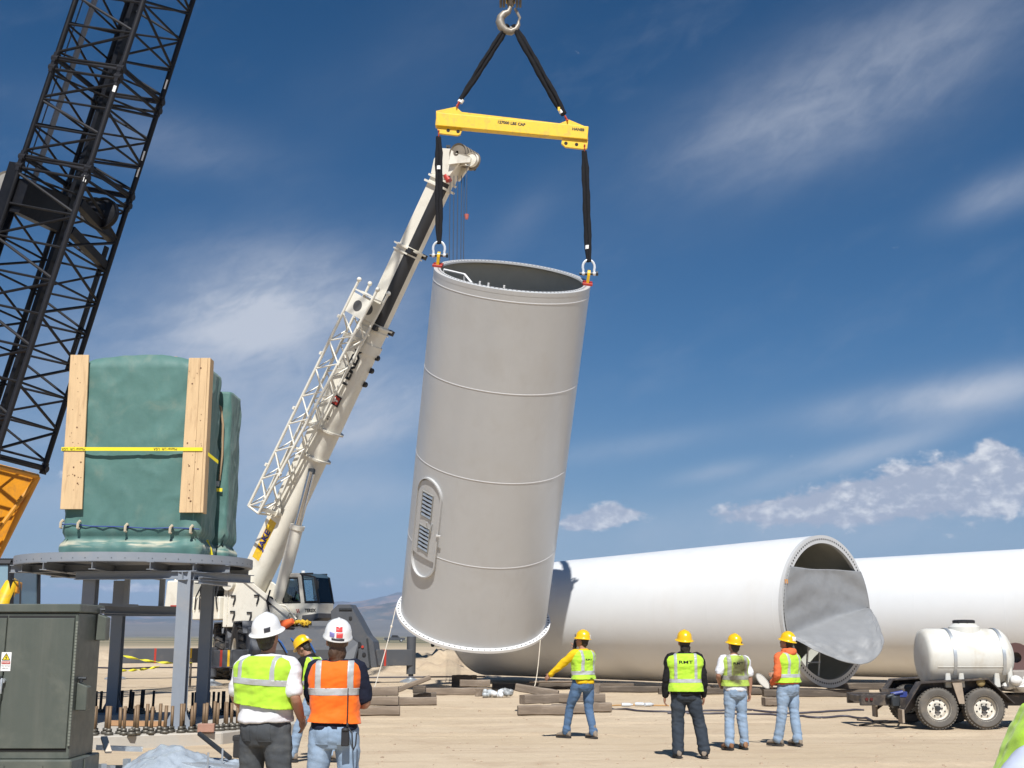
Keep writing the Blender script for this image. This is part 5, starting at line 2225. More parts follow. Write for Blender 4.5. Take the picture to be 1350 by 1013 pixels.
# ================================================================== foundation with anchor bolts
M_CONC = pm('concrete', (.42, .39, .34), .85, var=.10, vs=1.5, bump=.3, bs=30, dirt=((.50, .40, .29), .5, 1.2))
FC = V((-6.95, 22.35, 0))
fd = thing('concrete_foundation', 'low pale octagonal concrete foundation ringed with upright anchor bolts', 'foundation', FC)
mb = MB()
oc = [FC + V((3.15 * math.cos(PI / 4 * i + R(-88)), 3.15 * math.sin(PI / 4 * i + R(-88)), -.4)) for i in range(8)]
mb.prism(oc, V((0, 0, .58)))
mb.build('slab', M_CONC, fd, bevel=.02)
M_BOLT = pm('bolt_bare', (.19, .125, .07), .6, metal=.3, var=.2, vs=9, dirt=((.12, .07, .04), .5, 14))
M_BOLTK = pm('bolt_sleeve', (.018, .017, .018), .6, var=.2)
bolt = MB()
bolt.cyl((0, 0, 0), (0, 0, .44), .027, n=8)
nut = MB()
nut.cyl((0, 0, 0), (0, 0, .05), .07, n=6)
nut.cyl((0, 0, .05), (0, 0, .10), .05, n=6)
bmesh_, nmesh = bolt.mesh('anchor_bolt'), nut.mesh('nut')
bolk = bmesh_.copy()
bmesh_.materials.append(M_BOLT)
bolk.materials.append(M_BOLTK)
nmesh.materials.append(pm('nut_steel', (.13, .12, .10), .5, metal=.5, var=.3, vs=20))
rng = random.Random(11)
for ring_r, n_ in ((2.62, 84), (2.86, 84)):
    for i in range(n_):
        t = 2 * PI * (i + rng.uniform(-.12, .12) + (.28 if ring_r > 2.7 else 0)) / n_
        p = V((ring_r * math.cos(t), ring_r * math.sin(t), .18))
        if p.y > 2.3 and abs(p.x) < .2:
            continue
        o = link('anchor_bolt', bolk if p.y > .5 else bmesh_, fd, p)
        o.rotation_euler = (R(rng.uniform(-1.5, 1.5)), R(rng.uniform(-1.5, 1.5)), rng.uniform(0, 1))
        o.scale = (1, 1, rng.uniform(.92, 1.04))
        link('nut', nmesh, o)
        if rng.random() < .35:                     # loose spare nuts round the foot
            o2 = link('nut', nmesh, fd, p + V((rng.uniform(-.1, .1), -.10 - rng.random() * .06, 0)))
            o2.rotation_euler = (0, 0, rng.random())
mb = MB()
mb.box(G(272, 20.1, .255) , (.26, .14, .13), Matrix.Rotation(R(6), 3, 'Z'))
solo(mb, 'brick', pm('brick_red', (.36, .20, .145), .85, var=.15, vs=6, bump=.3), 'reddish block lying among the anchor bolts of the foundation', 'brick', G(272, 20.1, .19), bevel=.008)
mb = MB()
mb.beam(G(140, 21.6, .22), G(222, 21.3, .22), .10, .06)
mb.beam(G(140, 22.0, .22), G(225, 21.7, .22), .08, .05)
solo(mb, 'plank', pm('plank_orange', (.42, .24, .12), .8, var=.15), 'orange brown boards lying on the foundation behind the anchor bolts', 'plank', G(180, 21.7, .2))

# ================================================================== round steel platform on legs
M_PLAT = pm('platform_grey', (.235, .26, .295), .5, var=.06, vs=1.5, dirt=((.34, .31, .27), .3, 2))
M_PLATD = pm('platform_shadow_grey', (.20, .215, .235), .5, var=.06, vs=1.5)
PC = V((-6.98, 22.75, 0))
pz = 2.94
pf = thing('steel_platform', 'grey round steel platform on tall legs standing inside the ring of anchor bolts', 'platform', PC)
PR = 2.12
mb = MB()
mb.lathe([(0, .0), (PR, .0), (PR, -.01), (0, -.01)], PC + V((0, 0, pz + .14)), (0, 0, 1), 72, smooth=False)
mb.build('deck', M_PLAT, pf)
mb = MB()
mb.lathe([(PR - .012, -.0), (PR, -.0), (PR, .145), (PR - .012, .145)], PC + V((0, 0, pz)), (0, 0, 1), 96, closed=True)
mb.lathe([(PR - .14, -.0), (PR - .002, -.0), (PR - .002, -.012), (PR - .14, -.012)], PC + V((0, 0, pz)), (0, 0, 1), 96, closed=True, smooth=False)
mb.build('rim', M_PLAT, pf, sharp=30)
mb = MB()
for i in range(60):
    t = 2 * PI * i / 60
    c = PC + V((PR * math.cos(t), PR * math.sin(t), pz + .045))
    n_ = V((math.cos(t), math.sin(t), 0))
    mb.cyl(c, c + n_ * .006, .008, n=6)
mb.build('rim_bolts', M_STEELD, pf, kind='stuff')
LEG = [G(234.5, 21.05, .18), G(266, 24.3, .18), G(148, 24.8, .18), G(107, 21.6, .18)]
for i, c in enumerate(LEG):
    mb = MB()
    t_ = .19
    top = V((c.x, c.y, pz - .16))
    mb.ibeam(c, top, t_ * 1.15, t_ * 1.15, .014, (0, 1, 0))
    mb.box((c + top) / 2 + V((0, -.105, 0)), (t_ * 1.1, .012, (top - c).length))
    lg = mb.build('leg', M_PLAT, pf)
    mb = MB()
    mb.hexa([c + V((-.22, -.2, .0)), c + V((.22, -.2, 0)), c + V((.22, .2, 0)), c + V((-.22, .2, 0)), c + V((-.22, -.2, .03)), c + V((.22, -.2, .03)), c + V((.22, .2, .03)), c + V((-.22, .2, .03))])
    for s_ in (-1, 1):
        mb.prism([c + V((s_ * .10, -.012, .03)), c + V((s_ * .20, -.012, .03)), c + V((s_ * .19, -.012, .12)), c + V((s_ * .10, -.012, .30))], V((0, .024, 0)))
    mb.build('foot_plate', M_PLAT, lg)
# beams under the deck
for (a, b) in ((V((-1.95, -.9, 0)), V((1.95, -.9, 0))), (V((-1.9, .9, 0)), V((1.9, .9, 0))), (V((-1.0, -1.9, 0)), V((-1.0, 1.9, 0))), (V((.85, -2.0, 0)), V((.85, 2.0, 0))),
               (V((-.1, -2.1, 0)), V((-.1, 2.1, 0))), (V((1.45, -1.5, 0)), V((1.45, 1.5, 0))), (V((-1.6, -1.3, 0)), V((-1.6, 1.3, 0)))):
    mb = MB()
    mb.ibeam(PC + a + V((0, 0, pz - .08)), PC + b + V((0, 0, pz - .08)), .12, .135, .012)
    mb.build('deck_beam', M_PLATD, pf)
# deeper cross beams sticking out on the right, and the hung mid-level frame
for p0, p1, w_, h_ in ((G(240, 20.9, pz - .24), G(330, 23.2, pz - .20), .16, .15), (G(262, 21.3, pz - .30), G(300, 22.6, pz - .30), .14, .12), (G(100, 21.4, pz - .22), G(250, 21.1, pz - .22), .13, .14)):
    mb = MB()
    mb.ibeam(p0, p1, w_, h_, .014)
    mb.build('cross_beam', M_PLAT, pf)
mid = P(170, 806, 23.4).z
for p0, p1 in ((V((P(131, 800, 22.4).x, 22.4, mid + .02)), V((P(243, 803, 23.4).x, 23.4, mid))), (V((P(138, 800, 24.2).x, 24.2, mid)), V((P(240, 800, 24.2).x, 24.2, mid)))):
    mb = MB()
    mb.ibeam(p0, p1, .16, .16, .014)
    mb.build('mid_beam', M_PLATD, pf)
mb = MB()
mb.beam(P(131, 797, 22.3), P(182, 799, 22.3), .05, .05)
mb.build('mid_angle', M_PLAT, pf)
for u, d in ((166, 24.2), (212.5, 23.3)):
    q = P(u, 800, d)
    mb = MB()
    mb.beam((q.x, d, mid), (q.x, d, pz - .1), .09, .09, (0, 1, 0))
    mb.build('hanger', M_PLAT, pf)

# ================================================================== tarpaulin-wrapped load on the platform
def tarp_extra(t, co, c):
    n = t.noise(co, 1.3, 6, .65, .6)
    c = t.mix(t.m('MULTIPLY', t.ramp(n, .50, .74), .20), c, (.36, .33, .24))
    mp = t.new('ShaderNodeMapping')
    mp.inputs['Scale'].default_value = (1.1, 1.1, 9)
    mp.inputs['Location'].default_value = (.3, 0, 1.2)
    t.l.new(co, mp.inputs['Vector'])
    sp = t.new('ShaderNodeSeparateXYZ')
    t.l.new(co, sp.inputs[0])
    band = t.m('MULTIPLY', t.ramp(sp.outputs[2], .10, .17), t.ramp(sp.outputs[2], .20, .28, 1, 0))
    n2 = t.noise(mp.outputs[0], 1.0, 4, .6)
    return t.mix(t.m('MULTIPLY', t.m('MULTIPLY', t.ramp(n2, .44, .60), band), .75), c, (.58, .52, .38))


M_TARP = pm('tarp_green', (.076, .170, .150), .60, var=.12, vs=1.2, bump=.35, bs=9, sheen=.12, spec=.4, extra=tarp_extra)
M_WOOD = pm('new_plank', (.62, .44, .25), .7, var=.10, vs=2.0, stretch=(7, 7, .8), bump=.15, bs=14, dirt=((.36, .22, .12), .5, 2.2), spec=.25)
DZ = pz + .142
BX0, BX1 = P(79, 715, 21.35).x, P(262, 715, 21.35).x
BY0, BY1 = 21.35, 22.55
BH = 3.22
load = thing('wrapped_load', 'tall load wrapped in green tarpaulin with upright planks and yellow strap on the platform', 'wrapped load', ((BX0 + BX1) / 2, BY0 + .6, DZ))


def wrapped(x0, x1, y0, y1, z0, h, taper, name, parent, seed, bulge=.0, crown=.0, gather=True, amp=1.0):
    """draped box: soft corners, puckers where the cord pulls it in, creases"""
    nseg = 40
    rings = []
    nz = 70
    for k in range(nz + 1):
        q = k / nz
        z = z0 + h * q
        tp = taper * q
        cx_, cy_ = (x0 + x1) / 2, (y0 + y1) / 2
        hx, hy = (x1 - x0) / 2 - tp, (y1 - y0) / 2 - tp * .4
        pin = math.exp(-((q - .085) / .022) ** 2) if gather else 0
        ring_ = []
        per = []
        for sd, (ax_, ay_, bx_, by_) in enumerate(((-1, -1, 1, -1), (1, -1, 1, 1), (1, 1, -1, 1), (-1, 1, -1, -1))):
            for i in range(nseg):
                s_ = i / nseg
                per.append((ax_ + (bx_ - ax_) * s_, ay_ + (by_ - ay_) * s_, sd, s_))
        for px, py, sd, s_ in per:
            L = max(abs(px), abs(py))
            n4 = (abs(px) ** 12 + abs(py) ** 12) ** (1 / 12)
            X, Y = cx_ + px / n4 * hx, cy_ + py / n4 * hy
            nrm = V((px / n4 * (1 if abs(px) > abs(py) else .2), py / n4 * (1 if abs(py) >= abs(px) else .2), 0)).normalized()
            w_ = fbm(V((X * .9 + seed, Y * .9, z * .6)), 2) * .022
            cr = (.5 - abs(fbm(V((X * 1.3 + z * .9, Y * 1.3, z * 1.5 - X * 1.1 + seed)), 2))) ** 3 * .09 * amp + fbm(V((X * 3.4 + z * 1.5, Y * 3.4, z * 1.2 - X * 2.3 + seed)), 3) * .012
            cr += .024 * (1 - min(1, abs(fbm(V((X * 1.5 + z * .55 + seed, Y * 1.5, z * .9 - X * .9)), 2)) * 2.2)) ** 5
            # pull lines running from the corners
            e_ = min(s_, 1 - s_)
            cr += .026 * math.sin((z * 1.1 + e_ * 2.6) * 7.5 + seed) * math.exp(-e_ * 4.5)
            puck = .022 * amp * math.sin(s_ * 47 + seed) * math.exp(-((q - .10) / .07) ** 2) if gather else 0
            low = .04 * math.exp(-((q - .035) / .04) ** 2) if gather else 0
            off = w_ * amp + cr * amp + puck + low - .075 * pin + bulge * (1 - (2 * s_ - 1) ** 2) * math.sin(PI * q) * .5
            ring_.append(V((X, Y, z)) + nrm * off)
        rings.append(ring_)
    m = MB()
    m.loft(rings, cap=False)
    # crown
    top = rings[-1]
    cx_, cy_ = (x0 + x1) / 2, (y0 + y1) / 2
    prev = top
    for q in (.88, .70, .45, .2, .02):
        nr = []
        for p in top:
            e = V((cx_ + (p.x - cx_) * q, cy_ + (p.y - cy_) * q, p.z))
            e.z += crown * (1 - abs((e.x - cx_) / ((x1 - x0) / 2)) ** 2.2) * (1 - .3 * q) + .02 * fbm(V((e.x * 2, e.y * 2, seed)), 3)
            nr.append(e)
        m.loft([prev, nr], cap=False)
        prev = nr
    return m.build(name, M_TARP, parent, sharp=180)


wrapped(BX0, BX1, BY0, BY1, DZ, BH + .16, .015, 'tarpaulin', load, 3.3, .012, .30, True, .75)
# light brown planks standing against the front and side
pk = []
for u0, u1, v0, v1 in ((79, 108, 671.5, 468), (236, 264, 676, 472)):
    a, b, c, d = P(u0, v0, BY0 - .10), P(u1, v0, BY0 - .10), P(u1 + (9 if u0 < 100 else 10), v1, BY0 - .10), P(u0 + 14 - (1 if u0 > 100 else 0), v1, BY0 - .10)
    T_ = V((0, .045, 0))
    mb = MB()
    if u0 > 200:
        m_ = a.lerp(b, .62), d.lerp(c, .62)
        mb.hexa([a, m_[0] - V((.003, 0, 0)), m_[0] + T_ - V((.003, 0, 0)), a + T_, d, m_[1] - V((.003, 0, 0)), m_[1] + T_ - V((.003, 0, 0)), d + T_])
        mb.build('plank', M_WOOD, load, bevel=.004)
        mb = MB()
        mb.hexa([m_[0], b, b + T_, m_[0] + T_, m_[1], c, c + T_, m_[1] + T_])
        mb.build('plank', M_WOOD, load, bevel=.004)
        mb = MB()                                  # plank on edge round the corner
        s_ = V((.045, 0, 0))
        mb.hexa([b + V((.003, 0, 0)), b + s_ + V((.003, 0, 0)), b + s_ + V((.003, .26, 0)), b + V((.003, .26, 0)), c + V((.003, 0, 0)), c + s_ + V((.003, 0, 0)), c + s_ + V((.003, .26, 0)), c + V((.003, .26, 0))])
        mb.build('plank', M_WOOD, load, bevel=.004)
    else:
        mb.hexa([a, b, b + T_, a + T_, d, c, c + T_, d + T_])
        mb.build('plank', M_WOOD, load, bevel=.004)
rng = random.Random(9)
mb = MB()
for i in range(46):                                # nail heads and knots
    left = rng.random() < .4
    u, v = (rng.uniform(86, 108), rng.uniform(480, 665)) if left else (rng.uniform(246, 266), rng.uniform(480, 668))
    c = P(u, v, BY0 - .102)
    mb.cyl(c, c + V((0, -.003, 0)), rng.choice((.007, .009, .015)), n=7)
mb.build('nails', pm('knot_brown', (.16, .08, .04), .8), load, kind='stuff')
# printed ratchet strap round the whole load
mb = MB()
sa, sb = P(81, 592, BY0 - .115), P(266.5, 592.5, BY0 - .115)
sc = V((P(277, 606, BY0).x + .06, BY0 + .35, P(277, 609, BY0 + .3).z))
H_ = V((0, 0, .032))
mb.loft([[p - H_, p + H_] for p in (sa + V((-.01, .6, 0)), sa, sb, sc)], cap=False, closed=False, smooth=False)
o = mb.build('strap', pm('strap_bright_yellow', (.80, .66, .02), .5, var=.05, vs=6), load)
md = o.modifiers.new('thickness', 'SOLIDIFY')
md.thickness = .004
md.offset = 0
for u in (97, 218):
    text_mesh('strap_lettering', 'Master Lift  USA', .062, (-1, 0, 0), (0, 0, -1), P(u, 592.2, BY0 - .119), M_BLACKP, load, .002)
# blue cord with hooks round the foot
mb = MB()
pts = [P(u, v, BY0 - .03) for u, v in ((80, 692), (95, 691), (120, 694), (150, 694.5), (165, 695), (200, 697), (225, 696), (252, 697), (263, 698))]
mb.path(pts, .010, 6)
mb.build('cord', pm('cord_blue', (.03, .06, .25), .7), load)
for u, v in ((81, 691), (103.5, 692), (166, 696), (225, 698), (252, 698)):
    mb = MB()
    c = P(u, v, BY0 - .065)
    mb.path([c + V((.02, .03, .05)), c + V((.02, 0, .065)), c + V((-.005, -.015, .03)), c + V((-.01, -.01, -.06)), c + V((.0, .02, -.065))], .024, 6)
    mb.build('cord_hook', pm('hook_tan', (.50, .42, .30), .6), load)
# second wrapped piece behind
X2 = P(309, 720, 23.4).x
load2 = thing('wrapped_load', 'narrow load in green tarpaulin with a cord and wooden edge standing behind the taller one', 'wrapped load', (X2 - .75, 23.1, DZ))
h2 = P(300, 521, 23.0).z - DZ
wrapped(X2 - 1.5, X2, 22.66, 23.6, DZ, h2, .02, 'tarpaulin', load2, 8.1, .02, .03, True, .5)
mb = MB()
mb.path([P(286, 533, 22.62), P(291, 537, 22.6), P(294, 560, 22.6), P(293, 600, 22.6), P(289, 634, 22.6)], .022, 6)
mb.build('cord', pm('cord_tan', (.34, .24, .14), .8), load2)
mb = MB()
mb.hexa([P(300, 690, 23.4), P(303, 690, 23.4), P(303, 690, 23.55), P(300, 690, 23.55), P(305.5, 527, 23.4), P(308.5, 526, 23.4), P(308.5, 526, 23.55), P(305.5, 527, 23.55)])
mb.build('wooden_edge', pm('plank_pink', (.52, .36, .28), .8, var=.1), load2)
mb = MB()
c0_, c1_ = P(275, 646, 22.55), P(293, 646, 22.6)
mb.loft([[p - H_, p + H_] for p in (c0_, c1_, P(296, 656, 23.2))], cap=False, closed=False, smooth=False)
o = mb.build('strap', pm('strap_bright_yellow', (.80, .66, .02), .5), load2)
md = o.modifiers.new('thickness', 'SOLIDIFY')
md.thickness = .004
mb = MB()
mb.box(P(284, 638, 22.56), (.14, .02, .10))
mb.build('label_card', pm('card_grey', (.45, .47, .48), .6), load2)
mb = MB()
c0_ = P(272, 712, 22.0)
mb.loft([[p - V((.03, 0, 0)), p + V((.03, 0, 0))] for p in (c0_, P(277, 724, 22.0), P(280, 738, 22.05))], cap=False, closed=False)
o = mb.build('strap_end', pm('strap_bright_yellow', (.80, .66, .02), .5), load2)
mb = MB()
c = P(232, 474, BY0 + .35)
mb.box(c - V((0, 0, .06)), (.05, .05, .22))
mb.build('wood_peg', pm('plank_pink', (.52, .36, .28), .8), load)

# ================================================================== green transformer cabinet (lower left)
M_CAB = pm('cabinet_green', (.078, .090, .076), .42, var=.05, vs=1.2, bump=.05, bs=4, dirt=((.16, .165, .135), .45, 1.6), streaks=((.15, .15, .125), .35, 3.0), coat=.05)
CD = 14.6
XR = P(97.5, 900, CD).x
XL = XR - 2.5
zt = P(60, 797, CD).z
cabinet = thing('transformer_cabinet', 'large dark green steel electrical cabinet with warning sign at the lower left', 'cabinet', ((XR + XL) / 2, CD + .45, 0))
DP_ = .82
mb = MB()
mb.hexa([V((XL, CD, .30)), V((XR, CD, .30)), V((XR, CD + DP_, .30)), V((XL, CD + DP_, .30)), V((XL, CD, zt - .10)), V((XR, CD, zt - .10)), V((XR, CD + DP_, zt - .10)), V((XL, CD + DP_, zt - .10))])
mb.build('body', M_CAB, cabinet, bevel=.01)
mb = MB()
mb.box(((XL + XR) / 2, CD + DP_ / 2, zt - .045), (XR - XL + .05, DP_ + .06, .10))
mb.build('lid', M_CAB, cabinet, bevel=.012)
mb = MB()
mb.box(((XL + XR) / 2 , CD + DP_ / 2 - .02, .12), (XR - XL + .14, DP_ + .16, .36))
base = mb.build('plinth', M_CAB, cabinet, bevel=.015)
for u, yy in ((53, 0), (2, 0)):
    mb = MB()
    c = P(u, 1004, CD - .1)
    mb.box((c.x, CD - .112, .14), (.075, .012, .20))
    mb.build('plinth_lug', M_CAB, base)
mb = MB()
mb.box((XR + .078, CD + .35, .17), (.012, .06, .20))
mb.build('plinth_lug', M_CAB, base)
xs_ = P(4.5, 900, CD).x
xe = P(93.5, 900, CD).x
for a, b in ((xs_ + .008, xe), (XL + .05, xs_ - .008)):
    mb = MB()
    mb.box(((a + b) / 2, CD - .018, (zt - .16 + .42) / 2), (b - a, .03, zt - .16 - .42))
    dr = mb.build('door', M_CAB, cabinet, bevel=.006)
    mb = MB()
    mb.box(((a + b) / 2, CD - .004, zt - .145), (b - a, .012, .03))
    mb.build('door_gap', M_HOLE, dr)
    mb = MB()
    mb.box(((a + b) / 2, CD - .004, .405), (b - a, .012, .03))
    mb.build('door_gap', M_HOLE, dr)
mb = MB()                                         # piano hinge
for i in range(40):
    z0_ = .45 + (zt - .64) * i / 40
    mb.cyl((xe + .028, CD - .012, z0_), (xe + .028, CD - .012, z0_ + (zt - .64) / 40 - .006), .014, n=7)
mb.build('hinge', pm('hinge_worn', (.19, .205, .17), .5, var=.25, vs=14), cabinet, kind=None)
mb = MB()
c = P(8, 872.5, CD - .037)
mb.box(c, (.115, .004, .215))
sg_ = mb.build('warning_sign', M_WHITE, cabinet)
mb = MB()
mb.prism([c + V((-.045, -.0035, .02)), c + V((.045, -.0035, .02)), c + V((0, -.0035, .095))], V((0, -.002, 0)))
mb.build('warning_triangle', pm('sign_yellow', (.78, .60, .02), .5), sg_)
mb = MB()
for a, b in (((-.045, .02), (.045, .02)), ((.045, .02), (0, .095)), ((0, .095), (-.045, .02)), ((.004, .075), (-.008, .048)), ((-.008, .048), (.008, .048)), ((.008, .048), (-.004, .026))):
    mb.beam(c + V((a[0], -.007, a[1])), c + V((b[0], -.007, b[1])), .006, .003, (0, 1, 0))
mb.build('warning_bolt', M_BLACKP, sg_)
mb = MB()
mb.box(c + V((0, -.004, -.012)), (.10, .003, .03))
mb.build('sign_band', M_RED, sg_)
for k, tx in enumerate(('DANGER', 'HIGH VOLTAGE', 'KEEP OUT')):
    text_mesh('sign_lettering', tx, (.022, .014, .016)[k], (1, 0, 0), (0, 0, 1), c + V((0, -.006, (-.012, -.048, -.075)[k])), M_WHITE if k == 0 else M_BLACKP, sg_, .001)
mb = MB()
c = P(4, 898, CD - .05)
mb.cyl(c + V((0, .03, 0)), c + V((0, -.03, 0)), .03, n=10)
mb.path([c + V((0, -.03, .03)), c + V((.0, -.045, -.04)), c + V((-.005, -.04, -.14))], .015, 6)
mb.build('handle', M_GALV, cabinet)
mb = MB()
mb.box(P(0, 897, CD - .05), (.05, .04, .09))
mb.build('padlock', M_STEELD, cabinet)
for u0, u1, v0, v1, yy in ((99.5, 111, 900, 937, .10), (127, 137, 809, 844.5, .62)):
    d_ = CD + yy
    x0_ = XR + .001
    z1_, z0_ = P(u0, v0, d_).z, P(u0, v1, d_).z
    w_ = .125
    mb = MB()
    p = [V((x0_, d_, z0_)), V((x0_ + w_, d_, z0_)), V((x0_ + w_, d_ + .16, z0_)), V((x0_, d_ + .16, z0_)),
         V((x0_, d_, z1_)), V((x0_ + w_, d_, z1_ - .05)), V((x0_ + w_, d_ + .16, z1_ - .05)), V((x0_, d_ + .16, z1_))]
    mb.hexa(p)
    bx_ = mb.build('side_box', M_CAB, cabinet, bevel=.008)
    mb = MB()
    mb.cyl((x0_ + .03, d_ + .05, z1_), (x0_ + .03, d_ + .05, z1_ + .05), .025, n=8)
    mb.cyl((x0_ + .0, d_ + .05, z1_ + .045), (x0_ + .09, d_ + .05, z1_ + .045), .02, n=8)
    mb.build('hinge_pin', M_STEELD, bx_)

# ================================================================== scrap in front of the foundation
M_PLASTIC = pm('clear_sheet', (.33, .375, .42), .22, var=.18, vs=5, bump=.8, bs=7, spec=.8)
gw = MB()
rows = []
for j in range(57):
    v_ = j / 56
    row = []
    for i in range(81):
        u_ = i / 80
        x = -.80 + 1.9 * u_
        y = -.75 + 1.5 * v_
        e = min(u_, 1 - u_, v_, 1 - v_)
        hgt = .30 * math.exp(-((x + .0) / .42) ** 2 - ((y - .15) / .5) ** 2) + .07 * math.exp(-((x - .8) / .4) ** 2) + .04
        cr = .11 * (.6 - abs(fbm(V((x * 2.6, y * 2.6, 3.3)), 3))) ** 2 + .03 * fbm(V((x * 5.0 + y * 3, y * 4.0, 7.3)), 3)
        z = (hgt + cr) * min(1, e * 7) + .015
        row.append(V((G(213, 15.3).x + x + .04 * fbm(V((x, y * 3, 2)), 2), 15.5 + y, max(.012, z))))
    rows.append(row)
gw.loft(rows, cap=False, closed=False)
o = solo(gw, 'plastic_sheet', M_PLASTIC, 'crumpled pale translucent plastic sheet heaped on the ground before the foundation', 'plastic sheet', G(213, 15.3, 0))
md = o.modifiers.new('thickness', 'SOLIDIFY')
md.thickness = .004


def channel(p0, p1, w, h, label, mat, nm='steel_channel', group='loose steel pieces by the foundation'):
    p0, p1 = V(p0), V(p1)
    d = (p1 - p0).normalized()
    x = d.cross(V((0, 0, 1))).normalized()
    y = x.cross(d)
    m = MB()
    m.beam(p0, p1, w, .008)
    for s_ in (-1, 1):
        m.beam(p0 + x * s_ * (w / 2 - .004) - y * (h / 2 + .004), p1 + x * s_ * (w / 2 - .004) - y * (h / 2 + .004), .008, h)
    return solo(m, nm, mat, label, 'steel channel', (p0 + p1) / 2 - V((0, 0, h)), group)


channel(G(127, 16.4, .30), G(188, 16.6, .26), .10, .05, 'pale galvanised channel sticking out beside the cabinet', M_GALV)
channel(G(240, 15.4, .20), G(318, 15.2, .15), .22, .06, 'flat galvanised tray at the right of the plastic sheet', M_GALV)
channel(G(228, 16.4, .15), G(300, 16.0, .15), .40, .09, 'wide black steel channel behind the plastic sheet', M_STEELD)
channel(G(225, 14.8, .10), G(322, 14.6, .10), .14, .07, 'dark steel channel lying along the front of the scrap', M_STEELD)
mb = MB()
mb.cyl(G(263, 16.2, .46), G(303, 15.6, .22), .032, n=10)
solo(mb, 'steel_bar', M_STEELD, 'black steel bar leaning over the wide channel by the left worker', 'steel bar', G(283, 15.9, .2), 'loose steel pieces by the foundation')
mb = MB()
mb.beam(G(137, 16.2, .42), G(143, 16.0, .25), .08, .03)
solo(mb, 'board', pm('pale_board', (.55, .47, .38), .8), 'short pale board leaning against the cabinet plinth', 'board', G(140, 16.1, .2))
for u, d, lab in ((292.5, 15.5, 'thin bolt standing upright on the right of the galvanised tray'), (273.5, 15.0, 'thin bolt standing upright in the middle of the galvanised tray')):
    mb = MB()
    c = G(u, d, .13)
    mb.cyl(c, c + V((0, 0, .21)), .012, n=8)
    mb.cyl(c + V((0, 0, .0)), c + V((0, 0, .03)), .03, n=6)
    solo(mb, 'threaded_rod', M_GALV, lab, 'bolt', c, 'loose bolts by the foundation')
for u, d, lab in ((167, 15.6, 'grey steel clip at the left edge of the plastic sheet'), (135, 15.0, 'pale steel bracket lowest beside the cabinet plinth'), (146, 14.8, 'small grey bracket left of the plastic sheet')):
    mb = MB()
    c = G(u, d, .14)
    mb.box(c, (.07, .07, .14), Matrix.Rotation(R(u), 3, 'Z'))
    mb.box(c + V((.03, .0, -.07)), (.14, .07, .012), Matrix.Rotation(R(u), 3, 'Z'))
    solo(mb, 'bracket', M_GALV, lab, 'bracket', c - V((0, 0, .14)), 'loose brackets by the foundation')

# ================================================================== hoses, bottles, bags
M_HOSE = pm('hose_dark', (.05, .045, .06), .6, var=.2)
for pts, lab in (([(700, 34), (840, 28.9), (925, 28.8), (985, 28.9), (1040, 28.2), (1100, 28.6), (1141, 28.9)], 'dark hose on the sand, the farther of the two behind the workers'),
                 ([(880, 27.9), (950, 27.8), (1030, 27.2), (1075, 26.4), (1120, 26.6), (1160, 25.4)], 'dark hose on the sand, the nearer of the two behind the workers')):
    cp = [G(u, d, 0) for u, d in pts]
    q = []
    for i in range(len(cp) - 1):
        p0, p1, p2, p3 = cp[max(i - 1, 0)], cp[i], cp[i + 1], cp[min(i + 2, len(cp) - 1)]
        for k in range(10):
            t = k / 10
            w_ = .5 * ((2 * p1) + (p2 - p0) * t + (2 * p0 - 5 * p1 + 4 * p2 - p3) * t * t + (3 * p1 - p0 - 3 * p2 + p3) * t ** 3)
            w_.z = gh(w_.x, w_.y) + .022
            q.append(w_)
    mb = MB()
    mb.path(q, .026, 6)
    solo(mb, 'hose', M_HOSE, lab, 'hose', V((cp[2].x, cp[2].y, 0)), 'hoses on the sand')
mb = MB()
q = [G(u, d, .02) for u, d in ((790, 30.2), (812, 30.8), (835, 31.0), (860, 30.8), (882, 30.7))]
mb.path(q, .018, 6)
solo(mb, 'cord', pm('cord_orange', (.50, .28, .10), .7), 'orange cord lying on the sand to the right of the timber pile', 'cord', q[2] - V((0, 0, .02)))
M_BOTTLE = pm('bottle_clear', (.60, .64, .68), .15, var=.15, vs=12, spec=.8)
for k, (u, d, a, lab) in enumerate(((827, 30.6, .2, 'clear plastic bottle lying on the sand, nearest the timber pile'), (845, 30.8, -.3, 'clear plastic bottle lying on the sand, middle of three'), (856, 30.7, .6, 'clear plastic bottle lying on the sand, nearest the black sleeved worker'))):
    mb = MB()
    c = G(u, d, .045)
    ax = V((math.cos(a), math.sin(a), 0))
    mb.lathe([(0, -.14), (.04, -.14), (.045, -.12), (.043, .04), (.03, .09), (.016, .11), (.016, .14), (0, .14)], c, ax, 12)
    solo(mb, 'bottle', M_BOTTLE, lab, 'bottle', c - V((0, 0, .045)), 'bottles on the sand')
rng = random.Random(8)
for k, (u, d, lab, col) in enumerate(((644, 35.3, 'greyish plastic bag beside the pale timber below the base flange', (.42, .45, .46)), (655, 35.2, 'white plastic bag in the middle of the three below the base flange', (.66, .69, .72)), (668, 35.6, 'dark grey plastic bag on the right of the three below the base flange', (.26, .27, .27)))):
    mb = MB()
    c = G(u, d, 0)
    for i in range(9):
        mb.ell(c + V((rng.uniform(-.12, .12), rng.uniform(-.1, .1), rng.uniform(.06, .15))), (rng.uniform(.07, .12), rng.uniform(.06, .10), rng.uniform(.05, .09)), 8, 6, Matrix.Rotation(rng.uniform(0, 3), 3, 'X'))
    solo(mb, 'plastic_bag', pm('bag_%d_film' % k, col, .4, var=.15, vs=9), lab, 'bag', c, 'plastic bags by the timbers')

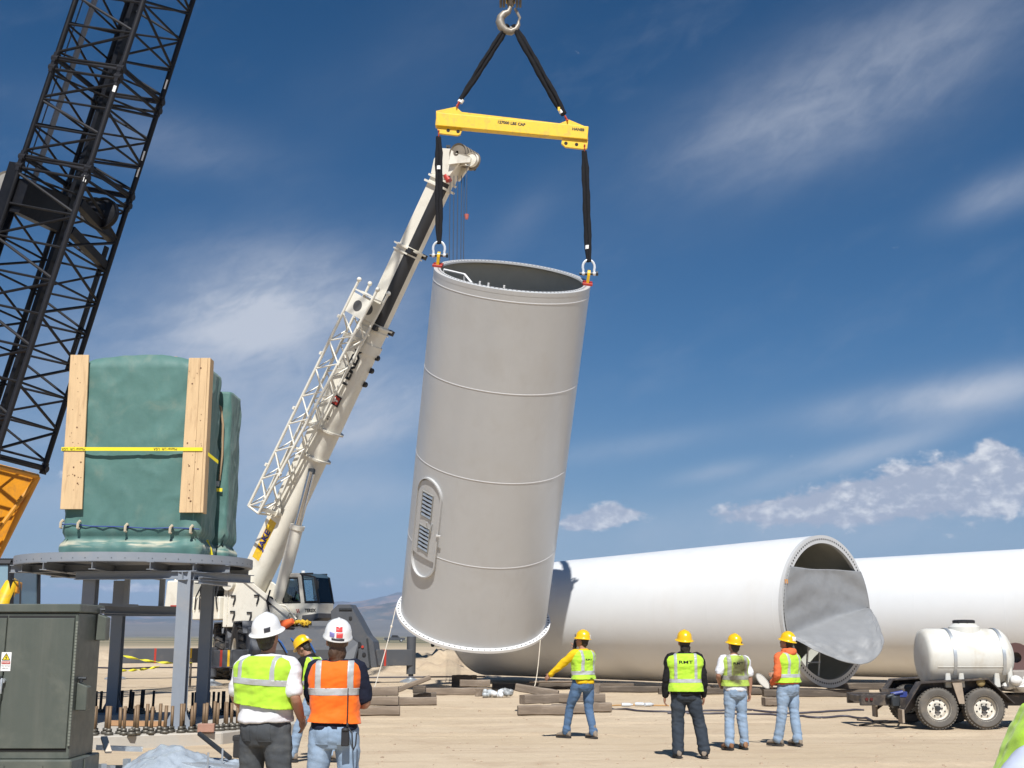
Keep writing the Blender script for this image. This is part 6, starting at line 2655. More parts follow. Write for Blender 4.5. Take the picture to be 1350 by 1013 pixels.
# caution tape and stakes on the far side of the foundation
M_TAPE = pm('caution_tape', (.66, .60, .03), .5, var=.15, vs=5)
for p0, p1, sag, lab in ((P(150, 861, 41), P(254, 874, 42), .12, 'yellow caution tape sagging in front of the outrigger, upper run'), (P(148, 884, 41), P(210, 879, 42), .05, 'yellow caution tape on the ground below the outrigger, lower run')):
    pts = catenary(p0, p1, sag, 18)
    mb = MB()
    mb.loft([[p + V((0, .0, .045 * math.cos(i * .8))) - V((0, .045 * math.sin(i * .8), 0)), p - V((0, .0, .045 * math.cos(i * .8))) + V((0, .045 * math.sin(i * .8), 0))] for i, p in enumerate(pts)], cap=False, closed=False)
    o = solo(mb, 'caution_tape', M_TAPE, lab, 'tape', V((p0.x, p0.y, 0)), 'caution tape behind the foundation')
    md = o.modifiers.new('thickness', 'SOLIDIFY')
    md.thickness = .004
for u, v, d, lab in ((156, 858, 41, 'short dark stake holding the caution tape near the cabinet'), (252, 872, 42, 'short dark stake holding the caution tape by the crane wheel')):
    p = P(u, v, d)
    mb = MB()
    mb.beam((p.x, p.y, -.05), p + V((0, 0, .10)), .06, .06, (0, 1, 0))
    solo(mb, 'stake', M_TIMBERD, lab, 'stake', V((p.x, p.y, 0)), 'stakes with caution tape')
mb = MB()
q = [G(u, d, .03) for u, d in ((120, 43), (165, 41.5), (200, 43), (262, 42.6), (330, 43.6), (480, 44), (640, 45))]
for p in q:
    p.z = .62 if p.x < -9 else .25
mb.path(q, .03, 6)
solo(mb, 'cable', M_HOSE, 'dark cable strung low along the far side of the yard', 'cable', V((q[3].x, q[3].y, 0)))

# ================================================================== far vehicles
def pickup(u, d, ang, label, col):
    c = G(u, d, 0)
    c.z = gh(c.x, c.y)
    t = thing('pickup_truck', label, 'pickup truck', c, R(ang), 'pickup trucks far behind the site')
    prof = [(-2.7, .5), (2.7, .5), (2.72, 1.0), (2.55, 1.12), (1.35, 1.18), (.75, 1.80), (-.75, 1.82), (-.95, 1.20), (-2.68, 1.18)]
    m = MB()
    m.prism([V((x, -.95, z)) for x, z in prof], V((0, 1.9, 0)))
    m.build('body', pm('paint_%s' % label.split()[0], col, .35, coat=.4, var=.05), t, bevel=.06, local=True)
    for s_ in (-1, 1):
        m = MB()
        m.prism([V((x, s_ * .955, z)) for x, z in ((.95, 1.22), (.68, 1.70), (-.62, 1.72), (-.78, 1.24))], V((0, s_ * .01, 0)))
        m.build('window', M_BLACK, t, local=True)
        for x in (-1.7, 1.75):
            m = MB()
            m.cyl(V((x, s_ * .98, .42)), V((x, s_ * .70, .42)), .42, n=20)
            w_ = m.build('wheel', M_RUB, t, local=True)
            m = MB()
            m.cyl(V((x, s_ * .99, .42)), V((x, s_ * .97, .42)), .24, n=16)
            m.build('rim', M_GALV, w_, local=True)
    m = MB()
    m.box((-2.72, 0, .62), (.12, 1.8, .2))
    m.box((2.74, 0, .62), (.12, 1.8, .2))
    m.build('bumper', M_GALV, t, local=True)
    return t


pickup(520, 325, 8, 'charcoal pickup truck far off behind the long outrigger beam', (.07, .075, .085))
pickup(583, 190, 70, 'white pickup truck far off between the sand bank and the tower', (.75, .76, .78))

# ================================================================== people
from mathutils.bvhtree import BVHTree


def remesh(mb, voxel, smooth=5, wrinkle=None):
    me = mb.mesh('tmp')
    o = bpy.data.objects.new('tmp', me)
    COL.objects.link(o)
    m1 = o.modifiers.new('r', 'REMESH')
    m1.mode = 'VOXEL'
    m1.voxel_size = voxel
    m2 = o.modifiers.new('s', 'SMOOTH')
    m2.factor = .5
    m2.iterations = smooth
    dg = bpy.context.evaluated_depsgraph_get()
    out_ = bpy.data.meshes.new_from_object(o.evaluated_get(dg))
    bpy.data.objects.remove(o)
    bpy.data.meshes.remove(me)
    if wrinkle:
        nv_ = len(out_.vertices)
        co = np.empty(nv_ * 3)
        no = np.empty(nv_ * 3)
        out_.vertices.foreach_get('co', co)
        out_.vertices.foreach_get('normal', no)
        co = co.reshape(-1, 3)
        no = no.reshape(-1, 3)
        d = np.array([wrinkle(V(p)) for p in co])
        co += no * d[:, None]
        out_.vertices.foreach_set('co', co.ravel())
    out_.polygons.foreach_set('use_smooth', [True] * len(out_.polygons))
    out_.update()
    return out_


def band(src, name, mat, planes, off, parent, label=None, seg=None):
    """piece of cloth lying on another: the part of src inside all the half spaces, lifted by off"""
    bm = bmesh.new()
    bm.from_mesh(src)
    for co, no in planes:
        g = bm.verts[:] + bm.edges[:] + bm.faces[:]
        if not g:
            break
        bmesh.ops.bisect_plane(bm, geom=g, plane_co=co, plane_no=no, clear_inner=True)
    if not bm.faces:
        bm.free()
        return None
    bm.normal_update()
    nn = [v.normal.copy() for v in bm.verts]
    for v, n in zip(bm.verts, nn):
        v.co += n * off
    ed = [e for e in bm.edges if e.is_boundary]
    r = bmesh.ops.extrude_edge_only(bm, edges=ed)
    vs = [q for q in r['geom'] if isinstance(q, bmesh.types.BMVert)]
    for v in vs:
        v.co -= v.normal * (off + .002) if v.normal.length > .5 else V((0, 0, 0))
    me = bpy.data.meshes.new(name)
    bm.to_mesh(me)
    bm.free()
    me.polygons.foreach_set('use_smooth', [True] * len(me.polygons))
    me.materials.clear()
    me.materials.append(mat)
    return link(name, me, parent, None, label)


M_SKIN = pm('skin_tan', (.36, .19, .125), .55, var=.08, vs=9, spec=.35)
M_HAIR = pm('hair_dark', (.022, .016, .012), .6, var=.3, vs=30, stretch=(1, 1, .2))
M_LIME = pm('vest_lime', (.42, .68, .045), .72, var=.05, vs=5, bump=.15, bs=160, sheen=.15, spec=.2)


def stain(t, co, c):
    """grease worn into the back of the vest: a smear from the right shoulder down to the left hip"""
    sp = t.new('ShaderNodeSeparateXYZ')
    t.l.new(co, sp.inputs[0])
    n = t.noise(co, 9, 5, .65, .5)
    m = None
    for x, z, r in ((.05, 1.36, .11), (-.02, 1.27, .10), (-.09, 1.12, .075), (.10, 1.22, .08), (.0, 1.05, .07)):
        dx_ = t.m('MULTIPLY', t.m('SUBTRACT', sp.outputs[0], x), 1 / r)
        dz_ = t.m('MULTIPLY', t.m('SUBTRACT', sp.outputs[2], z * .955), 1 / r)
        g = t.m('EXPONENT', t.m('MULTIPLY', t.m('ADD', t.m('MULTIPLY', dx_, dx_), t.m('MULTIPLY', dz_, dz_)), -1.0))
        m = g if m is None else t.m('ADD', m, g)
    f = t.ramp(t.m('ADD', t.m('MULTIPLY', m, .42), t.m('MULTIPLY', n, .75)), .48, .90)
    return t.mix(t.m('MULTIPLY', f, .92), c, (.085, .070, .042))


M_LIMED = pm('vest_lime_soiled', (.36, .48, .085), .8, var=.06, vs=5, bump=.15, bs=160, spec=.2, extra=stain)
M_ORV = pm('vest_orange', (.84, .15, .012), .72, var=.05, vs=5, bump=.15, bs=160, sheen=.15, spec=.2)
M_TAPE2 = pm('reflective_tape', (.46, .47, .47), .38, var=.06, vs=14, metal=.15)
M_TAPED = pm('reflective_tape_soiled', (.30, .30, .27), .5, var=.15, vs=9, extra=stain)
M_TEE = pm('shirt_white', (.66, .66, .68), .85, var=.03, vs=5, bump=.2, bs=150, spec=.2)
M_NAVY = pm('shirt_navy', (.012, .015, .03), .85, var=.15, vs=5, spec=.2)
M_BLKS = pm('shirt_black', (.012, .012, .013), .85, var=.15, vs=5, spec=.2)
M_YSH = pm('shirt_yellow', (.72, .46, .012), .85, var=.06, vs=5, spec=.2)
M_HOOD = pm('hoodie_orange', (.66, .15, .055), .9, var=.07, vs=6, bump=.25, bs=120, spec=.15)
M_BLUSH = pm('shirt_blue_grey', (.44, .48, .58), .85, var=.05, vs=5, spec=.2)


def jean(name, col, fade):
    return pm(name, col, .85, var=.14, vs=7, bump=.25, bs=170, spec=.2, dirt=(fade, .45, 3.0))


M_JD = jean('jeans_charcoal', (.065, .072, .08), (.15, .15, .14))
M_JL = jean('jeans_pale_blue', (.25, .34, .46), (.42, .48, .55))
M_JB = jean('jeans_mid_blue', (.085, .15, .26), (.20, .26, .34))
M_JN = jean('jeans_dark_navy', (.035, .045, .06), (.10, .11, .12))
M_BOOTG = pm('boot_dusty', (.22, .18, .14), .85, var=.2, vs=8, dirt=((.38, .29, .2), .5, 8))
M_BOOTB = pm('boot_brown', (.22, .10, .045), .75, var=.2, vs=8, dirt=((.38, .27, .17), .5, 8))
M_HATW = pm('hard_hat_white', (.74, .74, .73), .30, var=.02, vs=6, coat=.3)
M_HATY = pm('hard_hat_yellow', (.80, .47, .004), .30, var=.03, vs=6, coat=.3, dirt=((.5, .34, .06), .3, 9))
M_EYE = pm('eye', (.05, .035, .03), .2)


def limb(mb, pts, rad, n=14, sub=4, cap=True):
    """tapered round limb through joints, with domed ends"""
    P_, R_ = [], []
    k = len(pts)
    pts = [V(p) for p in pts]
    for i in range(k - 1):
        p0, p1, p2, p3 = pts[max(i - 1, 0)], pts[i], pts[i + 1], pts[min(i + 2, k - 1)]
        for j in range(sub):
            t = j / sub
            c = .5 * ((2 * p1) + (p2 - p0) * t + (2 * p0 - 5 * p1 + 4 * p2 - p3) * t * t + (3 * p1 - p0 - 3 * p2 + p3) * t ** 3)
            P_.append(c)
            R_.append(rad[i] + (rad[i + 1] - rad[i]) * t)
    P_.append(pts[-1])
    R_.append(rad[-1])
    if cap:
        d0 = (P_[0] - P_[1]).normalized()
        d1 = (P_[-1] - P_[-2]).normalized()
        P_ = [P_[0] + d0 * R_[0] * .9, P_[0] + d0 * R_[0] * .6] + P_ + [P_[-1] + d1 * R_[-1] * .6, P_[-1] + d1 * R_[-1] * .9]
        R_ = [R_[0] * .35, R_[0] * .8] + R_ + [R_[-1] * .8, R_[-1] * .35]
    mb.path(P_, R_, n)


def tring(z, rx, ry, yo=0.0, n=28, e=2.5):
    out_ = []
    for i in range(n):
        t = 2 * PI * i / n
        c, s_ = math.cos(t), math.sin(t)
        out_.append(V((rx * math.copysign(abs(c) ** (2 / e), c), yo + ry * math.copysign(abs(s_) ** (2 / e), s_), z)))
    return out_


def hand(mb, w, d, n, t, curl=.6, k=1.0):
    """palm, four unequal fingers, thumb from the side of the palm"""
    d, n, t = V(d).normalized(), V(n).normalized(), V(t).normalized()
    M = Matrix((t, d, n)).transposed()
    mb.ell(w + d * .050 * k, (.044 * k, .056 * k, .019 * k), 12, 8, M)
    for i, (o, L) in enumerate(((.031, .070), (.011, .080), (-.011, .074), (-.030, .058))):
        b = w + d * .082 * k + t * o * k
        c1 = b + (d * math.cos(curl * .5) + n * math.sin(curl * .5)) * L * .45 * k
        c2 = c1 + (d * math.cos(curl * 1.3) + n * math.sin(curl * 1.3)) * L * .32 * k
        c3 = c2 + (d * math.cos(curl * 1.9) + n * math.sin(curl * 1.9)) * L * .26 * k
        limb(mb, [b - d * .03, b, c1, c2, c3], [.0105 * k, .0105 * k, .0098 * k, .009 * k, .008 * k], 8, 2)
    b = w + d * .025 * k + t * .034 * k
    c1 = b + (d * .55 + t * .75 + n * .25).normalized() * .042 * k
    c2 = c1 + (d * .85 + t * .30 + n * .4).normalized() * .034 * k
    limb(mb, [b - t * .015, b, c1, c2], [.015 * k, .014 * k, .0115 * k, .0095 * k], 8, 2)


def person(label, loc, rz, outfit, arms, legs, lean=(0, 0), head=(0, 0, 0), bulk=1.0, k=1.0, seed=0, group='workers on the site'):
    """faces +Y before turning; arms/legs: joint positions per side"""
    t = thing('person', label, 'person', loc, R(rz), group)
    K = Matrix.Scale(k, 4)
    lf, ls = R(lean[0]), R(lean[1])

    def up(p):
        p = V(p)
        q = min(1, max(0, (p.z - .92) / .22))
        M = Matrix.Rotation(-lf * q, 3, 'X') @ Matrix.Rotation(ls * q, 3, 'Y')
        c = V((0, 0, .95))
        return c + M @ (p - c)

    def hd(p):
        p = V(p)
        c = V((0, -.005, 1.53))
        p = p - V((0, 0, .022))
        M = Matrix.Rotation(R(head[0]), 3, 'Z') @ Matrix.Rotation(R(head[1]), 3, 'X') @ Matrix.Rotation(R(head[2]), 3, 'Y')
        return up(c + M @ (p - c))

    def fin(mb, f):
        mb.v = [K @ f(q) for q in mb.v]
        return mb

    def attach(name, me, mat, par=None, lab=None):
        me.materials.clear()
        me.materials.append(mat)
        return link(name, me, par or t, None, lab)

    A = {s: [V(q) for q in arms[s]] for s in (-1, 1)}
    Lg = {s: [V(q) for q in legs[s]] for s in (-1, 1)}
    prof = [(.86, .150, .115, -.01), (.93, .170, .128, -.012), (1.0, .168, .124, -.005), (1.09, .160, .116, 0), (1.20, .172, .120, -.003), (1.30, .188, .122, -.01),
            (1.38, .192, .112, -.015), (1.43, .170, .092, -.018), (1.462, .115, .074, -.018), (1.49, .07, .062, -.015)]

    def torso(z0, z1, g, flare=0.0, neck=True, wide=1.0):
        rs = [p for p in prof if z0 < p[0] < z1]
        rings = []
        for z in [z0 + .001] + [p[0] for p in rs] + [z1]:
            for a, b in zip(prof, prof[1:]):
                if a[0] <= z <= b[0] or (b is prof[-1]):
                    q = (z - a[0]) / (b[0] - a[0])
                    fl_ = flare * max(0, (1.25 - z) / .35)
                    rx = (a[1] + (b[1] - a[1]) * q)
                    bb = 1 + (bulk - 1) * (1 if z < 1.44 else max(0, (1.50 - z) / .06))
                    rings.append(tring(z, rx * bb * wide + g + fl_, ((a[2] + (b[2] - a[2]) * q) * bb + g + fl_ * .8), a[3] + (b[3] - a[3]) * q))
                    break
        return rings

    # ---- body: one continuous skin surface
    mb = MB()
    mb.loft(torso(.87, 1.49, -.02))
    fin(mb, up)
    h2 = MB()
    limb(h2, [(0, -.015, 1.44), (0, -.005, 1.51), (0, .010, 1.58)], [.062, .058, .058])
    fin(h2, lambda p: up(p))
    h3 = MB()
    h3.ell((0, .012, 1.655), (.076, .096, .108), 20, 14)
    h3.ell((0, .042, 1.595), (.056, .066, .062), 16, 10)
    h3.ell((0, .085, 1.562), (.026, .022, .022), 10, 8)
    h3.ell((0, .112, 1.625), (.014, .020, .026), 10, 8)
    h3.ell((0, .100, 1.665), (.052, .018, .014), 12, 8)
    h3.ell((0, .104, 1.588), (.024, .010, .008), 10, 6)
    for s in (-1, 1):
        h3.ell((s * .079, .005, 1.635), (.012, .022, .034), 10, 8)
    fin(h3, hd)
    for s in (-1, 1):
        sh_, el, wr_ = A[s][:3]
        m = MB()
        limb(m, [V((s * .10, -.02, 1.40)), sh_, (sh_ + el) / 2, el, (el + wr_) / 2, wr_], [.05, .055, .048, .041, .042, .028])
        fd_ = (wr_ - el).normalized()
        if len(A[s]) > 3:
            d_, n_, t_, cu_ = A[s][3], A[s][4], A[s][5], arms.get('curl', .6)
        else:
            d_ = fd_
            n_ = V((-s, 0, 0)) - d_ * d_.dot(V((-s, 0, 0)))
            t_ = d_.cross(n_) * 1
            t_ = t_ if t_.y > 0 or t_.z > .3 else -t_
            cu_ = .6
        hand(m, wr_, d_, n_, t_, cu_)
        fin(m, up)
        h2.add(m.v, m.f, True)
        hip, kn, an = Lg[s][:3]
        m = MB()
        limb(m, [hip, (hip + kn) / 2, kn, (kn + an) / 2, an], [.085, .075, .052, .052, .038])
        fin(m, lambda p: p)
        h2.add(m.v, m.f, True)
    for q in (h2, h3):
        mb.add(q.v, q.f, True)
    attach('body', remesh(mb, .0072 * k, 3), M_SKIN)
    for s in (-1, 1):
        m = MB()
        m.ell((s * .031, .098, 1.645), .011, 10, 8)
        fin(m, hd)
        m.build('eye', M_EYE, t, local=True)

    # ---- jeans
    mb = MB()
    m = MB()
    m.loft([tring(z, rx * (1 + (bulk - 1) * .5), ry * (1 + (bulk - 1) * .5), yo) for z, rx, ry, yo in
            ((.78, .125, .10, -.01), (.84, .165, .125, -.015), (.92, .176, .134, -.02), (1.0, .170, .126, -.012), (1.035, .166, .120, -.008))])
    for s in (-1, 1):
        m.ell((s * .078, -.062, .885), (.082, .075, .085), 14, 10)
    mb.add(m.v, m.f, True)
    for s in (-1, 1):
        hip, kn, an = Lg[s][:3]
        b_ = 1 + (bulk - 1) * .6
        w_ = outfit.get('leg', 1.0)
        m = MB()
        limb(m, [hip + V((0, 0, .02)), hip.lerp(kn, .35), hip.lerp(kn, .75), kn, kn.lerp(an, .35), kn.lerp(an, .75), an + V((0, .006, .005))],
             [.108 * b_, .102 * b_, .084 * b_, .074 * w_, .073 * w_, .069 * w_, .074 * w_], 16)
        mb.add(m.v, m.f, True)
    fin(mb, lambda p: p)

    def wr_leg(p):
        p = p / k
        z = p.z
        kz = math.exp(-((z - .50) / .14) ** 2) + 1.3 * math.exp(-((z - .14) / .10) ** 2) + .8 * math.exp(-((z - .80) / .09) ** 2)
        a = fbm(V((p.x * 5 + seed, p.y * 5, z * 13 + p.x * 4)), 3)
        b = math.sin(z * 75 + 5 * fbm(V((p.x * 6, p.y * 6, z * 4 + seed)), 2))
        c = fbm(V((p.x * 11 + seed, p.y * 11, z * 4)), 2)
        return .006 * c + .0075 * a * (.5 + kz) + .0016 * b * kz
    jm = remesh(mb, .0115 * k, 4, wr_leg)
    jo = attach('trousers', jm, outfit['jeans'])
    if outfit.get('pockets'):
        for s in (-1, 1):
            x0, x1 = (s * .035, s * .135) if s > 0 else (s * .135, s * .035)
            band(jm, 'back_pocket', outfit['jeans'], [((x0 * k, 0, 0), (1, 0, 0)), ((x1 * k, 0, 0), (-1, 0, 0)), ((0, 0, .83 * k), (0, 0, 1)), ((0, 0, .955 * k), (0, 0, -1)), ((0, -.06 * k, 0), (0, -1, 0))], .004, jo)
        band(jm, 'waistband', outfit['jeans'], [((0, 0, .995 * k), (0, 0, 1)), ((0, 0, 1.03 * k), (0, 0, -1))], .005, jo)
    # ---- boots
    for s in (-1, 1):
        an = Lg[s][2]
        ty = R(Lg[s][3]) if len(Lg[s]) > 3 and not hasattr(Lg[s][3], 'x') else R(-s * 8)
        f = V((-math.sin(ty), math.cos(ty), 0))
        sd = V((f.y, -f.x, 0))
        m = MB()
        rings = []
        for y_, w_, h_ in ((-.085, .024, .05), (-.075, .036, .10), (-.03, .042, .135), (.03, .043, .12), (.09, .048, .085), (.15, .050, .068), (.195, .040, .055), (.215, .022, .035)):
            rings.append([an + f * y_ + sd * (w_ * 1.0 * math.cos(a)) + V((0, 0, (-.088 + .012) + h_ * .5 + h_ * .5 * math.sin(a))) for a in [2 * PI * i / 14 for i in range(14)]])
        m.loft(rings)
        limb(m, [an + V((0, 0, -.02)), an + V((0, 0, .10))], [.046, .046])
        fin(m, lambda p: p)
        bo = attach('boot', remesh(m, .010 * k, 3), outfit['boots'])
        m = MB()
        ol = []
        for y_, w_ in ((-.092, .020), (-.075, .038), (0, .044), (.06, .045), (.13, .053), (.19, .044), (.222, .018)):
            ol.append((y_, w_))
        pts_ = [an + f * y_ + sd * w_ for y_, w_ in ol] + [an + f * y_ - sd * w_ for y_, w_ in reversed(ol)]
        m.prism([V((p.x, p.y, p.z - .098)) for p in pts_], V((0, 0, .028)))
        fin(m, lambda p: p)
        m.build('sole', M_RUB, bo, local=True)

    # ---- shirt
    def wr_top(p):
        p = p / k
        a = fbm(V((p.x * 7 + seed, p.y * 7, p.z * 3.2)), 3)
        b = fbm(V((p.x * 4 + p.z * 6, p.y * 5 + seed, p.z * 9 - p.x * 4)), 3)
        c = math.sin(p.z * 42 + 4.0 * fbm(V((p.x * 4 + seed, p.y * 4, p.z * 3)), 2) + p.x * 9)
        return .010 * a + .012 * b + .0028 * c * math.exp(-((p.z - 1.02) / .10) ** 2)
    mb = MB()
    mb.loft(torso(outfit.get('shirt_hem', .92), 1.49 if outfit.get('collar') else 1.478, .012, .012))
    for s in (-1, 1):
        sh_, el, wr_ = A[s][:3]
        if outfit['sleeve'] == 'short':
            limb(mb, [V((s * .09, -.02, 1.395)), sh_, sh_.lerp(el, .45), sh_.lerp(el, .80)], [.070, .074, .073, .072])
        else:
            limb(mb, [V((s * .09, -.02, 1.395)), sh_, sh_.lerp(el, .5), el, el.lerp(wr_, .5), wr_.lerp(el, .06)], [.075, .080, .071, .063, .056, .046])
    if outfit.get('hood'):
        mb.ell((0, -.085, 1.475), (.115, .075, .085), 16, 10)
        mb.ell((0, -.02, 1.50), (.095, .085, .06), 16, 10)
    fin(mb, up)
    so_ = attach('hoodie' if outfit.get('hood') else 'shirt', remesh(mb, .010 * k, 4, wr_top), outfit['shirt'])
    # ---- vest
    if outfit.get('vest'):
        mb = MB()
        vw = outfit.get('vest_wide', 1.13)
        mb.loft(torso(outfit.get('hem', .96), 1.472, .030, outfit.get('flare', .018), wide=vw))
        fin(mb, up)
        me = remesh(mb, .0095 * k, 4, wr_top)
        # cut the hem level or slanting, open the neck
        bm = bmesh.new()
        bm.from_mesh(me)
        hs = outfit.get('hem_slope', 0)
        c_ = K @ up(V((0, 0, outfit.get('hem', .96) + .03)))
        bmesh.ops.bisect_plane(bm, geom=bm.verts[:] + bm.edges[:] + bm.faces[:], plane_co=c_, plane_no=(hs, 0, 1), clear_inner=True)
        c_ = K @ up(V((0, -.01, 1.468)))
        bmesh.ops.bisect_plane(bm, geom=bm.verts[:] + bm.edges[:] + bm.faces[:], plane_co=c_, plane_no=(0, 0, 1), clear_outer=True)
        bm.to_mesh(me)
        bm.free()
        vo = attach('vest', me, outfit['vest'])
        sm = vo.modifiers.new('thickness', 'SOLIDIFY')
        sm.thickness = .006
        sm.offset = -1
        tp = outfit.get('tape', M_TAPE2)
        zb, zt_, xi, xo = outfit.get('tape_zx', (1.09, 1.14, .125, .175))
        pl = outfit.get('tape_tilt', 0)
        c0_, c1_ = K @ up(V((0, 0, zb))), K @ up(V((0, 0, zt_)))
        nb_ = (K @ up(V((0, 0, 1.2))) - K @ up(V((0, 0, 1.15)))).normalized()
        nb_ = (nb_ + V((pl, 0, 0))).normalized()
        band(me, 'reflective_stripe', tp, [(c0_, nb_), (c1_, -nb_)], .0035, vo)
        sx = (Matrix.Rotation(ls, 3, 'Y') @ V((1, 0, 0)))
        for s in (-1, 1):
            a_, b_ = (xi, xo) if s > 0 else (-xo, -xi)
            ca, cb = K @ up(V((a_, 0, 1.3))), K @ up(V((b_, 0, 1.3)))
            band(me, 'reflective_stripe', tp, [(ca, sx), (cb, -sx), (c1_, nb_)], .0035, vo)
        if outfit.get('print'):
            txt, z_, sz, op = outfit['print']
            wide = Matrix.Diagonal((1.75, 1, 1, 1))
            tm = text_mesh('vest_lettering', txt, sz * k, (1, 0, 0), (0, 0, 1), (0, 0, 0), M_BLACKP, None, .001, bold=.0007)
            tm.data.transform(wide)
            bv = BVHTree.FromPolygons([v.co for v in me.vertices], [tuple(p.vertices) for p in me.polygons])
            for v in tm.data.vertices:
                o_ = V((v.co.x, -1, v.co.z)) + V((0, 0, (K @ up(V((0, 0, z_)))).z))
                h_ = bv.ray_cast(o_, V((0, 1, 0)))
                v.co = (h_[0] + V((0, -.004, 0))) if h_[0] else o_
            tm.parent = vo
    # ---- hair
    if outfit.get('hair'):
        mb = MB()
        mb.ell((0, -.012, 1.662), (.083, .094, .098), 18, 12)
        if outfit['hair'] == 'long':
            mb.ell((0, -.065, 1.57), (.075, .055, .085), 14, 10)
            mb.ell((.01, -.085, 1.50), (.055, .045, .07), 14, 10)
        else:
            mb.ell((0, -.042, 1.612), (.066, .056, .070), 14, 10)
        fin(mb, hd)
        attach('hair', remesh(mb, .007 * k, 2, lambda p: .006 * fbm(V((p.x * 60, p.y * 60, p.z * 14 + seed)), 3)), outfit['hair_mat'] if 'hair_mat' in outfit else M_HAIR)
    # ---- hard hat
    full = outfit.get('brim', 'full') == 'full'
    mb = MB()

    def hring(z, rx, ry, yo=0.0, dz=0.0):
        return [V((rx * math.cos(a), yo + ry * math.sin(a), z + dz * math.sin(a))) for a in [2 * PI * i / 36 for i in range(36)]]
    br, bry, byo = (.136, .160, .006) if full else (.120, .146, .008)
    rings = [hring(1.700, .092, .112), hring(1.682, .104, .126), hring(1.676, br, bry, byo, -.008), hring(1.681, br + .001, bry + .001, byo, -.008),
             hring(1.694, .116, .138, .003, -.003), hring(1.706, .110, .131), hring(1.745, .106, .127), hring(1.782, .093, .112), hring(1.811, .067, .082), hring(1.828, .033, .042), hring(1.832, .006, .008)]
    mb.loft(rings, cap=True)
    m = MB()
    for x_, w_ in ((0, .020),):
        m.loft([[V((x_ + w_ * c1, 1.0 * y_, z_ + (.008 if c1 == 0 else -.004))) for c1 in (-1, 0, 1)] for y_, z_ in
                [(-.112 + .224 * i / 16, 1.706 + .127 * math.sqrt(max(0, 1 - ((-.112 + .224 * i / 16) / .129) ** 2)) ** .8) for i in range(17)]], cap=False, closed=False)
    mb.add(m.v, m.f, True)
    fin(mb, hd)
    hm_ = mb.mesh('hard_hat')
    hm_.set_sharp_from_angle(angle=R(60))
    ho_ = attach('hard_hat', hm_, outfit['hat'])
    for (x0, x1, z0, z1, sgn, mat) in outfit.get('stickers', ()):
        pts = [hd(V((x, 0, 1.7))) for x in (x0, x1)] + [hd(V((0, 0, z))) for z in (z0, z1)]
        ux = (hd(V((1, 0, 1.7))) - hd(V((0, 0, 1.7)))).normalized()
        uz = (hd(V((0, 0, 1.8))) - hd(V((0, 0, 1.7)))).normalized()
        uy = (hd(V((0, 1, 1.7))) - hd(V((0, 0, 1.7)))).normalized()
        band(hm_, 'hat_sticker', mat, [(K @ pts[0], ux), (K @ pts[1], -ux), (K @ pts[2], uz), (K @ pts[3], -uz), (K @ hd(V((0, .03 * sgn, 1.75))), uy * sgn)], .0025, ho_)
    return t


def stand(dl=0.0, dr=0.0, wl=.11, wr=.11, tl=8, tr_=-8):
    return {-1: [(-.10, 0, .90), (-(.10 + wl) / 2 - .004, .02 + dl * .5, .49), (-wl, dl - .02, .098), ], 1: [(.10, 0, .90), ((.10 + wr) / 2 + .004, .02 + dr * .5, .49), (wr, dr - .02, .098)]}


STW = pm('sticker_white', (.75, .76, .74), .4)
STR_ = pm('sticker_red', (.60, .06, .06), .4)
STB = pm('sticker_purple', (.20, .18, .42), .4)
STK = pm('sticker_black', (.04, .04, .05), .4)

pa = person('worker in lime vest, white T-shirt, charcoal jeans and white full-brim hat', G(344, 10.35), -24,
            dict(jeans=M_JD, boots=M_BOOTG, shirt=M_TEE, sleeve='short', shirt_hem=.96, vest=M_LIME, hem=1.055, flare=.028, hem_slope=.10, hat=M_HATW, hair='short', pockets=True,
                 tape_zx=(1.255, 1.295, .135, .175), tape_tilt=.05, leg=1.1, stickers=((.05, .085, 1.72, 1.75, -1, STK),), vest_wide=1.13),
            {-1: [(-.215, -.02, 1.40), (-.285, -.03, 1.16), (-.235, .13, .985)], 1: [(.215, -.02, 1.40), (.295, -.05, 1.16), (.26, .10, .985)]},
            stand(.0, .04, .17, .15), lean=(0, 0), head=(4, 20, 0), bulk=1.20, k=1.045, seed=1)
pb = person('worker in orange vest with navy sleeves and white hat with red stickers', G(436, 10.3), 3,
            dict(jeans=M_JL, boots=M_BOOTG, shirt=M_NAVY, sleeve='short', shirt_hem=.93, vest=M_ORV, hem=.955, flare=.02, hat=M_HATW, hair='long', brim='cap', pockets=True,
                 hair_mat=pm('hair_brown', (.075, .042, .026), .6, var=.3, vs=30, stretch=(1, 1, .2)), hem_slope=.04, vest_wide=1.06,
                 tape_zx=(1.205, 1.255, .105, .152), leg=1.02,
                 stickers=((-.03, .02, 1.77, 1.80, -1, STR_), (-.075, -.04, 1.725, 1.755, -1, STB), (-.025, .025, 1.725, 1.757, -1, STR_), (-.06, .04, 1.700, 1.714, -1, STK))),
            {-1: [(-.175, -.0, 1.40), (-.20, .10, 1.14), (-.05, .28, 1.16)], 1: [(.178, -.01, 1.40), (.245, .03, 1.13), (.10, .25, 1.12)]},
            stand(.0, .02, .16, .16), head=(10, 20, 2), bulk=.94, k=1.02, seed=2)
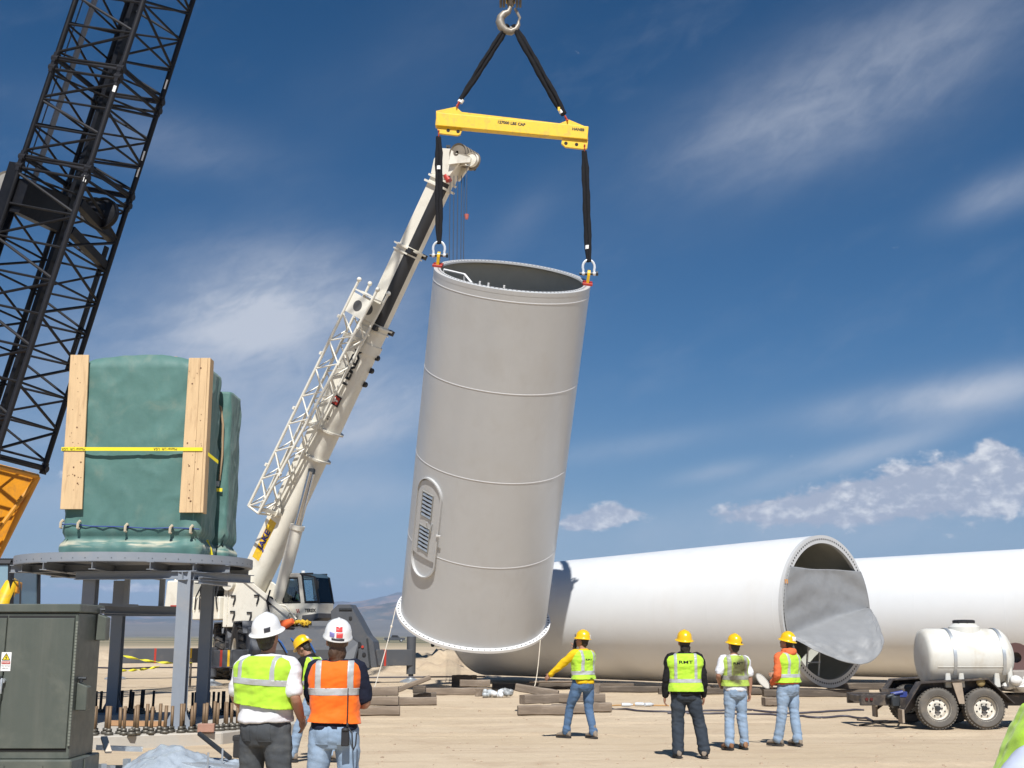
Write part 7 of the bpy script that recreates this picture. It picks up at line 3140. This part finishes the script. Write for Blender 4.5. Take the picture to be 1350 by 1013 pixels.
# radio and cord on his belt, pouch on the other man's hip
rd = pb.matrix_basis.copy()
Wb = wmat(pb)
mb = MB()
mb.box(Wb @ V((.105, -.175, .90)), (.062, .042, .14), Matrix.Rotation(R(3), 3, 'Z'))
mb.cyl(Wb @ V((.12, -.175, .97)), Wb @ V((.12, -.175, 1.01)), .012, n=8)
mb.box(Wb @ V((.105, -.20, .955)), (.05, .012, .02), Matrix.Rotation(R(3), 3, 'Z'))
solo(mb, 'two_way_radio', M_BLACK, 'black two-way radio clipped to the back of the orange vested workers belt', 'radio', Wb @ V((.105, -.175, .83)), bevel=.006)
mb = MB()
mb.path([Wb @ V(q) for q in ((.115, -.178, 1.0), (.118, -.186, 1.08), (.116, -.176, 1.20), (.118, -.168, 1.28))], .004, 6)
mb.path([Wb @ V(q) for q in ((.13, -.18, .97), (.16, -.19, .93), (.165, -.20, .85), (.175, -.19, .80), (.19, -.18, .84), (.195, -.16, .93))], .006, 6)
solo(mb, 'radio_cord', M_BLACK, 'thin black radio cord hanging down the back of the orange vest', 'cord', Wb @ V((.12, -.18, 1.0)))
Wa = wmat(pa)
mb = MB()
mb.box(Wa @ V((-.225, -.02, .80)), (.07, .13, .17), Matrix.Rotation(R(-24), 3, 'Z'))
mb.box(Wa @ V((-.232, -.02, .87)), (.075, .135, .05), Matrix.Rotation(R(-24), 3, 'Z'))
solo(mb, 'belt_pouch', pm('pouch_black', (.025, .025, .026), .8), 'black pouch on the left hip of the charcoal jeans', 'pouch', Wa @ V((-.225, -.02, .71)), bevel=.012, seg=2)

person('stooping worker in yellow hat and lime vest half hidden behind the orange vest', G(414, 17.4), 72,
       dict(jeans=M_JL, boots=M_BOOTG, shirt=M_BLKS, sleeve='long', vest=M_LIME, hem=.97, hat=M_HATY, hair='short', stickers=((-.03, .03, 1.72, 1.76, -1, STW),), collar=True),
       {-1: [(-.19, .0, 1.40), (-.23, .14, 1.16), (-.06, .32, 1.06)], 1: [(.19, .0, 1.40), (.23, .10, 1.15), (.08, .30, 1.04)]},
       {-1: [(-.09, .0, .88), (-.10, .20, .49), (-.10, .30, .098)], 1: [(.09, .0, .88), (.10, -.02, .50), (.10, -.22, .11)]}, lean=(17, 0), head=(0, -16, 0), k=.97, seed=3)
pd = person('worker in yellow long sleeves and lime vest striding left beside the timber pile', G(770, 21.2), 40,
            dict(jeans=M_JB, boots=M_BOOTG, shirt=M_YSH, sleeve='long', shirt_hem=.90, collar=True, vest=M_LIME, hem=.955, hat=M_HATY, hair='short', tape_zx=(1.06, 1.12, .10, .155),
                 stickers=((.005, .07, 1.705, 1.765, -1, STW),), print=('RMT', 1.31, .042, 0), pockets=True),
            {-1: [(-.19, .0, 1.41), (-.34, .20, 1.22), (-.42, .38, 1.06)], 1: [(.19, .0, 1.41), (.21, .20, 1.24), (.06, .235, 1.46), V((-.2, .1, .9)), V((-.3, .8, 0)), V((-.9, -.2, .2))]},
            {-1: [(-.10, .02, .90), (-.12, .22, .50), (-.13, .30, .098)], 1: [(.10, -.01, .90), (.12, .0, .49), (.13, -.10, .098)]}, lean=(2, 0), head=(22, 9, 0), k=.99, seed=4)
Wd = wmat(pd)
mb = MB()
c = Wd @ V((-.03, .16, 1.555))
mb.box(c, (.06, .045, .14), Matrix.Rotation(R(40), 3, 'Z') @ Matrix.Rotation(R(15), 3, 'Y'))
mb.cyl(c + V((0, 0, .06)), c + V((0, 0, .17)), .009, n=6)
solo(mb, 'two_way_radio', M_BLACK, 'black two-way radio held to the mouth of the yellow sleeved worker', 'radio', c - V((0, 0, .07)), bevel=.005)
mb = MB()
Wd_ = Wd
mb.path([Wd @ V((.19 * math.cos(a) * 1.0, .145 * math.sin(a) - .01, .985)) for a in [2 * PI * i / 24 for i in range(24)]], .016, 6, closed=True)
mb.build('belt', M_BLKS, pd)

person('heavyset worker in lime vest over black long sleeves, dark hair under yellow hat', G(906, 17.95), -2,
       dict(jeans=M_JN, boots=M_BOOTG, shirt=M_BLKS, sleeve='long', shirt_hem=.87, vest=M_LIME, hem=.90, flare=.012, hat=M_HATY, hair='long', tape_zx=(1.06, 1.108, .125, .165),
            print=('RMT', 1.345, .060, 0), leg=1.25, pockets=True, collar=True),
       {-1: [(-.205, -.02, 1.40), (-.275, -.04, 1.12), (-.295, .03, .86)], 1: [(.205, -.02, 1.40), (.26, -.04, 1.12), (.265, .03, .86)]},
       {-1: [(-.10, 0, .88), (-.12, .03, .48), (-.13, -.03, .098)], 1: [(.10, 0, .88), (.19, .02, .48), (.245, -.01, .098)]}, head=(10, 13, 0), bulk=1.16, k=.985, seed=5)
pf_ = person('worker in soiled lime vest over a white T-shirt with pale jeans and brown boots', G(972, 19.2), 14,
             dict(jeans=M_JL, boots=M_BOOTB, shirt=M_TEE, sleeve='short', shirt_hem=.90, vest=M_LIMED, hem=.955, hat=M_HATY, hair='short', tape=M_TAPED, tape_zx=(1.09, 1.15, .11, .17),
                  print=('RMT', 1.34, .050, 0), pockets=True, leg=1.08, stickers=((.02, .06, 1.71, 1.735, -1, STK),)),
             {-1: [(-.19, -.01, 1.40), (-.29, -.03, 1.15), (-.20, .15, 1.02)], 1: [(.19, -.01, 1.40), (.245, -.04, 1.13), (.25, .0, .875)]},
             {-1: [(-.09, 0, .89), (-.10, .03, .48), (-.13, .0, .098)], 1: [(.09, 0, .89), (.11, .02, .48), (.14, .02, .098)]}, head=(18, 13, 0), bulk=.98, k=.955, seed=6)
pg = person('worker in orange hoodie and lime vest holding a white oval board, by the tower mouth', G(1042, 19.85), 38,
            dict(jeans=M_JL, boots=M_BOOTG, shirt=M_HOOD, sleeve='long', shirt_hem=.97, hood=True, vest=M_LIME, hem=.965, hat=M_HATY, hair='short', tape_zx=(1.08, 1.13, .10, .145), pockets=True,
                 leg=1.12, stickers=((-.06, .04, 1.72, 1.78, -1, STW),)),
            {-1: [(-.195, .0, 1.40), (-.265, -.02, 1.12), (-.16, .18, .98)], 1: [(.195, .0, 1.40), (.25, .10, 1.16), (.08, .27, 1.12)]},
            {-1: [(-.10, 0, .90), (-.11, .06, .49), (-.12, .14, .098)], 1: [(.10, 0, .90), (.11, -.02, .49), (.12, -.06, .098)]}, head=(14, 16, 0), bulk=1.06, k=.975, seed=7)
Wg = wmat(pg)
c = Wg @ V((-.24, .30, .985))
Mo = Matrix.Rotation(R(38), 3, 'Z') @ Matrix.Rotation(R(40), 3, 'Y')
mb = MB()
d1 = (V((.62, -.25, -.78))).normalized()
n1 = V((-.25, -.92, .2))
n1 = (n1 - d1 * n1.dot(d1)).normalized()
s1_ = d1.cross(n1)
mb.loft([[c + d1 * (.14 * math.cos(a)) + s1_ * (.055 * math.sin(a)) + n1 * h_ for a in [2 * PI * i / 28 for i in range(28)]] for h_ in (-.012, .012)], smooth=False)
bo_ = solo(mb, 'board', pm('board_white', (.55, .53, .48), .6, var=.06), 'white oval board with grey rim held low by the hooded worker', 'board', c - V((0, 0, .15)), bevel=.006)
mb = MB()
mb.path([c + d1 * (.14 * math.cos(a)) + s1_ * (.055 * math.sin(a)) for a in [2 * PI * i / 28 for i in range(28)]], .012, 6, closed=True)
mb.build('board_rim', pm('rim_grey', (.30, .29, .27), .7), bo_)
person('close bystander in lime vest and blue grey shirt at the lower right corner', V((G(1336, 4.15, 1.2).x, 4.15, 0)), -96,
       dict(jeans=M_JB, boots=M_BOOTG, shirt=M_BLUSH, sleeve='long', vest=M_LIME, hem=.93, hat=M_HATW, hair='short', vest_wide=.90, tape_zx=(.99, 1.03, .5, .6)),
       {-1: [(-.20, .0, 1.40), (-.24, .16, 1.16), (-.14, .36, 1.08)], 1: [(.225, -.03, 1.39), (.31, -.185, 1.13), (.24, .05, 1.0)]}, stand(), lean=(28, 0), bulk=1.05, k=1.045, seed=8)
oc_ = KP(-.38, 0, CZ0 + .90 - .93)
person('crane operator in lime vest seated behind the glass of the cream cab', oc_, 221,
       dict(jeans=M_JN, boots=M_BOOTG, shirt=M_NAVY, sleeve='long', vest=M_LIME, hem=.96, hat=pm('cap_dark', (.03, .03, .03), .7), hair='short', brim='cap'),
       {-1: [(-.19, .0, 1.40), (-.24, .14, 1.16), (-.16, .40, 1.14)], 1: [(.19, .0, 1.40), (.24, .14, 1.16), (.16, .40, 1.14)]},
       {-1: [(-.10, .02, .93), (-.12, .42, .93), (-.12, .46, .50)], 1: [(.10, .02, .93), (.12, .42, .93), (.12, .46, .50)]}, k=.86, seed=9, group='workers on the site')
